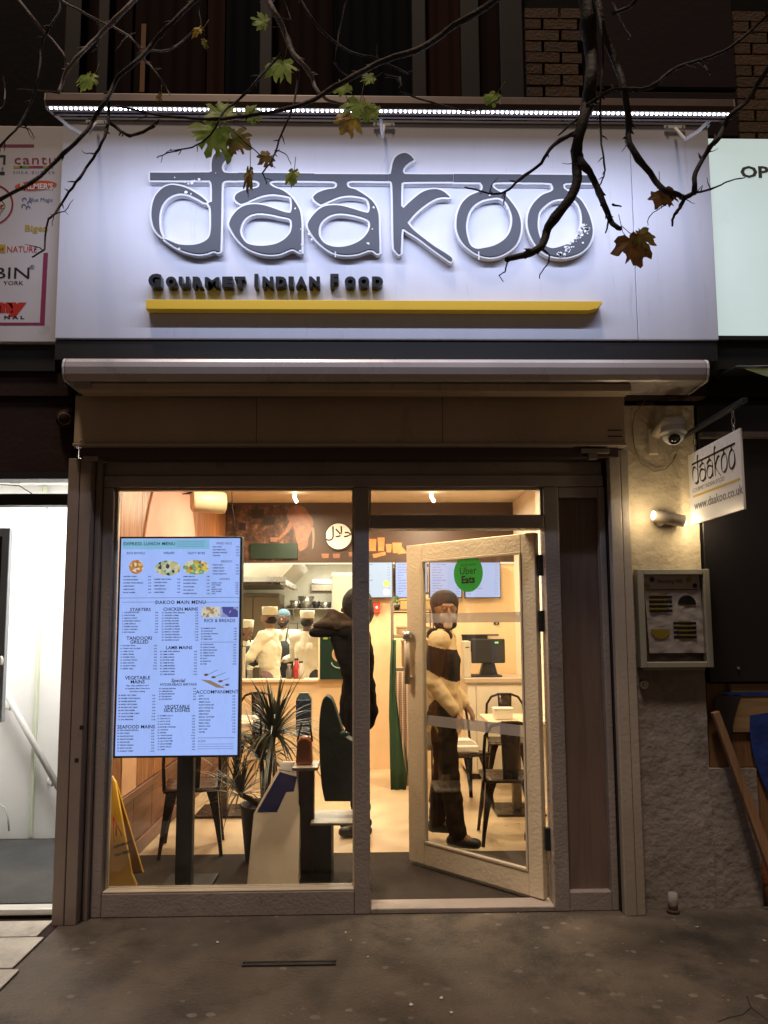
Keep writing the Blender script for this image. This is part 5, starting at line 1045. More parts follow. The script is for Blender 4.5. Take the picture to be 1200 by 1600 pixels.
sk = thing('wall_socket', 'small dark socket on the cream wall behind the door', 'socket', P(776, 974, 3.79)); q = P(776, 974, 3.78); part('plate', MB().box(q.x-.03, q.x+.03, 3.785, 3.799, q.z-.015, q.z+.015), M_BLACK, sk, bevel=.003); part('switch', MB().box(q.x-.008, q.x+.008, 3.781, 3.7845, q.z-.006, q.z+.006), M_STEEL, sk)
rk = thing('wire_rack', 'steel wire shelf rack with boxes beside the door', 'rack', (.37, 3.1, 0))
M_RK = mat('rack_grey', (.08, .065, .05), .5, .4)
rx0, rx1, ry0, ry1 = .225, .62, 2.9, 3.25
for x in (rx0, rx1):
    for y in (ry0, ry1): part('upright', MB().tube([(x, y, 0), (x, y, 1.80)], .009, 8), M_RK, rk)
zs = (.35, 1.10, 1.42, 1.66)
for z in zs:
    m_ = MB()
    for k in range(8): m_.tube([(rx0, ry0+(ry1-ry0)*k/7, z), (rx1, ry0+(ry1-ry0)*k/7, z)], .004, 5)
    m_.tube([(rx0, ry0, z+.02), (rx1, ry0, z+.02)], .004, 5); part('wire_shelf', m_, M_RK, rk)
def crate(name, lab, cat, x0, x1, y0, y1, z0, h, m1, m2=None):
    t = thing(name, lab, cat, ((x0+x1)/2, (y0+y1)/2, z0)); part('body', MB().box(x0, x1, y0, y1, z0, z0+h), m1, t, bevel=.008)
    part('lid', MB().box(x0-.005, x1+.005, y0-.005, y1+.005, z0+h+.001, z0+h+.02), m2 or m1, t, bevel=.004); return t
crate('bread_box', 'cream bread box on the top shelf of the rack', 'box', .30, .60, 2.95, 3.2, 1.685, .09, mat('box_cream', (.50, .36, .16), .5))
crate('jar_box', 'small dark topped tin on top of the bread box', 'tin', .50, .58, 2.98, 3.1, 1.798, .04, mat('tin_white', (.7, .66, .6), .4), M_BLACK)
crate('paper_stack', 'stack of flat takeaway lids on the middle shelf', 'box', .27, .60, 2.95, 3.2, 1.445, .06, mat('box_pale', (.42, .30, .17), .5)); crate('card_box', 'brown card box under the takeaway lids', 'box', .32, .6, 2.96, 3.2, 1.125, .24, mat('card_tan', (.22, .13, .07), .7))
crate('cool_box', 'grey microwave oven on the lower shelf of the rack', 'microwave', .24, .6, 2.93, 3.2, .375, .26, mat('oven_grey', (.2, .17, .14), .4))
hp_ = thing('herb_pot', 'small green herb plant on top of the rack', 'plant', (.27, 2.98, 1.68)); part('pot', lathe(MB(), (.27, 2.98, 1.685), [(0, 0), (.025, 0), (.032, .05), (0, .05)], 14), M_BLACK, hp_)
m_ = MB()
for k in range(26):
    a = random.random()*6.3; r = random.uniform(.01, .05); z = 1.74+random.random()*.08; c = Vector((.27+r*math.cos(a), 2.98+r*math.sin(a), z)); d = Vector((random.gauss(0, 1), random.gauss(0, 1), random.gauss(0, 1))).normalized()*.016; e2 = d.orthogonal().normalized()*.010; m_.add([c-d, c+e2, c+d, c-e2], [(0, 1, 2, 3)])
part('foliage', m_, mat('herb_green', (.05, .14, .03), .6), hp_)
rb = thing('red_box', 'red wall box half hidden behind the figure in black', 'box', P(592, 955, 3.75)); a_, b_ = P(583, 941, 3.74), P(594, 958, 3.74); part('case', MB().box(a_.x, b_.x, 3.74, 3.799, b_.z, a_.z), mat('box_red', (.6, .05, .03), .4), rb, bevel=.005); part('button', MB().ell(((a_.x+b_.x)/2, 3.738, (a_.z+b_.z)/2), (.015, .006, .015)), M_WHITE, rb)
# coat hanging from the rack
M_GRN = mat('coat_green', (.015, .05, .02), .8, 0, .3, 30, .2, 5); 
def check_mat():
    mt = bpy.data.materials.new('coat_check'); mt.use_nodes = True; N = mt.node_tree.nodes; L = mt.node_tree.links; tc = N.new('ShaderNodeTexCoord'); b = N['Principled BSDF']; b.inputs['Roughness'].default_value = .85
    prev = (.30, .19, .12, 1); pv = None
    for ax, sc, col in (('X', 15, (.05, .03, .02)), ('Z', 15, (.06, .03, .02)), ('X', 7, (.5, .4, .3))):
        wv = N.new('ShaderNodeTexWave'); wv.wave_type = 'BANDS'; wv.bands_direction = ax; wv.inputs['Scale'].default_value = sc; wv.inputs['Distortion'].default_value = .8; L.new(tc.outputs['Object'], wv.inputs['Vector'])
        r = N.new('ShaderNodeMapRange'); r.inputs[1].default_value = .6; r.inputs[2].default_value = .8; r.inputs[4].default_value = .7; L.new(wv.outputs['Fac'], r.inputs[0])
        mx = N.new('ShaderNodeMix'); mx.data_type = 'RGBA'; L.new(r.outputs[0], mx.inputs[0])
        if pv: L.new(pv, mx.inputs[6])
        else: mx.inputs[6].default_value = prev
        mx.inputs[7].default_value = (*col, 1); pv = mx.outputs[2]
    L.new(pv, b.inputs['Base Color']); return mt
cot = thing('hanging_coat', 'long green coat with brown checked lining hanging from the wire rack', 'coat', P(625, 1085, 2.85))
def cloth_strip(rows, Y, amp=.02, ph=0, n=9):
    g = []
    for (v, u0, u1) in rows:
        r = []
        for i in range(n):
            q = P(u0+(u1-u0)*i/(n-1), v, Y); r.append((q.x, Y+amp*math.sin(i*1.5+ph+v*.02), q.z))
        g.append(r)
    return MB().sheet(g)
part('green_side', cloth_strip([(1000, 612, 618), (1040, 610, 618), (1080, 609, 620), (1120, 608, 626), (1160, 609, 632), (1200, 610, 638), (1235, 611, 634)], 2.84, .012), M_GRN, cot, solid=.012)
part('checked_side', cloth_strip([(1050, 619, 652), (1080, 618, 650), (1110, 622, 650), (1150, 627, 652), (1190, 632, 654), (1215, 637, 655), (1228, 634, 648)], 2.83, .015, 1), check_mat(), cot, solid=.01)

# ------------------------------------------------------------------ chairs and tables
def make_chair():
    t = thing('metal_chair', '', 'chair')
    m_ = MB(); g = []
    for k in range(9):
        y = -.18+.36*k/8; wv = .185-.012*(k/8)
        g.append([(-wv+2*wv*i/8, y, .45-.012*math.cos((i-4)/4*1.5)*math.cos((k-4)/4*1.5)) for i in range(9)])
    part('seat', m_.sheet(g), M_TOLIX, t, solid=.008)
    m_ = MB(); rim = [(.185, -.18), (.175, .18), (-.175, .18), (-.185, -.18)]
    part('seat_rim', MB().tube([(x, y, .44) for x, y in rim+rim[:1]], .013, 8), M_TOLIX, t)
    for sx in (-1, 1):
        for sy in (-1, 1):
            m_ = MB(); pts = []
            for k, (z, w_) in enumerate(((.44, .075), (.36, .055), (.22, .035), (.08, .022), (.0, .02))):
                f = 1-z/.44; cx = sx*(.165+.045*f); cy = sy*(.155+.05*f)+(0 if sy < 0 else 0)
                pts.append([Vector((cx-sx*w_, cy, z)), Vector((cx, cy, z)), Vector((cx, cy-sy*w_, z))])
            m_.sheet([[p for p in r] for r in pts], sm=False); part('leg', m_, M_TOLIX, t, solid=.008)
    arc = [(-.18, .15, .44), (-.185, .19, .62), (-.175, .215, .76), (-.13, .228, .83), (-.06, .235, .855), (.06, .235, .855), (.13, .228, .83), (.175, .215, .76), (.185, .19, .62), (.18, .15, .44)]
    part('back_frame', MB().tube(arc, .012, 8), M_TOLIX, t)
    g = [[(x*(1-.25*(1-k/4)), .175+.055*k/4-.004, .44+.405*k/4) for x in (-.068, -.03, .03, .068)] for k in range(5)]
    part('back_splat', MB().sheet(g), M_TOLIX, t, solid=.006)
    return t
ch0 = make_chair()
for i, (x, y, rz, lab) in enumerate([(1.00, 1.28, 176, 'nearest dark metal chair with its back to the open door'), (1.30, 2.82, -6, 'dark metal chair facing the street on the far side of the right table'), (.78, 2.25, 20, 'dark metal chair behind the figure in the beanie, papers on its seat'), (-1.23, 1.10, 190, 'dark metal chair just behind the menu screen stand'), (-1.12, 3.15, 5, 'dark metal chair under the hatch, behind the spiky plant')]):
    c = ch0 if i == 0 else copy_tree(ch0); c.location = (x, y, .001); c.rotation_euler = (0, 0, R_(rz)); c['label'] = lab; c['group'] = 'dark metal cafe chairs'
def table(x, y, lab):
    t = thing('cafe_table', lab, 'table', (x, y, 0), 'cafe tables'); part('tabletop', MB().box(x-.26, x+.26, y-.26, y+.26, .735, .76), mat('table_top_cream', (.75, .62, .45), .35), t, bevel=.004)
    part('pedestal', MB().box(x-.035, x+.035, y-.035, y+.035, .02, .734), mat('pedestal_bronze', (.10, .07, .04), .4, .5), t); part('foot', MB().box(x-.2, x+.2, y-.2, y+.2, .002, .019), M_TOLIX, t, bevel=.003); return t
table(1.22, 2.05, 'square pale topped table between the two right chairs'); table(-1.22, 2.1, 'square pale topped table by the wooden side wall')
pb = thing('paper_bag', 'white takeaway paper packet lying on the chair seat', 'packet', (.80, 2.2, .46)); part('packet', MB().box(.70, .92, 2.10, 2.32, .462, .52), mat('paper_white', (.75, .68, .58), .7, 0, .4, 12), pb, bevel=.012); part('fold', MB().prism([(.70, .521), (.92, .521), (.86, .56), (.76, .56)], 2.14, 2.28), mat('paper_white', (.75, .68, .58), .7), pb)
cupb = thing('door_stop', 'small dark rubber door stop on the floor', 'door stop', P(824, 1311, 0, 2)); q = P(824, 1313, 0, 2); part('cup', MB().tube([(q.x, q.y, .001), (q.x, q.y, .05)], [.022, .02], 14), M_BLACK, cupb); part('ring', MB().tube([(q.x, q.y, .051), (q.x, q.y, .056)], .019, 14), M_STEEL, cupb)

# plant, made-up bin, stool and bag behind window
M_LEAFP = mat('dracaena_leaf', (.020, .028, .012), .45, 0, 0, 1, .5, 3); M_LEAFP2 = mat('dracaena_leaf_light', (.055, .06, .024), .45)
plt = thing('spiky_plant', 'spiky dracaena with long arching leaves in a dark pot behind the window', 'plant', (-.70, .85, 0))
part('pot', lathe(MB(), (-.70, .85, .013), [(0, 0), (.12, 0), (.155, .34), (.16, .36), (.145, .36), (.135, .32), (0, .32)], 24), M_BLACK, plt)
part('soil', MB().tube([(-.70, .85, .334), (-.70, .85, .34)], .133, 20), M_DARK, plt)
heads = [Vector((-.64, .85, .82)), Vector((-.72, .83, .66)), Vector((-.85, .80, .44))]
for hd_ in heads: part('trunk', MB().tube([Vector((-.70, .85, .335)), Vector((-.70, .85, .36))*.4+hd_*.6, hd_], [.022, .018, .014], 8), mat('bark_brown', (.10, .06, .03), .8), plt)
rp_ = random.Random(5)
for k in range(285):
    hd_ = heads[0] if k < 160 else (heads[1] if k < 235 else heads[2])
    a = rp_.random()*6.283; L_ = rp_.uniform(.34, .66)*(1 if k < 160 else .85); el = rp_.uniform(-.1, 1.45); wd = rp_.uniform(.007, .014); droop = rp_.uniform(.25, .62)
    d = Vector((math.cos(a)*math.cos(el), math.sin(a)*math.cos(el)*.8, math.sin(el))); side = d.cross(Vector((0, 0, 1))).normalized(); g = []
    for j in range(8):
        t = j/7; c = hd_+d*L_*t+Vector((0, 0, -droop*L_*t*t*(1.3-math.sin(el)*.6))); c.y = max(.30, c.y); w_ = wd*(math.sin(math.pi*min(1, t*.9+.12))**.6)*(1-t*.55) if j < 7 else .0006
        g.append([c-side*w_, c+Vector((0, 0, -.003*(1-t))), c+side*w_])
    part('leaf', MB().sheet(g), M_LEAFP2 if rp_.random() < .3 else M_LEAFP, plt)
wp = thing('reflection_bin', 'made-up pale tapering bin with dark blue front, shaped after a window reflection', 'bin', (-.55, .3, 0))  # invented bin, stands in for a pale reflection in the window
Yp = .24
f0 = [P(385, 1387, Yp), P(396, 1272, Yp), P(441, 1190, Yp), P(470, 1190, Yp), P(466, 1387, Yp)]
PB = lambda u, v, o=0: P(u, v, .14+.30*(1387-v)/197-o)
f0 = [PB(385, 1386), PB(396, 1272), PB(441, 1190), PB(470, 1190), PB(466, 1386)]; bk_ = [Vector((p.x, .46, p.z)) for p in f0]; n = 5
m_ = MB(); m_.add(f0+bk_, [tuple(range(n)), tuple(range(2*n-1, n-1, -1))]+[(i, n+i, n+(i+1) % n, (i+1) % n) for i in range(n)]); part('shell', m_, mat('bin_beige', (.80, .64, .50), .25, 0, 0, 1, .05, 3), wp, bevel=.006)
pts = [PB(a, b, .002) for a, b in ((402, 1268), (437, 1206), (464, 1214), (452, 1270))]; part('front_panel', MB().hexa(pts, [p-Vector((0, .002, -.001)) for p in pts]), mat('gloss_navy', (.008, .012, .09), .12, coat=1), wp)
pts = [PB(a, b, .002) for a, b in ((441, 1193), (466, 1193), (465, 1207), (436, 1202))]; part('label_panel', MB().hexa(pts, [p-Vector((0, .002, -.001)) for p in pts]), mat('label_pale', (.75, .72, .7), .4), wp)
ht = thing('pedestal_table', 'narrow dark pedestal table beside the pale bin', 'table', (-.41, .35, 0))
a_, b_ = P(466, 1190, .30), P(490, 1190, .30); part('column', MB().box(a_.x, b_.x, .33, .41, .03, .70), mat('column_maroon', (.03, .012, .010), .3), ht, bevel=.006); part('foot', MB().box(a_.x-.05, b_.x+.06, .25, .45, .013, .029), M_BLACK, ht, bevel=.004); part('tabletop', MB().box(a_.x-.03, b_.x+.03, .24, .46, .701, .72), mat('top_grey', (.45, .36, .28), .3), ht, bevel=.004)
vb = thing('brown_handbag', 'glossy red-brown bag standing on the pedestal table', 'bag', (-.40, .35, .72)); q = Vector((-.39, .35, .80)); part('body', MB().prism([(q.x-.05, .722), (q.x+.05, .722), (q.x+.042, .86), (q.x+.02, .885), (q.x-.02, .885), (q.x-.042, .86)], .30, .38), mat('leather_red_brown', (.30, .08, .03), .25, coat=.5), vb, bevel=.014); part('strap', MB().tube([q+Vector((-.045, 0, .05)), q+Vector((-.02, 0, .16)), q+Vector((.03, 0, .16)), q+Vector((.045, 0, .05))], .006, 8), M_BLACK, vb)
bb = thing('blue_bag', 'dark blue shiny drinks carton standing on the hatch side counter', 'carton', P(470, 1110, 3.0)); a_, b_ = P(462, 1093, 1.9), P(486, 1150, 1.9); part('carton', MB().box(a_.x, b_.x, 1.9, 2.0, b_.z-.0, a_.z), mat('carton_navy', (.02, .04, .10), .2), bb, bevel=.01); part('carton_stand', MB().box(a_.x+.02, b_.x-.02, 1.92, 1.99, .002, b_.z-.001), mat('stand_tan', (.5, .34, .18), .5), bb)
part('carton_top', MB().prism([(a_.x, a_.z+.001), (b_.x, a_.z+.001), (b_.x-.03, a_.z+.05), (a_.x+.03, a_.z+.05)], 1.92, 1.98), mat('carton_teal', (.12, .2, .22), .3), bb)
stl = thing('low_bench', 'low bench with a thin pale top and black block legs under the tall bag', 'bench', (-.25, .38, 0))
a_, b_ = P(488, 1262, .28), P(518, 1262, .28); c_ = P(572, 1262, .28); zt2 = .40
part('seat', MB().box(a_.x-.01, c_.x, .26, .56, zt2-.016, zt2), mat('bench_top', (.50, .42, .32), .4), stl, bevel=.004)
for x0, x1 in ((a_.x, b_.x), (c_.x-.05, c_.x-.01)): part('leg', MB().box(x0, x1, .27, .55, .013, zt2-.017), M_BLACK, stl, bevel=.006)
tbg = thing('tall_dark_bag', 'tall bottle-green bag with pointed top standing on the low bench', 'bag', (-.22, .42, zt2))
Yg = .40; pts = [(503, 1225), (500, 1180), (499, 1140), (501, 1110), (505, 1092), (511, 1086), (519, 1092), (526, 1110), (534, 1135), (541, 1150), (556, 1158), (560, 1250), (508, 1250)]
lp_ = smooth([(lambda q: Vector((q.x, max(zt2+.002, q.z))))(P(a, b, Yg)) for a, b in pts], n=3); m_ = MB().prism([(p.x, p.y) for p in lp_], Yg-.04, Yg+.10); part('body', m_, mat('bag_green', (.010, .022, .014), .55, 0, .6, 14, .3, 6), tbg, bevel=.02)
part('side_label', MB().ell(P(538, 1147, Yg-.05), (.03, .006, .016)), mat('bag_teal', (.05, .09, .08), .3), tbg)
# wet floor sign
wf = thing('wet_floor_sign', 'yellow folding cleaning in progress floor sign leaning inside the window', 'floor sign', (-1.36, .15, 0))
Yw = .13
PW = lambda u, v, o=0: P(u, v, Yw+.26*min(1, max(0, (1388-v)/174))-o)
f0 = [PW(166, 1388), PW(170, 1216), PW(175, 1213), PW(180, 1222), PW(206, 1366), PW(214, 1384), PW(196, 1388)]
M_WF = mat('sign_yellow_plastic', (.80, .45, .04), .4)
n = len(f0); bk_ = [p+Vector((0, .02, .004)) for p in f0]; m_ = MB(); m_.add(f0+bk_, [tuple(range(n)), tuple(range(2*n-1, n-1, -1))]+[(i, n+i, n+(i+1) % n, (i+1) % n) for i in range(n)]); part('front_leaf', m_, M_WF, wf, bevel=.004)
f1 = [P(174, 1218, Yw+.285), P(181, 1222, Yw+.285), P(226, 1372, Yw+.52), P(196, 1376, Yw+.52)]; bk_ = [p+Vector((0, .018, .004)) for p in f1]; part('back_leaf', MB().hexa(f1, bk_), M_WF, wf, bevel=.003)
tri = [PW(177.5, 1276, .003), PW(190.5, 1305, .003), PW(178.5, 1316, .003)]; part('warning_triangle', MB().tube(tri+tri[:1], .004, 5), C_['red'], wf)
part('exclamation', MB().tube([PW(181.5, 1291, .003), PW(182, 1307, .003)], .004, 5), M_BLACK, wf)
uv_ = (PW(180, 1250)-PW(186, 1330)).normalized(); rv = Vector((1, 0, .22)); rv = (rv-uv_*rv.dot(uv_)).normalized()
part('lettering', text_mb(MB(), 'CLEANING IN', PW(176, 1326, .004), rv, uv_, .020, res=1, bold=.0009, space=.85), M_INK, wf, keep=1); part('lettering', text_mb(MB(), 'PROGRESS', PW(179, 1339, .004), rv, uv_, .022, res=1, bold=.0009, space=.85), M_INK, wf, keep=1)

# ------------------------------------------------------------------ the open door
dr_ = thing('shop_door', 'cream glazed shop door standing open into the shop', 'door', (.985, .06, 0))
H = Vector((.982, .07, 0)); dd_ = Vector((-.713, .701, 0)).normalized(); nn = Vector((-dd_.y, dd_.x, 0))   # nn points to the street side? fixed below
if nn.y > 0: nn = -nn
W_ = .985; z0, z1 = .036, 2.07
def dbox(s0, s1, t0, t1, za, zb):
    m_ = MB(); q = [H+dd_*s+nn*t for s, t in ((s0, t0), (s1, t0), (s1, t1), (s0, t1))]
    return m_.hexa([(p.x, p.y, za) for p in q], [(p.x, p.y, zb) for p in q])
M_DOOR = mat('door_cream_paint', (.74, .62, .44), .42, 0, .5, 55, .06, 5, det=3, dirt=(.44, .36, .25), dscale=6, dthr=.62, bdist=.006)
part('hinge_stile', dbox(0, .092, 0, .045, z0, z1), M_DOOR, dr_, bevel=.004); part('lock_stile', dbox(W_-.13, W_, 0, .045, z0, z1), M_DOOR, dr_, bevel=.004)
part('top_rail', dbox(.0925, W_-.131, 0, .045, z1-.105, z1), M_DOOR, dr_, bevel=.004); part('bottom_rail', dbox(.0925, W_-.131, 0, .045, z0, z0+.13), M_DOOR, dr_, bevel=.004)
for (s0_, s1_, za, zb) in ((.093, .105, z0+.131, z1-.106), (W_-.143, W_-.131, z0+.131, z1-.106), (.1055, W_-.144, z0+.131, z0+.145), (.1055, W_-.144, z1-.12, z1-.106)): part('glazing_bead', dbox(s0_, s1_, .02, .05, za, zb), M_BEAD, dr_, bevel=.002)
part('door_glass', dbox(.096, W_-.135, .018, .024, z0+.132, z1-.108), glassmat('door_glass_clear', (.95, .95, .93)), dr_)
mt = bpy.data.materials.new('frosted_film'); mt.use_nodes = True; N = mt.node_tree.nodes; L = mt.node_tree.links; mx = N.new('ShaderNodeMixShader'); tr = N.new('ShaderNodeBsdfTransparent'); N['Principled BSDF'].inputs['Base Color'].default_value = (.5, .46, .46, 1); mx.inputs[0].default_value = .48; L.new(tr.outputs[0], mx.inputs[1]); L.new(N['Principled BSDF'].outputs[0], mx.inputs[2]); L.new(mx.outputs[0], N['Material Output'].inputs[0])
part('frosted_band', dbox(.106, W_-.145, .025, .026, 1.555, 1.615), mt, dr_); part('frosted_band', dbox(.106, W_-.145, .025, .026, .90, .965), mt, dr_)
for z in (.30, 1.50, 1.82): part('hinge', MB().box(.968, .9945, .028, .062, z, z+.12), M_BLACK, dr_, bevel=.003)
c = H+dd_*.489+nn*.027; n = 40; rr = .112
part('green_sticker', MB().add([tuple(c-dd_*rr*math.cos(2*math.pi*k/n)+Vector((0, 0, 1.86+rr*1.04*math.sin(2*math.pi*k/n)))) for k in range(n)], [tuple(range(n))]), sticker_mat('sticker_green', (.05, .50, .10)), dr_, keep=1)
R2 = tuple(-dd_); c = c+nn*.0015
for s, dz, sz, bo_ in (('ORDER WITH', 1.905, .020, 0), ('Uber', 1.855, .064, .0003), ('Eats', 1.800, .064, .0022)):
    part('lettering', text_mb(MB(), s, c+Vector((0, 0, dz)), R2, ZU, sz, align='CENTER', bold=bo_), M_INK, dr_, keep=1)
hb_ = H+dd_*(W_-.03)+nn*.08
part('pull_handle', MB().tube([hb_+Vector((0, 0, 1.16)), hb_+Vector((0, 0, 1.50))], .019, 14), M_BEAD, dr_)
for z in (1.20, 1.46): part('handle_mount', MB().tube([hb_+Vector((0, 0, z)), hb_-nn*.04+Vector((0, 0, z))], .014, 10), M_BEAD, dr_)
part('handle_collar', MB().tube([hb_+Vector((0, 0, 1.45)), hb_+Vector((0, 0, 1.50))], .028, 14), M_STEEL, dr_)

# ================================================================== PEOPLE
def capsules(mb, caps):
    for c in caps:
        if c[0] == 'e': mb.ell(c[1], c[2], nu=16, nv=12)
        else:
            p0, r0, p1, r1 = [Vector(c[0]), c[1], Vector(c[2]), c[3]]; d = p1-p0; L_ = max(d.length, 1e-4); d = d/L_; pts = []; rr = []
            for a in (90, 60, 30): pts.append(p0-d*r0*math.sin(R_(a))); rr.append(max(1e-4, r0*math.cos(R_(a))))
            pts.append(p0); rr.append(r0); pts.append(p1); rr.append(r1)
            for a in (30, 60, 90): pts.append(p1+d*r1*math.sin(R_(a))); rr.append(max(1e-4, r1*math.cos(R_(a))))
            mb.tube(pts, rr, 12, cap=False)
from mathutils import noise as mnoise
def blobpart(name, caps, m, parent, vox=.012, smooth_it=3, label=None, wr=0, split=None):
    mb = MB(); capsules(mb, caps); me = bpy.data.meshes.new(name); me.from_pydata([tuple(v) for v in mb.v], [], mb.f)
    o = bpy.data.objects.new(name, me); COL.objects.link(o)
    md = o.modifiers.new('r', 'REMESH'); md.mode = 'VOXEL'; md.voxel_size = vox; md.use_smooth_shade = True
    md = o.modifiers.new('s', 'SMOOTH'); md.iterations = smooth_it; md.factor = .5
    bpy.context.view_layer.update()
    me2 = bpy.data.meshes.new_from_object(o.evaluated_get(bpy.context.evaluated_depsgraph_get())); bpy.data.objects.remove(o); bpy.data.meshes.remove(me)
    if wr:
        ns_ = [v.normal.copy() for v in me2.vertices]; cs_ = [v.co.copy() for v in me2.vertices]; out_ = []
        for p, q in zip(cs_, ns_):
            f = mnoise.noise(Vector((p.x*9+3.1, p.y*9, p.z*15)))+.35*mnoise.noise(Vector((p.x*22, p.y*22, p.z*28))); out_ += list(p+q*f*wr)
        me2.vertices.foreach_set('co', out_); me2.update()
    me2.name = name; me2.materials.clear(); me2.materials.append(m)
    if split:
        me2.materials.append(split[0])
        for p_ in me2.polygons:
            if split[1](p_.center): p_.material_index = 1
    me2.name = name; me2.polygons.foreach_set('use_smooth', [True]*len(me2.polygons))
    o = bpy.data.objects.new(name, me2); COL.objects.link(o); o.parent = parent
    if label: o['label'] = label
    return o
def person(label, loc, rz, H_=1.75, skin=(.22, .11, .065), top=(.1, .1, .1), legs=(.02, .02, .02), shoe=(.01, .01, .01), pose=None, head_yaw=0, hat=None, hatcol=(.7, .66, .58), hair=(.01, .008, .006), apron=None, vox=.012, bulk=1.0, hood=None, scale=1, band=None, beard=False, walk=0, split=None):
    t = thing('person', label, 'person'); s = H_/1.75
    M_SK = mat('skin_%d' % int(skin[0]*1000), skin, .5, 0, 0, 1, .12, 9); M_TOP = mat('cloth_%d_%d_%d' % tuple(int(c*1000) for c in top), top, .95, 0, .35, 22, .06, 6, spec=.04); M_LEG = mat('cloth_%d_%d_%d' % tuple(int(c*1000) for c in legs), legs, .95, 0, .3, 22, .04, 6, spec=.03)
    V = lambda x, y, z: Vector((x*s, y*s, z*s))
    P_ = dict(shL=V(-.185, 0, 1.42), shR=V(.185, 0, 1.42), elL=V(-.24, -.02, 1.14), elR=V(.24, -.02, 1.14), wrL=V(-.22, -.16, .93), wrR=V(.22, -.16, .93), hipL=V(-.09, 0, .92), hipR=V(.09, 0, .92), knL=V(-.10, -.02, .50), knR=V(.10, -.02, .50), anL=V(-.10, .02, .09), anR=V(.10, .02, .09), hd=V(0, -.02, 1.63), nk=V(0, .0, 1.46), ch=V(0, 0, 1.28), wa=V(0, 0, 1.06))
    if pose:
        for k, v in pose.items(): P_[k] = V(*v)
    if walk: P_['knL'] = V(-.09, -.12*walk, .52); P_['anL'] = V(-.09, -.28*walk, .10); P_['knR'] = V(.09, .02, .50); P_['anR'] = V(.09, .22*walk, .14)
    hm = Matrix.Rotation(R_(head_yaw), 3, 'Z'); hd = P_['hd']; hp = lambda x, y, z: hd+hm@V(x, y, z)
    body = [('e', hd+V(0, .005, .03), V(.076, .092, .095)), (hp(0, -.015, -.02), .062*s, hp(0, -.035, -.075), .035*s), (hp(0, -.085, .005), .012*s, hp(0, -.104, -.022), .014*s), (hp(-.03, -.076, .035), .014*s, hp(.03, -.076, .035), .014*s), (hp(-.022, -.08, -.048), .009*s, hp(.022, -.08, -.048), .009*s), ('e', hp(-.079, .01, .0), V(.012, .02, .03)), ('e', hp(.079, .01, .0), V(.012, .02, .03)),
            (P_['nk'], .055*s, hd+V(0, .02, -.06), .052*s), (P_['nk']-V(0, 0, .02), .07*s, P_['ch'], .10*s), (P_['shL'], .06*s, P_['shR'], .06*s), (P_['ch']+V(-.06, 0, 0), .10*s, P_['wa']+V(-.04, 0, 0), .095*s), (P_['ch']+V(.06, 0, 0), .10*s, P_['wa']+V(.04, 0, 0), .095*s), (P_['wa'], .10*s, (P_['hipL']+P_['hipR'])/2, .095*s)]
    arms = []; hands = []
    for S in 'LR':
        arms += [(P_['sh'+S], .052*s, P_['el'+S], .042*s), (P_['el'+S], .042*s, P_['wr'+S], .028*s)]
        w_ = P_['wr'+S]; d = (w_-P_['el'+S]).normalized(); sd2 = d.cross(V(0, 0, 1)); sd2 = sd2.normalized() if sd2.length > .1 else Vector((1, 0, 0)); up2 = sd2.cross(d).normalized()
        pc = w_+d*.05*s; hands += [(w_, .026*s, w_+d*.02*s, .026*s), (pc-sd2*.020*s, .016*s, pc+sd2*.020*s, .016*s), (w_+d*.02*s-sd2*.015*s, .018*s, pc+d*.03*s-sd2*.022*s, .014*s), (w_+d*.02*s+sd2*.015*s, .018*s, pc+d*.03*s+sd2*.022*s, .014*s)]
        for j, (o_, l_) in enumerate(((-.030, .058), (-.010, .070), (.011, .066), (.031, .050))):
            b0 = pc+d*.03*s+sd2*o_*s; b1 = b0+d*l_*.55*s-up2*.008*s; b2 = b1+d*l_*.40*s-up2*.022*s; hands += [(b0, .0085*s, b1, .008*s), (b1, .008*s, b2, .0065*s)]
        tb_ = w_+d*.03*s; sg_ = 1 if S == 'L' else -1; hands += [(tb_, .013*s, tb_+d*.035*s+sd2*sg_*.042*s-up2*.01*s, .010*s), (tb_+d*.035*s+sd2*sg_*.042*s-up2*.01*s, .010*s, tb_+d*.065*s+sd2*sg_*.045*s-up2*.02*s, .008*s)]
    legc = []
    for S in 'LR': legc += [(P_['hip'+S], .080*s, P_['kn'+S], .052*s), (P_['kn'+S], .050*s, P_['an'+S], .036*s), (P_['an'+S], .042*s, P_['an'+S]+V(0, -.10, -.05), .03*s)]
    blobpart('body', body+arms+hands+legc, M_SK, t, vox, 2)
    g = .014*bulk*s; gr = lambda c, e: ('e', c[1], tuple(q+e for q in c[2])) if c[0] == 'e' else (c[0], c[1]+e, c[2], c[3]+e)
    tops = [gr(c, g) for c in body[8:]]; ar = []
    for S in 'LR': ar += [(P_['sh'+S], .052*s+g, P_['el'+S], .044*s+g), (P_['el'+S], .044*s+g, P_['wr'+S], .034*s+g*.8)]
    blobpart('jacket' if bulk > 1.5 else 'shirt', tops+ar+[(P_['wa'], .108*s+g, (P_['hipL']+P_['hipR'])/2-V(0, 0, .07), .126*s+g)], M_TOP, t, vox, 4, wr=.009*(bulk-.25), split=split)
    blobpart('trousers', [(P_['hipL'], .104*s, P_['hipR'], .104*s)]+[x for S in 'LR' for x in ((P_['hip'+S], .104*s, P_['kn'+S], .076*s), (P_['kn'+S], .076*s, P_['an'+S]+V(0, 0, .0), .064*s))], M_LEG, t, vox, 4, wr=.012)
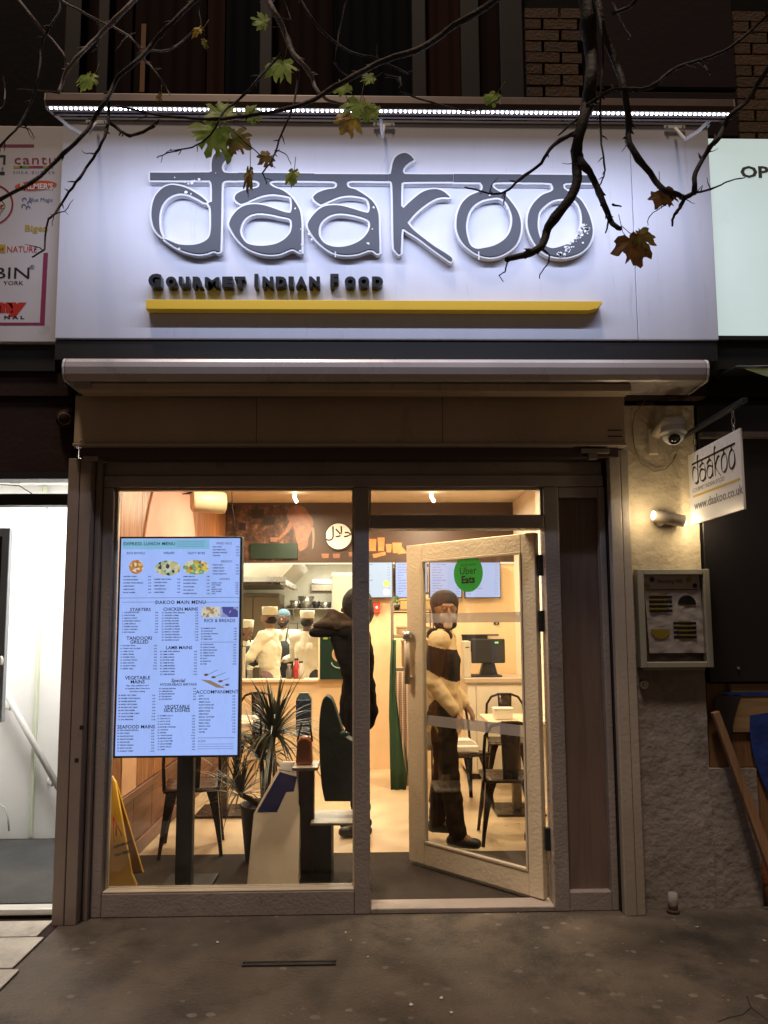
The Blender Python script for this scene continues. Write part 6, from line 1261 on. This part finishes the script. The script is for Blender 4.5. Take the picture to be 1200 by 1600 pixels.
    for S in 'LR':
        a = P_['an'+S]; z_ = .045*s+(a.z-.09*s); blobpart('shoe', [(a+V(0, .035, 0)-Vector((0, 0, a.z-z_)), .044*s, a+V(0, -.13, 0)-Vector((0, 0, a.z-z_+.008)), .036*s), (a+V(0, .01, -.02), .05*s, a+V(0, -.04, -.04), .045*s)], mat('shoe_%d' % int(shoe[0]*1000), shoe, .5), t, vox, 2)
    for sx in (-1, 1):
        part('eye', MB().ell(hp(sx*.031, -.0825, .017), (.012*s, .009*s, .0065*s)), mat('eye_white', (.30, .26, .22), .3), t); part('iris', MB().ell(hp(sx*.031, -.0885, .017), (.0055*s, .004*s, .0055*s)), M_BLACK, t)
    part('mouth', MB().ell(hp(0, -.0905, -.048), (.024*s, .006*s, .007*s)), mat('lips', (.18, .05, .04), .4), t)
    if beard: blobpart('beard', [(hp(-.045, -.045, -.05), .028*s, hp(0, -.07, -.085), .03*s), (hp(.045, -.045, -.05), .028*s, hp(0, -.07, -.085), .03*s)], mat('beard_black', (.015, .01, .008), .9), t, .009, 2)
    M_H = mat('hat_%d_%d' % (int(hatcol[0]*1000), int(hatcol[2]*1000)), hatcol, .8, 0, .2, 40)
    if hat == 'cap': part('hat', lathe(MB(), hp(0, .012, .05), [(.086*s, -.005), (.093*s, 0), (.098*s, .085*s), (.092*s, .097*s), (0, .101*s)], 22), M_H, t)
    if hat == 'net': blobpart('hair_net', [('e', hp(0, .018, .06), V(.093, .105, .082))], M_H, t, .01, 2)
    if hat == 'beanie': blobpart('beanie', [('e', hp(0, .018, .062), V(.096, .108, .095)), ('e', hp(0, .05, -.02), V(.088, .075, .11)), (hp(-.082, .01, .03), .022*s, hp(-.06, .0, -.09), .026*s), (hp(.082, .01, .03), .022*s, hp(.06, .0, -.09), .026*s), (hp(-.06, -.01, -.10), .026*s, hp(0, -.035, -.125), .026*s), (hp(.06, -.01, -.10), .026*s, hp(0, -.035, -.125), .026*s)], M_H, t, .008, 3)
    if hat == 'hood': blobpart('hood', [('e', hp(0, .015, .03), V(.108, .118, .125)), ('e', hp(0, .03, -.03), V(.105, .11, .13))], M_H, t, .01, 10, wr=.006)
    if hat in ('cap', 'net'): blobpart('hair', [('e', hp(0, .03, -.01), V(.082, .078, .062))], mat('hair_black', hair, .8), t, .01, 2)
    if apron:
        g_ = []
        for k in range(7):
            z = (1.34-.62*k/6)*s; wv = (.09 if k == 0 else .15+.01*k)*s; g_.append([(-wv+2*wv*i/6, -(.125+.012*math.cos((i-3)*.6)+.02*math.sin(k*.5))*s-.022*bulk, z) for i in range(7)])
        part('apron', MB().sheet(g_), mat('apron_%d' % int(apron[0]*1000), apron, .8), t, solid=.006)
        for sx in (-1, 1): part('apron_strap', MB().tube([V(sx*.075, -.15, 1.34), V(sx*.08, -.10, 1.46), V(sx*.06, .03, 1.52)], .009*s, 6), mat('apron_%d' % int(apron[0]*1000), apron, .8), t)
    t.location = loc; t.rotation_euler = (0, 0, R_(rz)); return t, P_, s
WHT = (.74, .68, .56)
# cooks
person('cook in white cap leaning over the worktop at the far left of the hatch', (-1.62, 4.95, 0), 50, 1.68, (.20, .10, .055), WHT, (.05, .04, .04), pose=dict(hd=(0, -.14, 1.53), nk=(0, -.08, 1.38), ch=(0, -.05, 1.24), shL=(-.18, -.08, 1.34), shR=(.18, -.08, 1.34), elL=(-.22, -.22, 1.12), elR=(.22, -.22, 1.12), wrL=(-.14, -.42, 1.05), wrR=(.14, -.42, 1.05)), hat='cap', hatcol=(.72, .66, .52), apron=(.015, .015, .018))
person('cook in cream tunic, mauve trousers and white cap turned away', (-1.21, 4.72, 0), -62+180-65, 1.74, (.24, .12, .07), (.84, .76, .58), (.26, .17, .17), pose=dict(elL=(-.24, -.14, 1.16), elR=(.24, -.14, 1.16), wrL=(-.17, -.38, 1.08), wrR=(.17, -.38, 1.08)), hat='cap', hatcol=(.76, .68, .48), bulk=1.4) if False else person('cook in cream tunic, mauve trousers and white cap turned to the left', (-1.21, 4.72, 0), -110, 1.74, (.24, .12, .07), (.84, .76, .58), (.26, .17, .17), pose=dict(elL=(-.24, -.14, 1.16), elR=(.24, -.14, 1.16), wrL=(-.17, -.38, 1.08), wrR=(.17, -.38, 1.08)), hat='cap', hatcol=(.76, .68, .48), bulk=1.4)
person('bearded cook in blue hair net, white shirt and dark apron', (-1.16, 5.65, 0), -8, 1.74, (.16, .08, .045), WHT, (.03, .03, .035), pose=dict(elL=(-.26, -.10, 1.15), elR=(.26, -.10, 1.15), wrL=(-.10, -.30, 1.10), wrR=(.10, -.30, 1.10)), hat='net', hatcol=(.10, .17, .22), apron=(.02, .02, .022), beard=True)
person('cook seen from behind in white cap, nearest the right of the hatch', (-.80, 5.15, 0), 160, 1.70, (.12, .06, .04), WHT, (.05, .05, .05), pose=dict(elL=(-.25, -.12, 1.15), elR=(.25, -.12, 1.15), wrL=(-.15, -.32, 1.10), wrR=(.15, -.32, 1.10)), hat='cap', hatcol=(.76, .72, .60))
# figure in black behind the mullion
pt_, PP, s_ = person('figure in black hooded coat turned left, half hidden by the mullion', (-.085, 1.46, .001), -90, 1.80, (.05, .03, .02), (.006, .005, .005), (.005, .004, .005), hat='hood', hatcol=(.006, .005, .005), bulk=1.3, pose=dict(shR=(.17, 0, 1.40), elR=(.22, -.06, 1.17), wrR=(.12, -.16, 1.42), shL=(-.17, 0, 1.40), elL=(-.22, -.06, 1.17), wrL=(-.12, -.16, 1.42)))
part('reflective_strap', MB().tube([(-.115, .02, 1.28), (-.13, .04, 1.20), (-.135, .06, 1.13)], [.02, .026, .02], 8), mat('orange_red_cloth', (.85, .10, .02), .6), pt_)
bd = thing('bundled_jacket', 'dark brown bundled jacket held up in the arms of the figure in black', 'jacket', (-.27, 1.40, 1.49))
blobpart('bundle', [('e', (0, 0, .05), (.165, .15, .05)), ((-.02, 0, .135), .035, (.13, .02, .06), .05), ((-.02, 0, .135), .035, (-.11, -.03, .05), .04), ((-.02, 0, .13), .035, (.03, -.11, .05), .045), ((-.02, 0, .13), .04, (-.02, .06, .05), .07)], mat('jacket_brown', (.040, .025, .016), .9, 0, .9, 14, .3, 6, spec=.15), bd, .009, 4, wr=.018)
blobpart('hem', [((-.15, -.09, .0), .035, (.16, -.09, .0), .04), ((-.16, .02, .0), .035, (.15, .04, .0), .04)], mat('cloth_black', (.006, .005, .005), .9, spec=.1), bd, .01, 3, wr=.01)
# figure in beanie
M_H_ = mat('panel_black', (.012, .008, .008), .85, 0, .4, 20, spec=.2)
pt_, PP, s_ = person('person in black beanie and tan jacket standing behind the open glass door', (.53, 1.16, .001), 74, 1.76, (.24, .11, .065), (.66, .50, .30), (.030, .019, .014), hat='beanie', hatcol=(.016, .010, .012), bulk=1.15, vox=.007, head_yaw=-62, pose=dict(elL=(-.20, .05, 1.15), wrL=(-.17, -.10, .95), elR=(.20, .04, 1.15), wrR=(.17, -.12, .96)), walk=.35, split=(M_H_, lambda c: 1.19+.05*math.sin(c.y*14) < c.z < 1.385+.03*math.sin(c.y*9)))
blobpart('scarf', [((-.07, -.03, 1.455), .05, (.07, -.03, 1.455), .05), ((-.05, .06, 1.47), .05, (.05, .06, 1.47), .05)], M_H_, pt_, .009, 3, wr=.008)
hd = PP['hd']; hm = Matrix.Rotation(R_(-62), 3, 'Z')
blobpart('pale_lower_face', [(hd+hm@Vector((-.035, -.066, -.045)), .030, hd+hm@Vector((.035, -.066, -.045)), .030), (hd+hm@Vector((0, -.070, -.06)), .036, hd+hm@Vector((0, -.055, -.10)), .034)], mat('lower_face_tone', (.62, .50, .44), .7, 0, 0, 1, .3, 25, dirt=(.12, .09, .1), dscale=18, dthr=.58), pt_, .006, 2)  # pale mass added where the frosted door band crosses the face
wb = thing('white_carton', 'white takeaway carton standing on the right cafe table', 'carton', (1.10, 1.95, .761))
part('tub', MB().hexa([(1.03, 1.90, .762), (1.17, 1.90, .762), (1.17, 2.0, .762), (1.03, 2.0, .762)], [(1.02, 1.89, .84), (1.18, 1.89, .84), (1.18, 2.01, .84), (1.02, 2.01, .84)]), mat('carton_white', (.78, .72, .62), .5), wb, bevel=.004)
part('flap_lid', MB().box(1.018, 1.182, 1.888, 2.012, .8415, .855), mat('carton_white', (.78, .72, .62), .5), wb, bevel=.003)

# ================================================================== OVERHANGING TREE
tr_ = thing('plane_tree', 'dark leafless plane branches with a few green and brown leaves overhanging the sign', 'tree', (2.2, -2.3, 0))
M_BARK = mat('silhouette_bark', (.030, .024, .024), .75, 0, .7, 60, .35, 12); M_BARKL = mat('lit_bark', (.19, .16, .16), .7, 0, .5, 60, .3, 12)  # one bark, painted dark for silhouettes and paler for lit branches
rt_ = random.Random(11)
def branch(pts, r0, r1, Y, M=M_BARK, spur=True, Y1=None):
    Y1 = Y if Y1 is None else Y1
    sm_ = smooth([Vector(p) for p in pts], closed=False, n=4); n = len(sm_); k_ = (Y-CAM.y)/FOC
    P3 = []; rr = []
    for i, p in enumerate(sm_):
        t = i/(n-1); yy = Y+(Y1-Y)*t+.02*math.sin(i*.8); P3.append(P(p.x+rt_.uniform(-.8, .8), p.y+rt_.uniform(-.8, .8), yy)); knot = 1+(.22 if rt_.random() < .15 else 0)
        rr.append((r0+(r1-r0)*t)*k_*.5*knot)
    m_ = MB().tube(P3, rr, 8)
    if spur:
        for i in range(2, n-1):
            if rt_.random() < .26:
                d = (P3[i]-P3[i-1]).normalized(); sdv = d.cross(Vector((0, 1, 0))).normalized()*rt_.choice((-1, 1)); L_ = rt_.uniform(5, 13)*k_
                m_.tube([P3[i], P3[i]+(sdv*.8+d*.5)*L_*.6, P3[i]+(sdv*1.0+d*.8)*L_], [rr[i]*.6, rr[i]*.45+.0006, .0008], 5)
            if max(r0, r1) > 3 and rt_.random() < .075 and spur:
                d = (P3[i]-P3[i-1]).normalized(); q = P3[i]; tw = [q]; L_ = rt_.uniform(16, 44)*k_; dirv = (d*.5+Vector((rt_.uniform(-1, 1), rt_.uniform(-.3, .3), rt_.uniform(-1, .8)))).normalized()
                for j in range(5): dirv = (dirv+Vector((rt_.uniform(-.45, .45), rt_.uniform(-.2, .2), rt_.uniform(-.45, .45)))).normalized(); q = q+dirv*L_/5; tw.append(q)
                m_.tube(tw, [.0024, .002, .0017, .0015, .0012, .0008], 5); m_.tube([tw[2], tw[2]+dirv.orthogonal()*L_*.15], [.0014, .0007], 4)
    return part('branch', m_, M, tr_)
Yt = -1.45
branch([(898, -60), (917, 0), (920, 50), (925, 100), (920, 150), (912, 185), (901, 235), (899, 295), (857, 355), (845, 385), (820, 398), (792, 405)], 28, 9, Yt)
branch([(915, -50), (932, 0), (945, 55), (970, 120), (982, 180), (984, 225), (1015, 270), (1035, 295), (1060, 305), (1070, 310)], 13, 8, Yt-.05)
branch([(1070, 310), (1085, 300), (1087, 270), (1110, 230), (1125, 210), (1137, 185), (1165, 160), (1200, 107), (1240, 60)], 8, 8, Yt-.05)
branch([(1070, 310), (1062, 325), (1052, 340), (1050, 352)], 7, 3, Yt-.05, spur=False); branch([(1085, 302), (1110, 296), (1142, 282), (1165, 277)], 4, 1.5, Yt-.05)
branch([(902, 238), (907, 250), (925, 275), (940, 310), (952, 340), (960, 352), (970, 357)], 13, 7, Yt); branch([(902, 205), (865, 227), (845, 255), (812, 280), (790, 300), (765, 302), (727, 292)], 7, 2, Yt)
branch([(790, 300), (788, 312), (786, 322)], 3, 1, Yt, spur=False); branch([(912, 180), (890, 195), (873, 212)], 6, 2, Yt); branch([(958, 320), (970, 322)], 4, 2, Yt, spur=False); branch([(952, 340), (948, 358), (946, 364)], 4, 1.5, Yt, spur=False)
branch([(918, 165), (940, 150), (960, 140), (1015, 137), (1035, 122), (1060, 105), (1100, 92), (1140, 75), (1200, 25), (1240, -5)], 7, 5, Yt-.1); branch([(1090, 95), (1102, 105), (1110, 117)], 4, 1.5, Yt-.1, spur=False)
branch([(815, -35), (775, 0), (710, 40), (665, 72), (600, 95), (560, 115), (525, 135), (480, 160), (425, 175), (350, 185), (300, 185), (250, 180), (180, 165)], 12, 3, Yt-.15)
branch([(330, -20), (290, 15), (250, 55), (220, 90), (185, 120), (170, 150), (150, 180), (135, 205), (100, 240), (50, 285), (0, 312), (-30, 330)], 8, 5, Yt-.2)
branch([(225, -15), (210, 0), (170, 40), (135, 75), (105, 110), (92, 145)], 8, 5, Yt-.1, M_BARKL); branch([(92, 145), (60, 142), (25, 140)], 4, 1.5, Yt-.1)
branch([(170, 160), (166, 205), (150, 240), (130, 270), (108, 300), (85, 335), (75, 345), (70, 390), (50, 402)], 5, 2.5, Yt-.2); branch([(20, -20), (30, 0), (65, 45), (95, 78), (106, 100)], 6, 3, Yt, M_BARKL)
branch([(80, -15), (95, 0), (150, 30), (200, 55), (220, 75), (260, 79), (280, 68), (300, 50)], 5, 2, Yt, M_BARKL); branch([(412, -30), (420, 0), (440, 40), (460, 85), (485, 115), (495, 140), (515, 158), (540, 162)], 11, 4, Yt+.05, M_BARKL)
branch([(466, 110), (460, 160), (440, 210), (425, 250), (410, 270), (417, 287)], 4, 2, Yt-.15); branch([(440, 85), (415, 110), (380, 150), (350, 175), (330, 210), (300, 230), (268, 237), (245, 246)], 5, 1.5, Yt-.15)
branch([(170, 190), (190, 205), (206, 212), (240, 197), (248, 187)], 5, 5, Yt-.18); branch([(222, 90), (240, 108), (255, 130), (266, 149)], 4, 1.5, Yt, M_BARKL); branch([(95, -10), (92, 20), (68, 60), (62, 100), (55, 145), (30, 195), (0, 228), (-15, 240)], 4, 3, Yt-.15)
branch([(30, 197), (45, 202), (54, 216)], 3, 1, Yt-.15, spur=False); branch([(460, -20), (470, 0), (500, 45), (545, 80), (590, 92), (640, 118)], 5, 3, Yt-.1); branch([(545, -15), (530, 50), (522, 100), (548, 120), (580, 118)], 3, 1.5, Yt)
branch([(600, 118), (625, 122), (630, 145), (690, 165), (742, 174), (765, 164), (785, 150)], 4, 1.5, Yt-.1); branch([(925, -20), (937, 30), (942, 80), (940, 125), (937, 170), (940, 225), (945, 265), (940, 285), (934, 292)], 5, 2, Yt-.1)
branch([(845, 387), (858, 398), (857, 410), (845, 427), (843, 436)], 3.5, 1.2, Yt, spur=False); branch([(797, 405), (792, 412), (788, 425), (780, 430), (786, 440)], 3.2, 1.2, Yt, spur=False)
branch([(895, 300), (880, -10)], 0.2, .2, Yt, spur=False) if False else None
branch([(410, 245), (375, 215), (360, 200)], 2, 1, Yt-.15, spur=False); branch([(430, 235), (445, 240), (455, 258)], 2, 1, Yt-.15, spur=False); branch([(957, 0), (965, 20), (975, 40), (985, 55), (982, 62)], 3, 1.2, Yt, M_BARKL, spur=False); branch([(960, 20), (985, 10), (1000, -10)], 6, 8, Yt-.1, spur=False)
branch([(1062, 305), (1040, 320), (1015, 338), (1012, 352)], 2.2, 1, Yt-.05, spur=False); branch([(5, 120), (8, 150), (5, 165), (0, 170)], 2.5, 1, Yt, M_BARKL, spur=False); branch([(310, 0), (313, 30), (320, 55)], 2, 1, Yt-.1, spur=False); branch([(440, -10), (455, 30), (420, 25)], 2.5, 1, Yt, spur=False)
# limbs above the frame and the trunk at the kerb side
part('limb', MB().tube([P(900, -55, Yt), Vector((1.1, -1.55, 4.6)), Vector((1.9, -1.9, 4.5)), Vector((2.9, -2.3, 3.9))], [.035, .05, .07, .10], 12), M_BARK, tr_)
part('limb', MB().tube([P(812, -33, Yt-.15), Vector((.8, -1.62, 4.55)), Vector((1.7, -1.85, 4.55)), Vector((2.9, -2.3, 3.9))], [.018, .03, .05, .08], 12), M_BARK, tr_)
part('limb', MB().tube([P(328, -18, Yt-.2), Vector((-.4, -1.7, 4.45)), Vector((.6, -1.9, 4.75)), Vector((2.9, -2.3, 3.9))], [.012, .02, .045, .07], 10), M_BARK, tr_)
part('limb', MB().tube([P(18, -20, Yt), Vector((-.8, -1.5, 4.35)), Vector((-.4, -1.7, 4.45))], [.009, .015, .02], 8), M_BARK, tr_); part('limb', MB().tube([P(412, -28, Yt+.05), Vector((-.3, -1.5, 4.4)), Vector((.0, -1.8, 4.6))], [.014, .02, .03], 8), M_BARK, tr_)
part('trunk', MB().tube([(3.0, -2.3, -.1), (2.98, -2.3, 1.2), (2.93, -2.28, 2.6), (2.9, -2.3, 3.95), (3.1, -2.4, 6.5)], [.26, .20, .17, .15, .08], 18), M_BARK, tr_)
# leaves
def leafmat(name, c1, c2):
    mt = bpy.data.materials.new(name); mt.use_nodes = True; N = mt.node_tree.nodes; L = mt.node_tree.links; b = N['Principled BSDF']; b.inputs['Roughness'].default_value = .5
    tc = N.new('ShaderNodeTexCoord'); n = N.new('ShaderNodeTexNoise'); n.inputs['Scale'].default_value = 28; n.inputs['Detail'].default_value = 6; L.new(tc.outputs['Object'], n.inputs['Vector']); r = N.new('ShaderNodeValToRGB'); L.new(n.outputs['Fac'], r.inputs[0]); r.color_ramp.elements[0].position = .38; r.color_ramp.elements[1].position = .62; r.color_ramp.elements[0].color = (*c1, 1); r.color_ramp.elements[1].color = (*c2, 1)
    L.new(r.outputs[0], b.inputs['Base Color']); t = N.new('ShaderNodeBsdfTranslucent'); L.new(r.outputs[0], t.inputs[0]); mx = N.new('ShaderNodeMixShader'); mx.inputs[0].default_value = .5; L.new(b.outputs[0], mx.inputs[1]); L.new(t.outputs[0], mx.inputs[2]); L.new(mx.outputs[0], N['Material Output'].inputs[0]); return mt
ML = dict(g=leafmat('leaf_green', (.22, .30, .04), (.42, .50, .09)), y=leafmat('leaf_yellow', (.55, .38, .04), (.30, .15, .03)), b=leafmat('leaf_brown', (.13, .055, .015), (.24, .11, .03)), o=leafmat('leaf_olive', (.20, .20, .03), (.32, .19, .05)))
def leaf(u, v, r, kind, rot=0, sq=1.0, Y=-1.5, curl=.3, nar=1.0):
    k_ = (Y-CAM.y)/FOC; R0 = r*1.28*k_; rl = random.Random(int(u*7+v)); lobes = [(0, 1.0), (.62, .93), (1.28, .78), (2.1, .48)]
    prof = []
    angs = [0, .14, .28, .38, .50, .62, .78, .94, 1.04, 1.14, 1.28, 1.48, 1.66, 1.85, 2.1, 2.45, 2.8, 3.05]; rad = [1.0, .84, .80, .68, .80, .93, .80, .70, .62, .70, .80, .70, .56, .50, .56, .42, .30, .14]
    pr = [(a, rr) for a, rr in zip(angs, rad)]; ring = [(a, q) for a, q in pr]+[(-a, q) for a, q in reversed(pr[1:])]
    c = P(u, v, Y); ex = Vector((math.cos(rot), 0, math.sin(rot))); ez = Vector((-math.sin(rot), 0, math.cos(rot))); tilt = rl.uniform(-.5, .5)
    rows = [[], [], []]
    for a, q in ring:
        q *= rl.uniform(.86, 1.1)
        for j, f in enumerate((.33, .68, 1.0)):
            x = math.sin(a)*q*f*nar; z = math.cos(a)*q*f*sq; yy = curl*(x*x*.8+.25*math.sin(3*a+2)*q*f)*1.0+tilt*x*.6+rl.uniform(-.05, .05)*f
            rows[j].append(c+(ex*x+ez*z)*R0+Vector((0, yy*R0, 0)))
    m_ = MB(); n = len(ring); vs = [c]+rows[0]+rows[1]+rows[2]; fs = [(0, 1+i, 1+(i+1) % n) for i in range(n)]
    for j in range(2): fs += [(1+j*n+i, 1+(j+1)*n+i, 1+(j+1)*n+(i+1) % n, 1+j*n+(i+1) % n) for i in range(n)]
    fs = [f for j, f in enumerate(fs) if j < 2*n or rl.random() > .20]
    m_.add(vs, fs, 0, True); o = part('leaf', m_, ML[kind], tr_)
    m_ = MB().tube([c-ez*R0*.0, c-ez*R0*.5+Vector((0, .2*R0, 0)), c-ez*R0*1.05], [.0012, .0014, .0014], 5); part('leaf_stalk', m_, ML['o'], o); return o
PI = math.pi
for a in [(140, 120, 24, 'g', 2.6), (413, 34, 19, 'g', 1.2), (440, 100, 32, 'g', 2.9, .9), (312, 45, 17, 'y', 2.4, 1, -1.5, .8, .5), (318, 64, 14, 'o', 3.5, 1, -1.5, .8, .4), (338, 205, 46, 'g', 2.8, .95), (352, 180, 30, 'g', 1.0), (388, 180, 20, 'g', -1.2), (366, 218, 30, 'o', 4.3, .9), (389, 270, 30, 'o', 3.1, 1, -1.6, .8, .34), (419, 245, 17, 'o', 2.2), (458, 270, 21, 'g', 3.0, 1, -1.6, .5, .7), (560, 163, 32, 'g', 2.9, 1), (548, 187, 28, 'y', 2.5, .9), (578, 170, 20, 'g', 3.6), (538, 142, 18, 'g', .4), (580, 120, 16, 'g', 2), (772, 149, 24, 'g', 2.5, .8, -1.5, .7, .8), (1037, 302, 29, 'b', 3.3, .9), (985, 378, 38, 'b', 3.5, 1, -1.5, .5), (1000, 368, 26, 'o', 4.2), (250, 147, 13, 'o', 3.0, 1, -1.45, .8, .6), (403, 178, 14, 'g', 2)]:
    leaf(*a)
bpy.data.objects.remove(_fo)
for o in list(bpy.data.objects):
    if o.get('label') == '': del o['label']
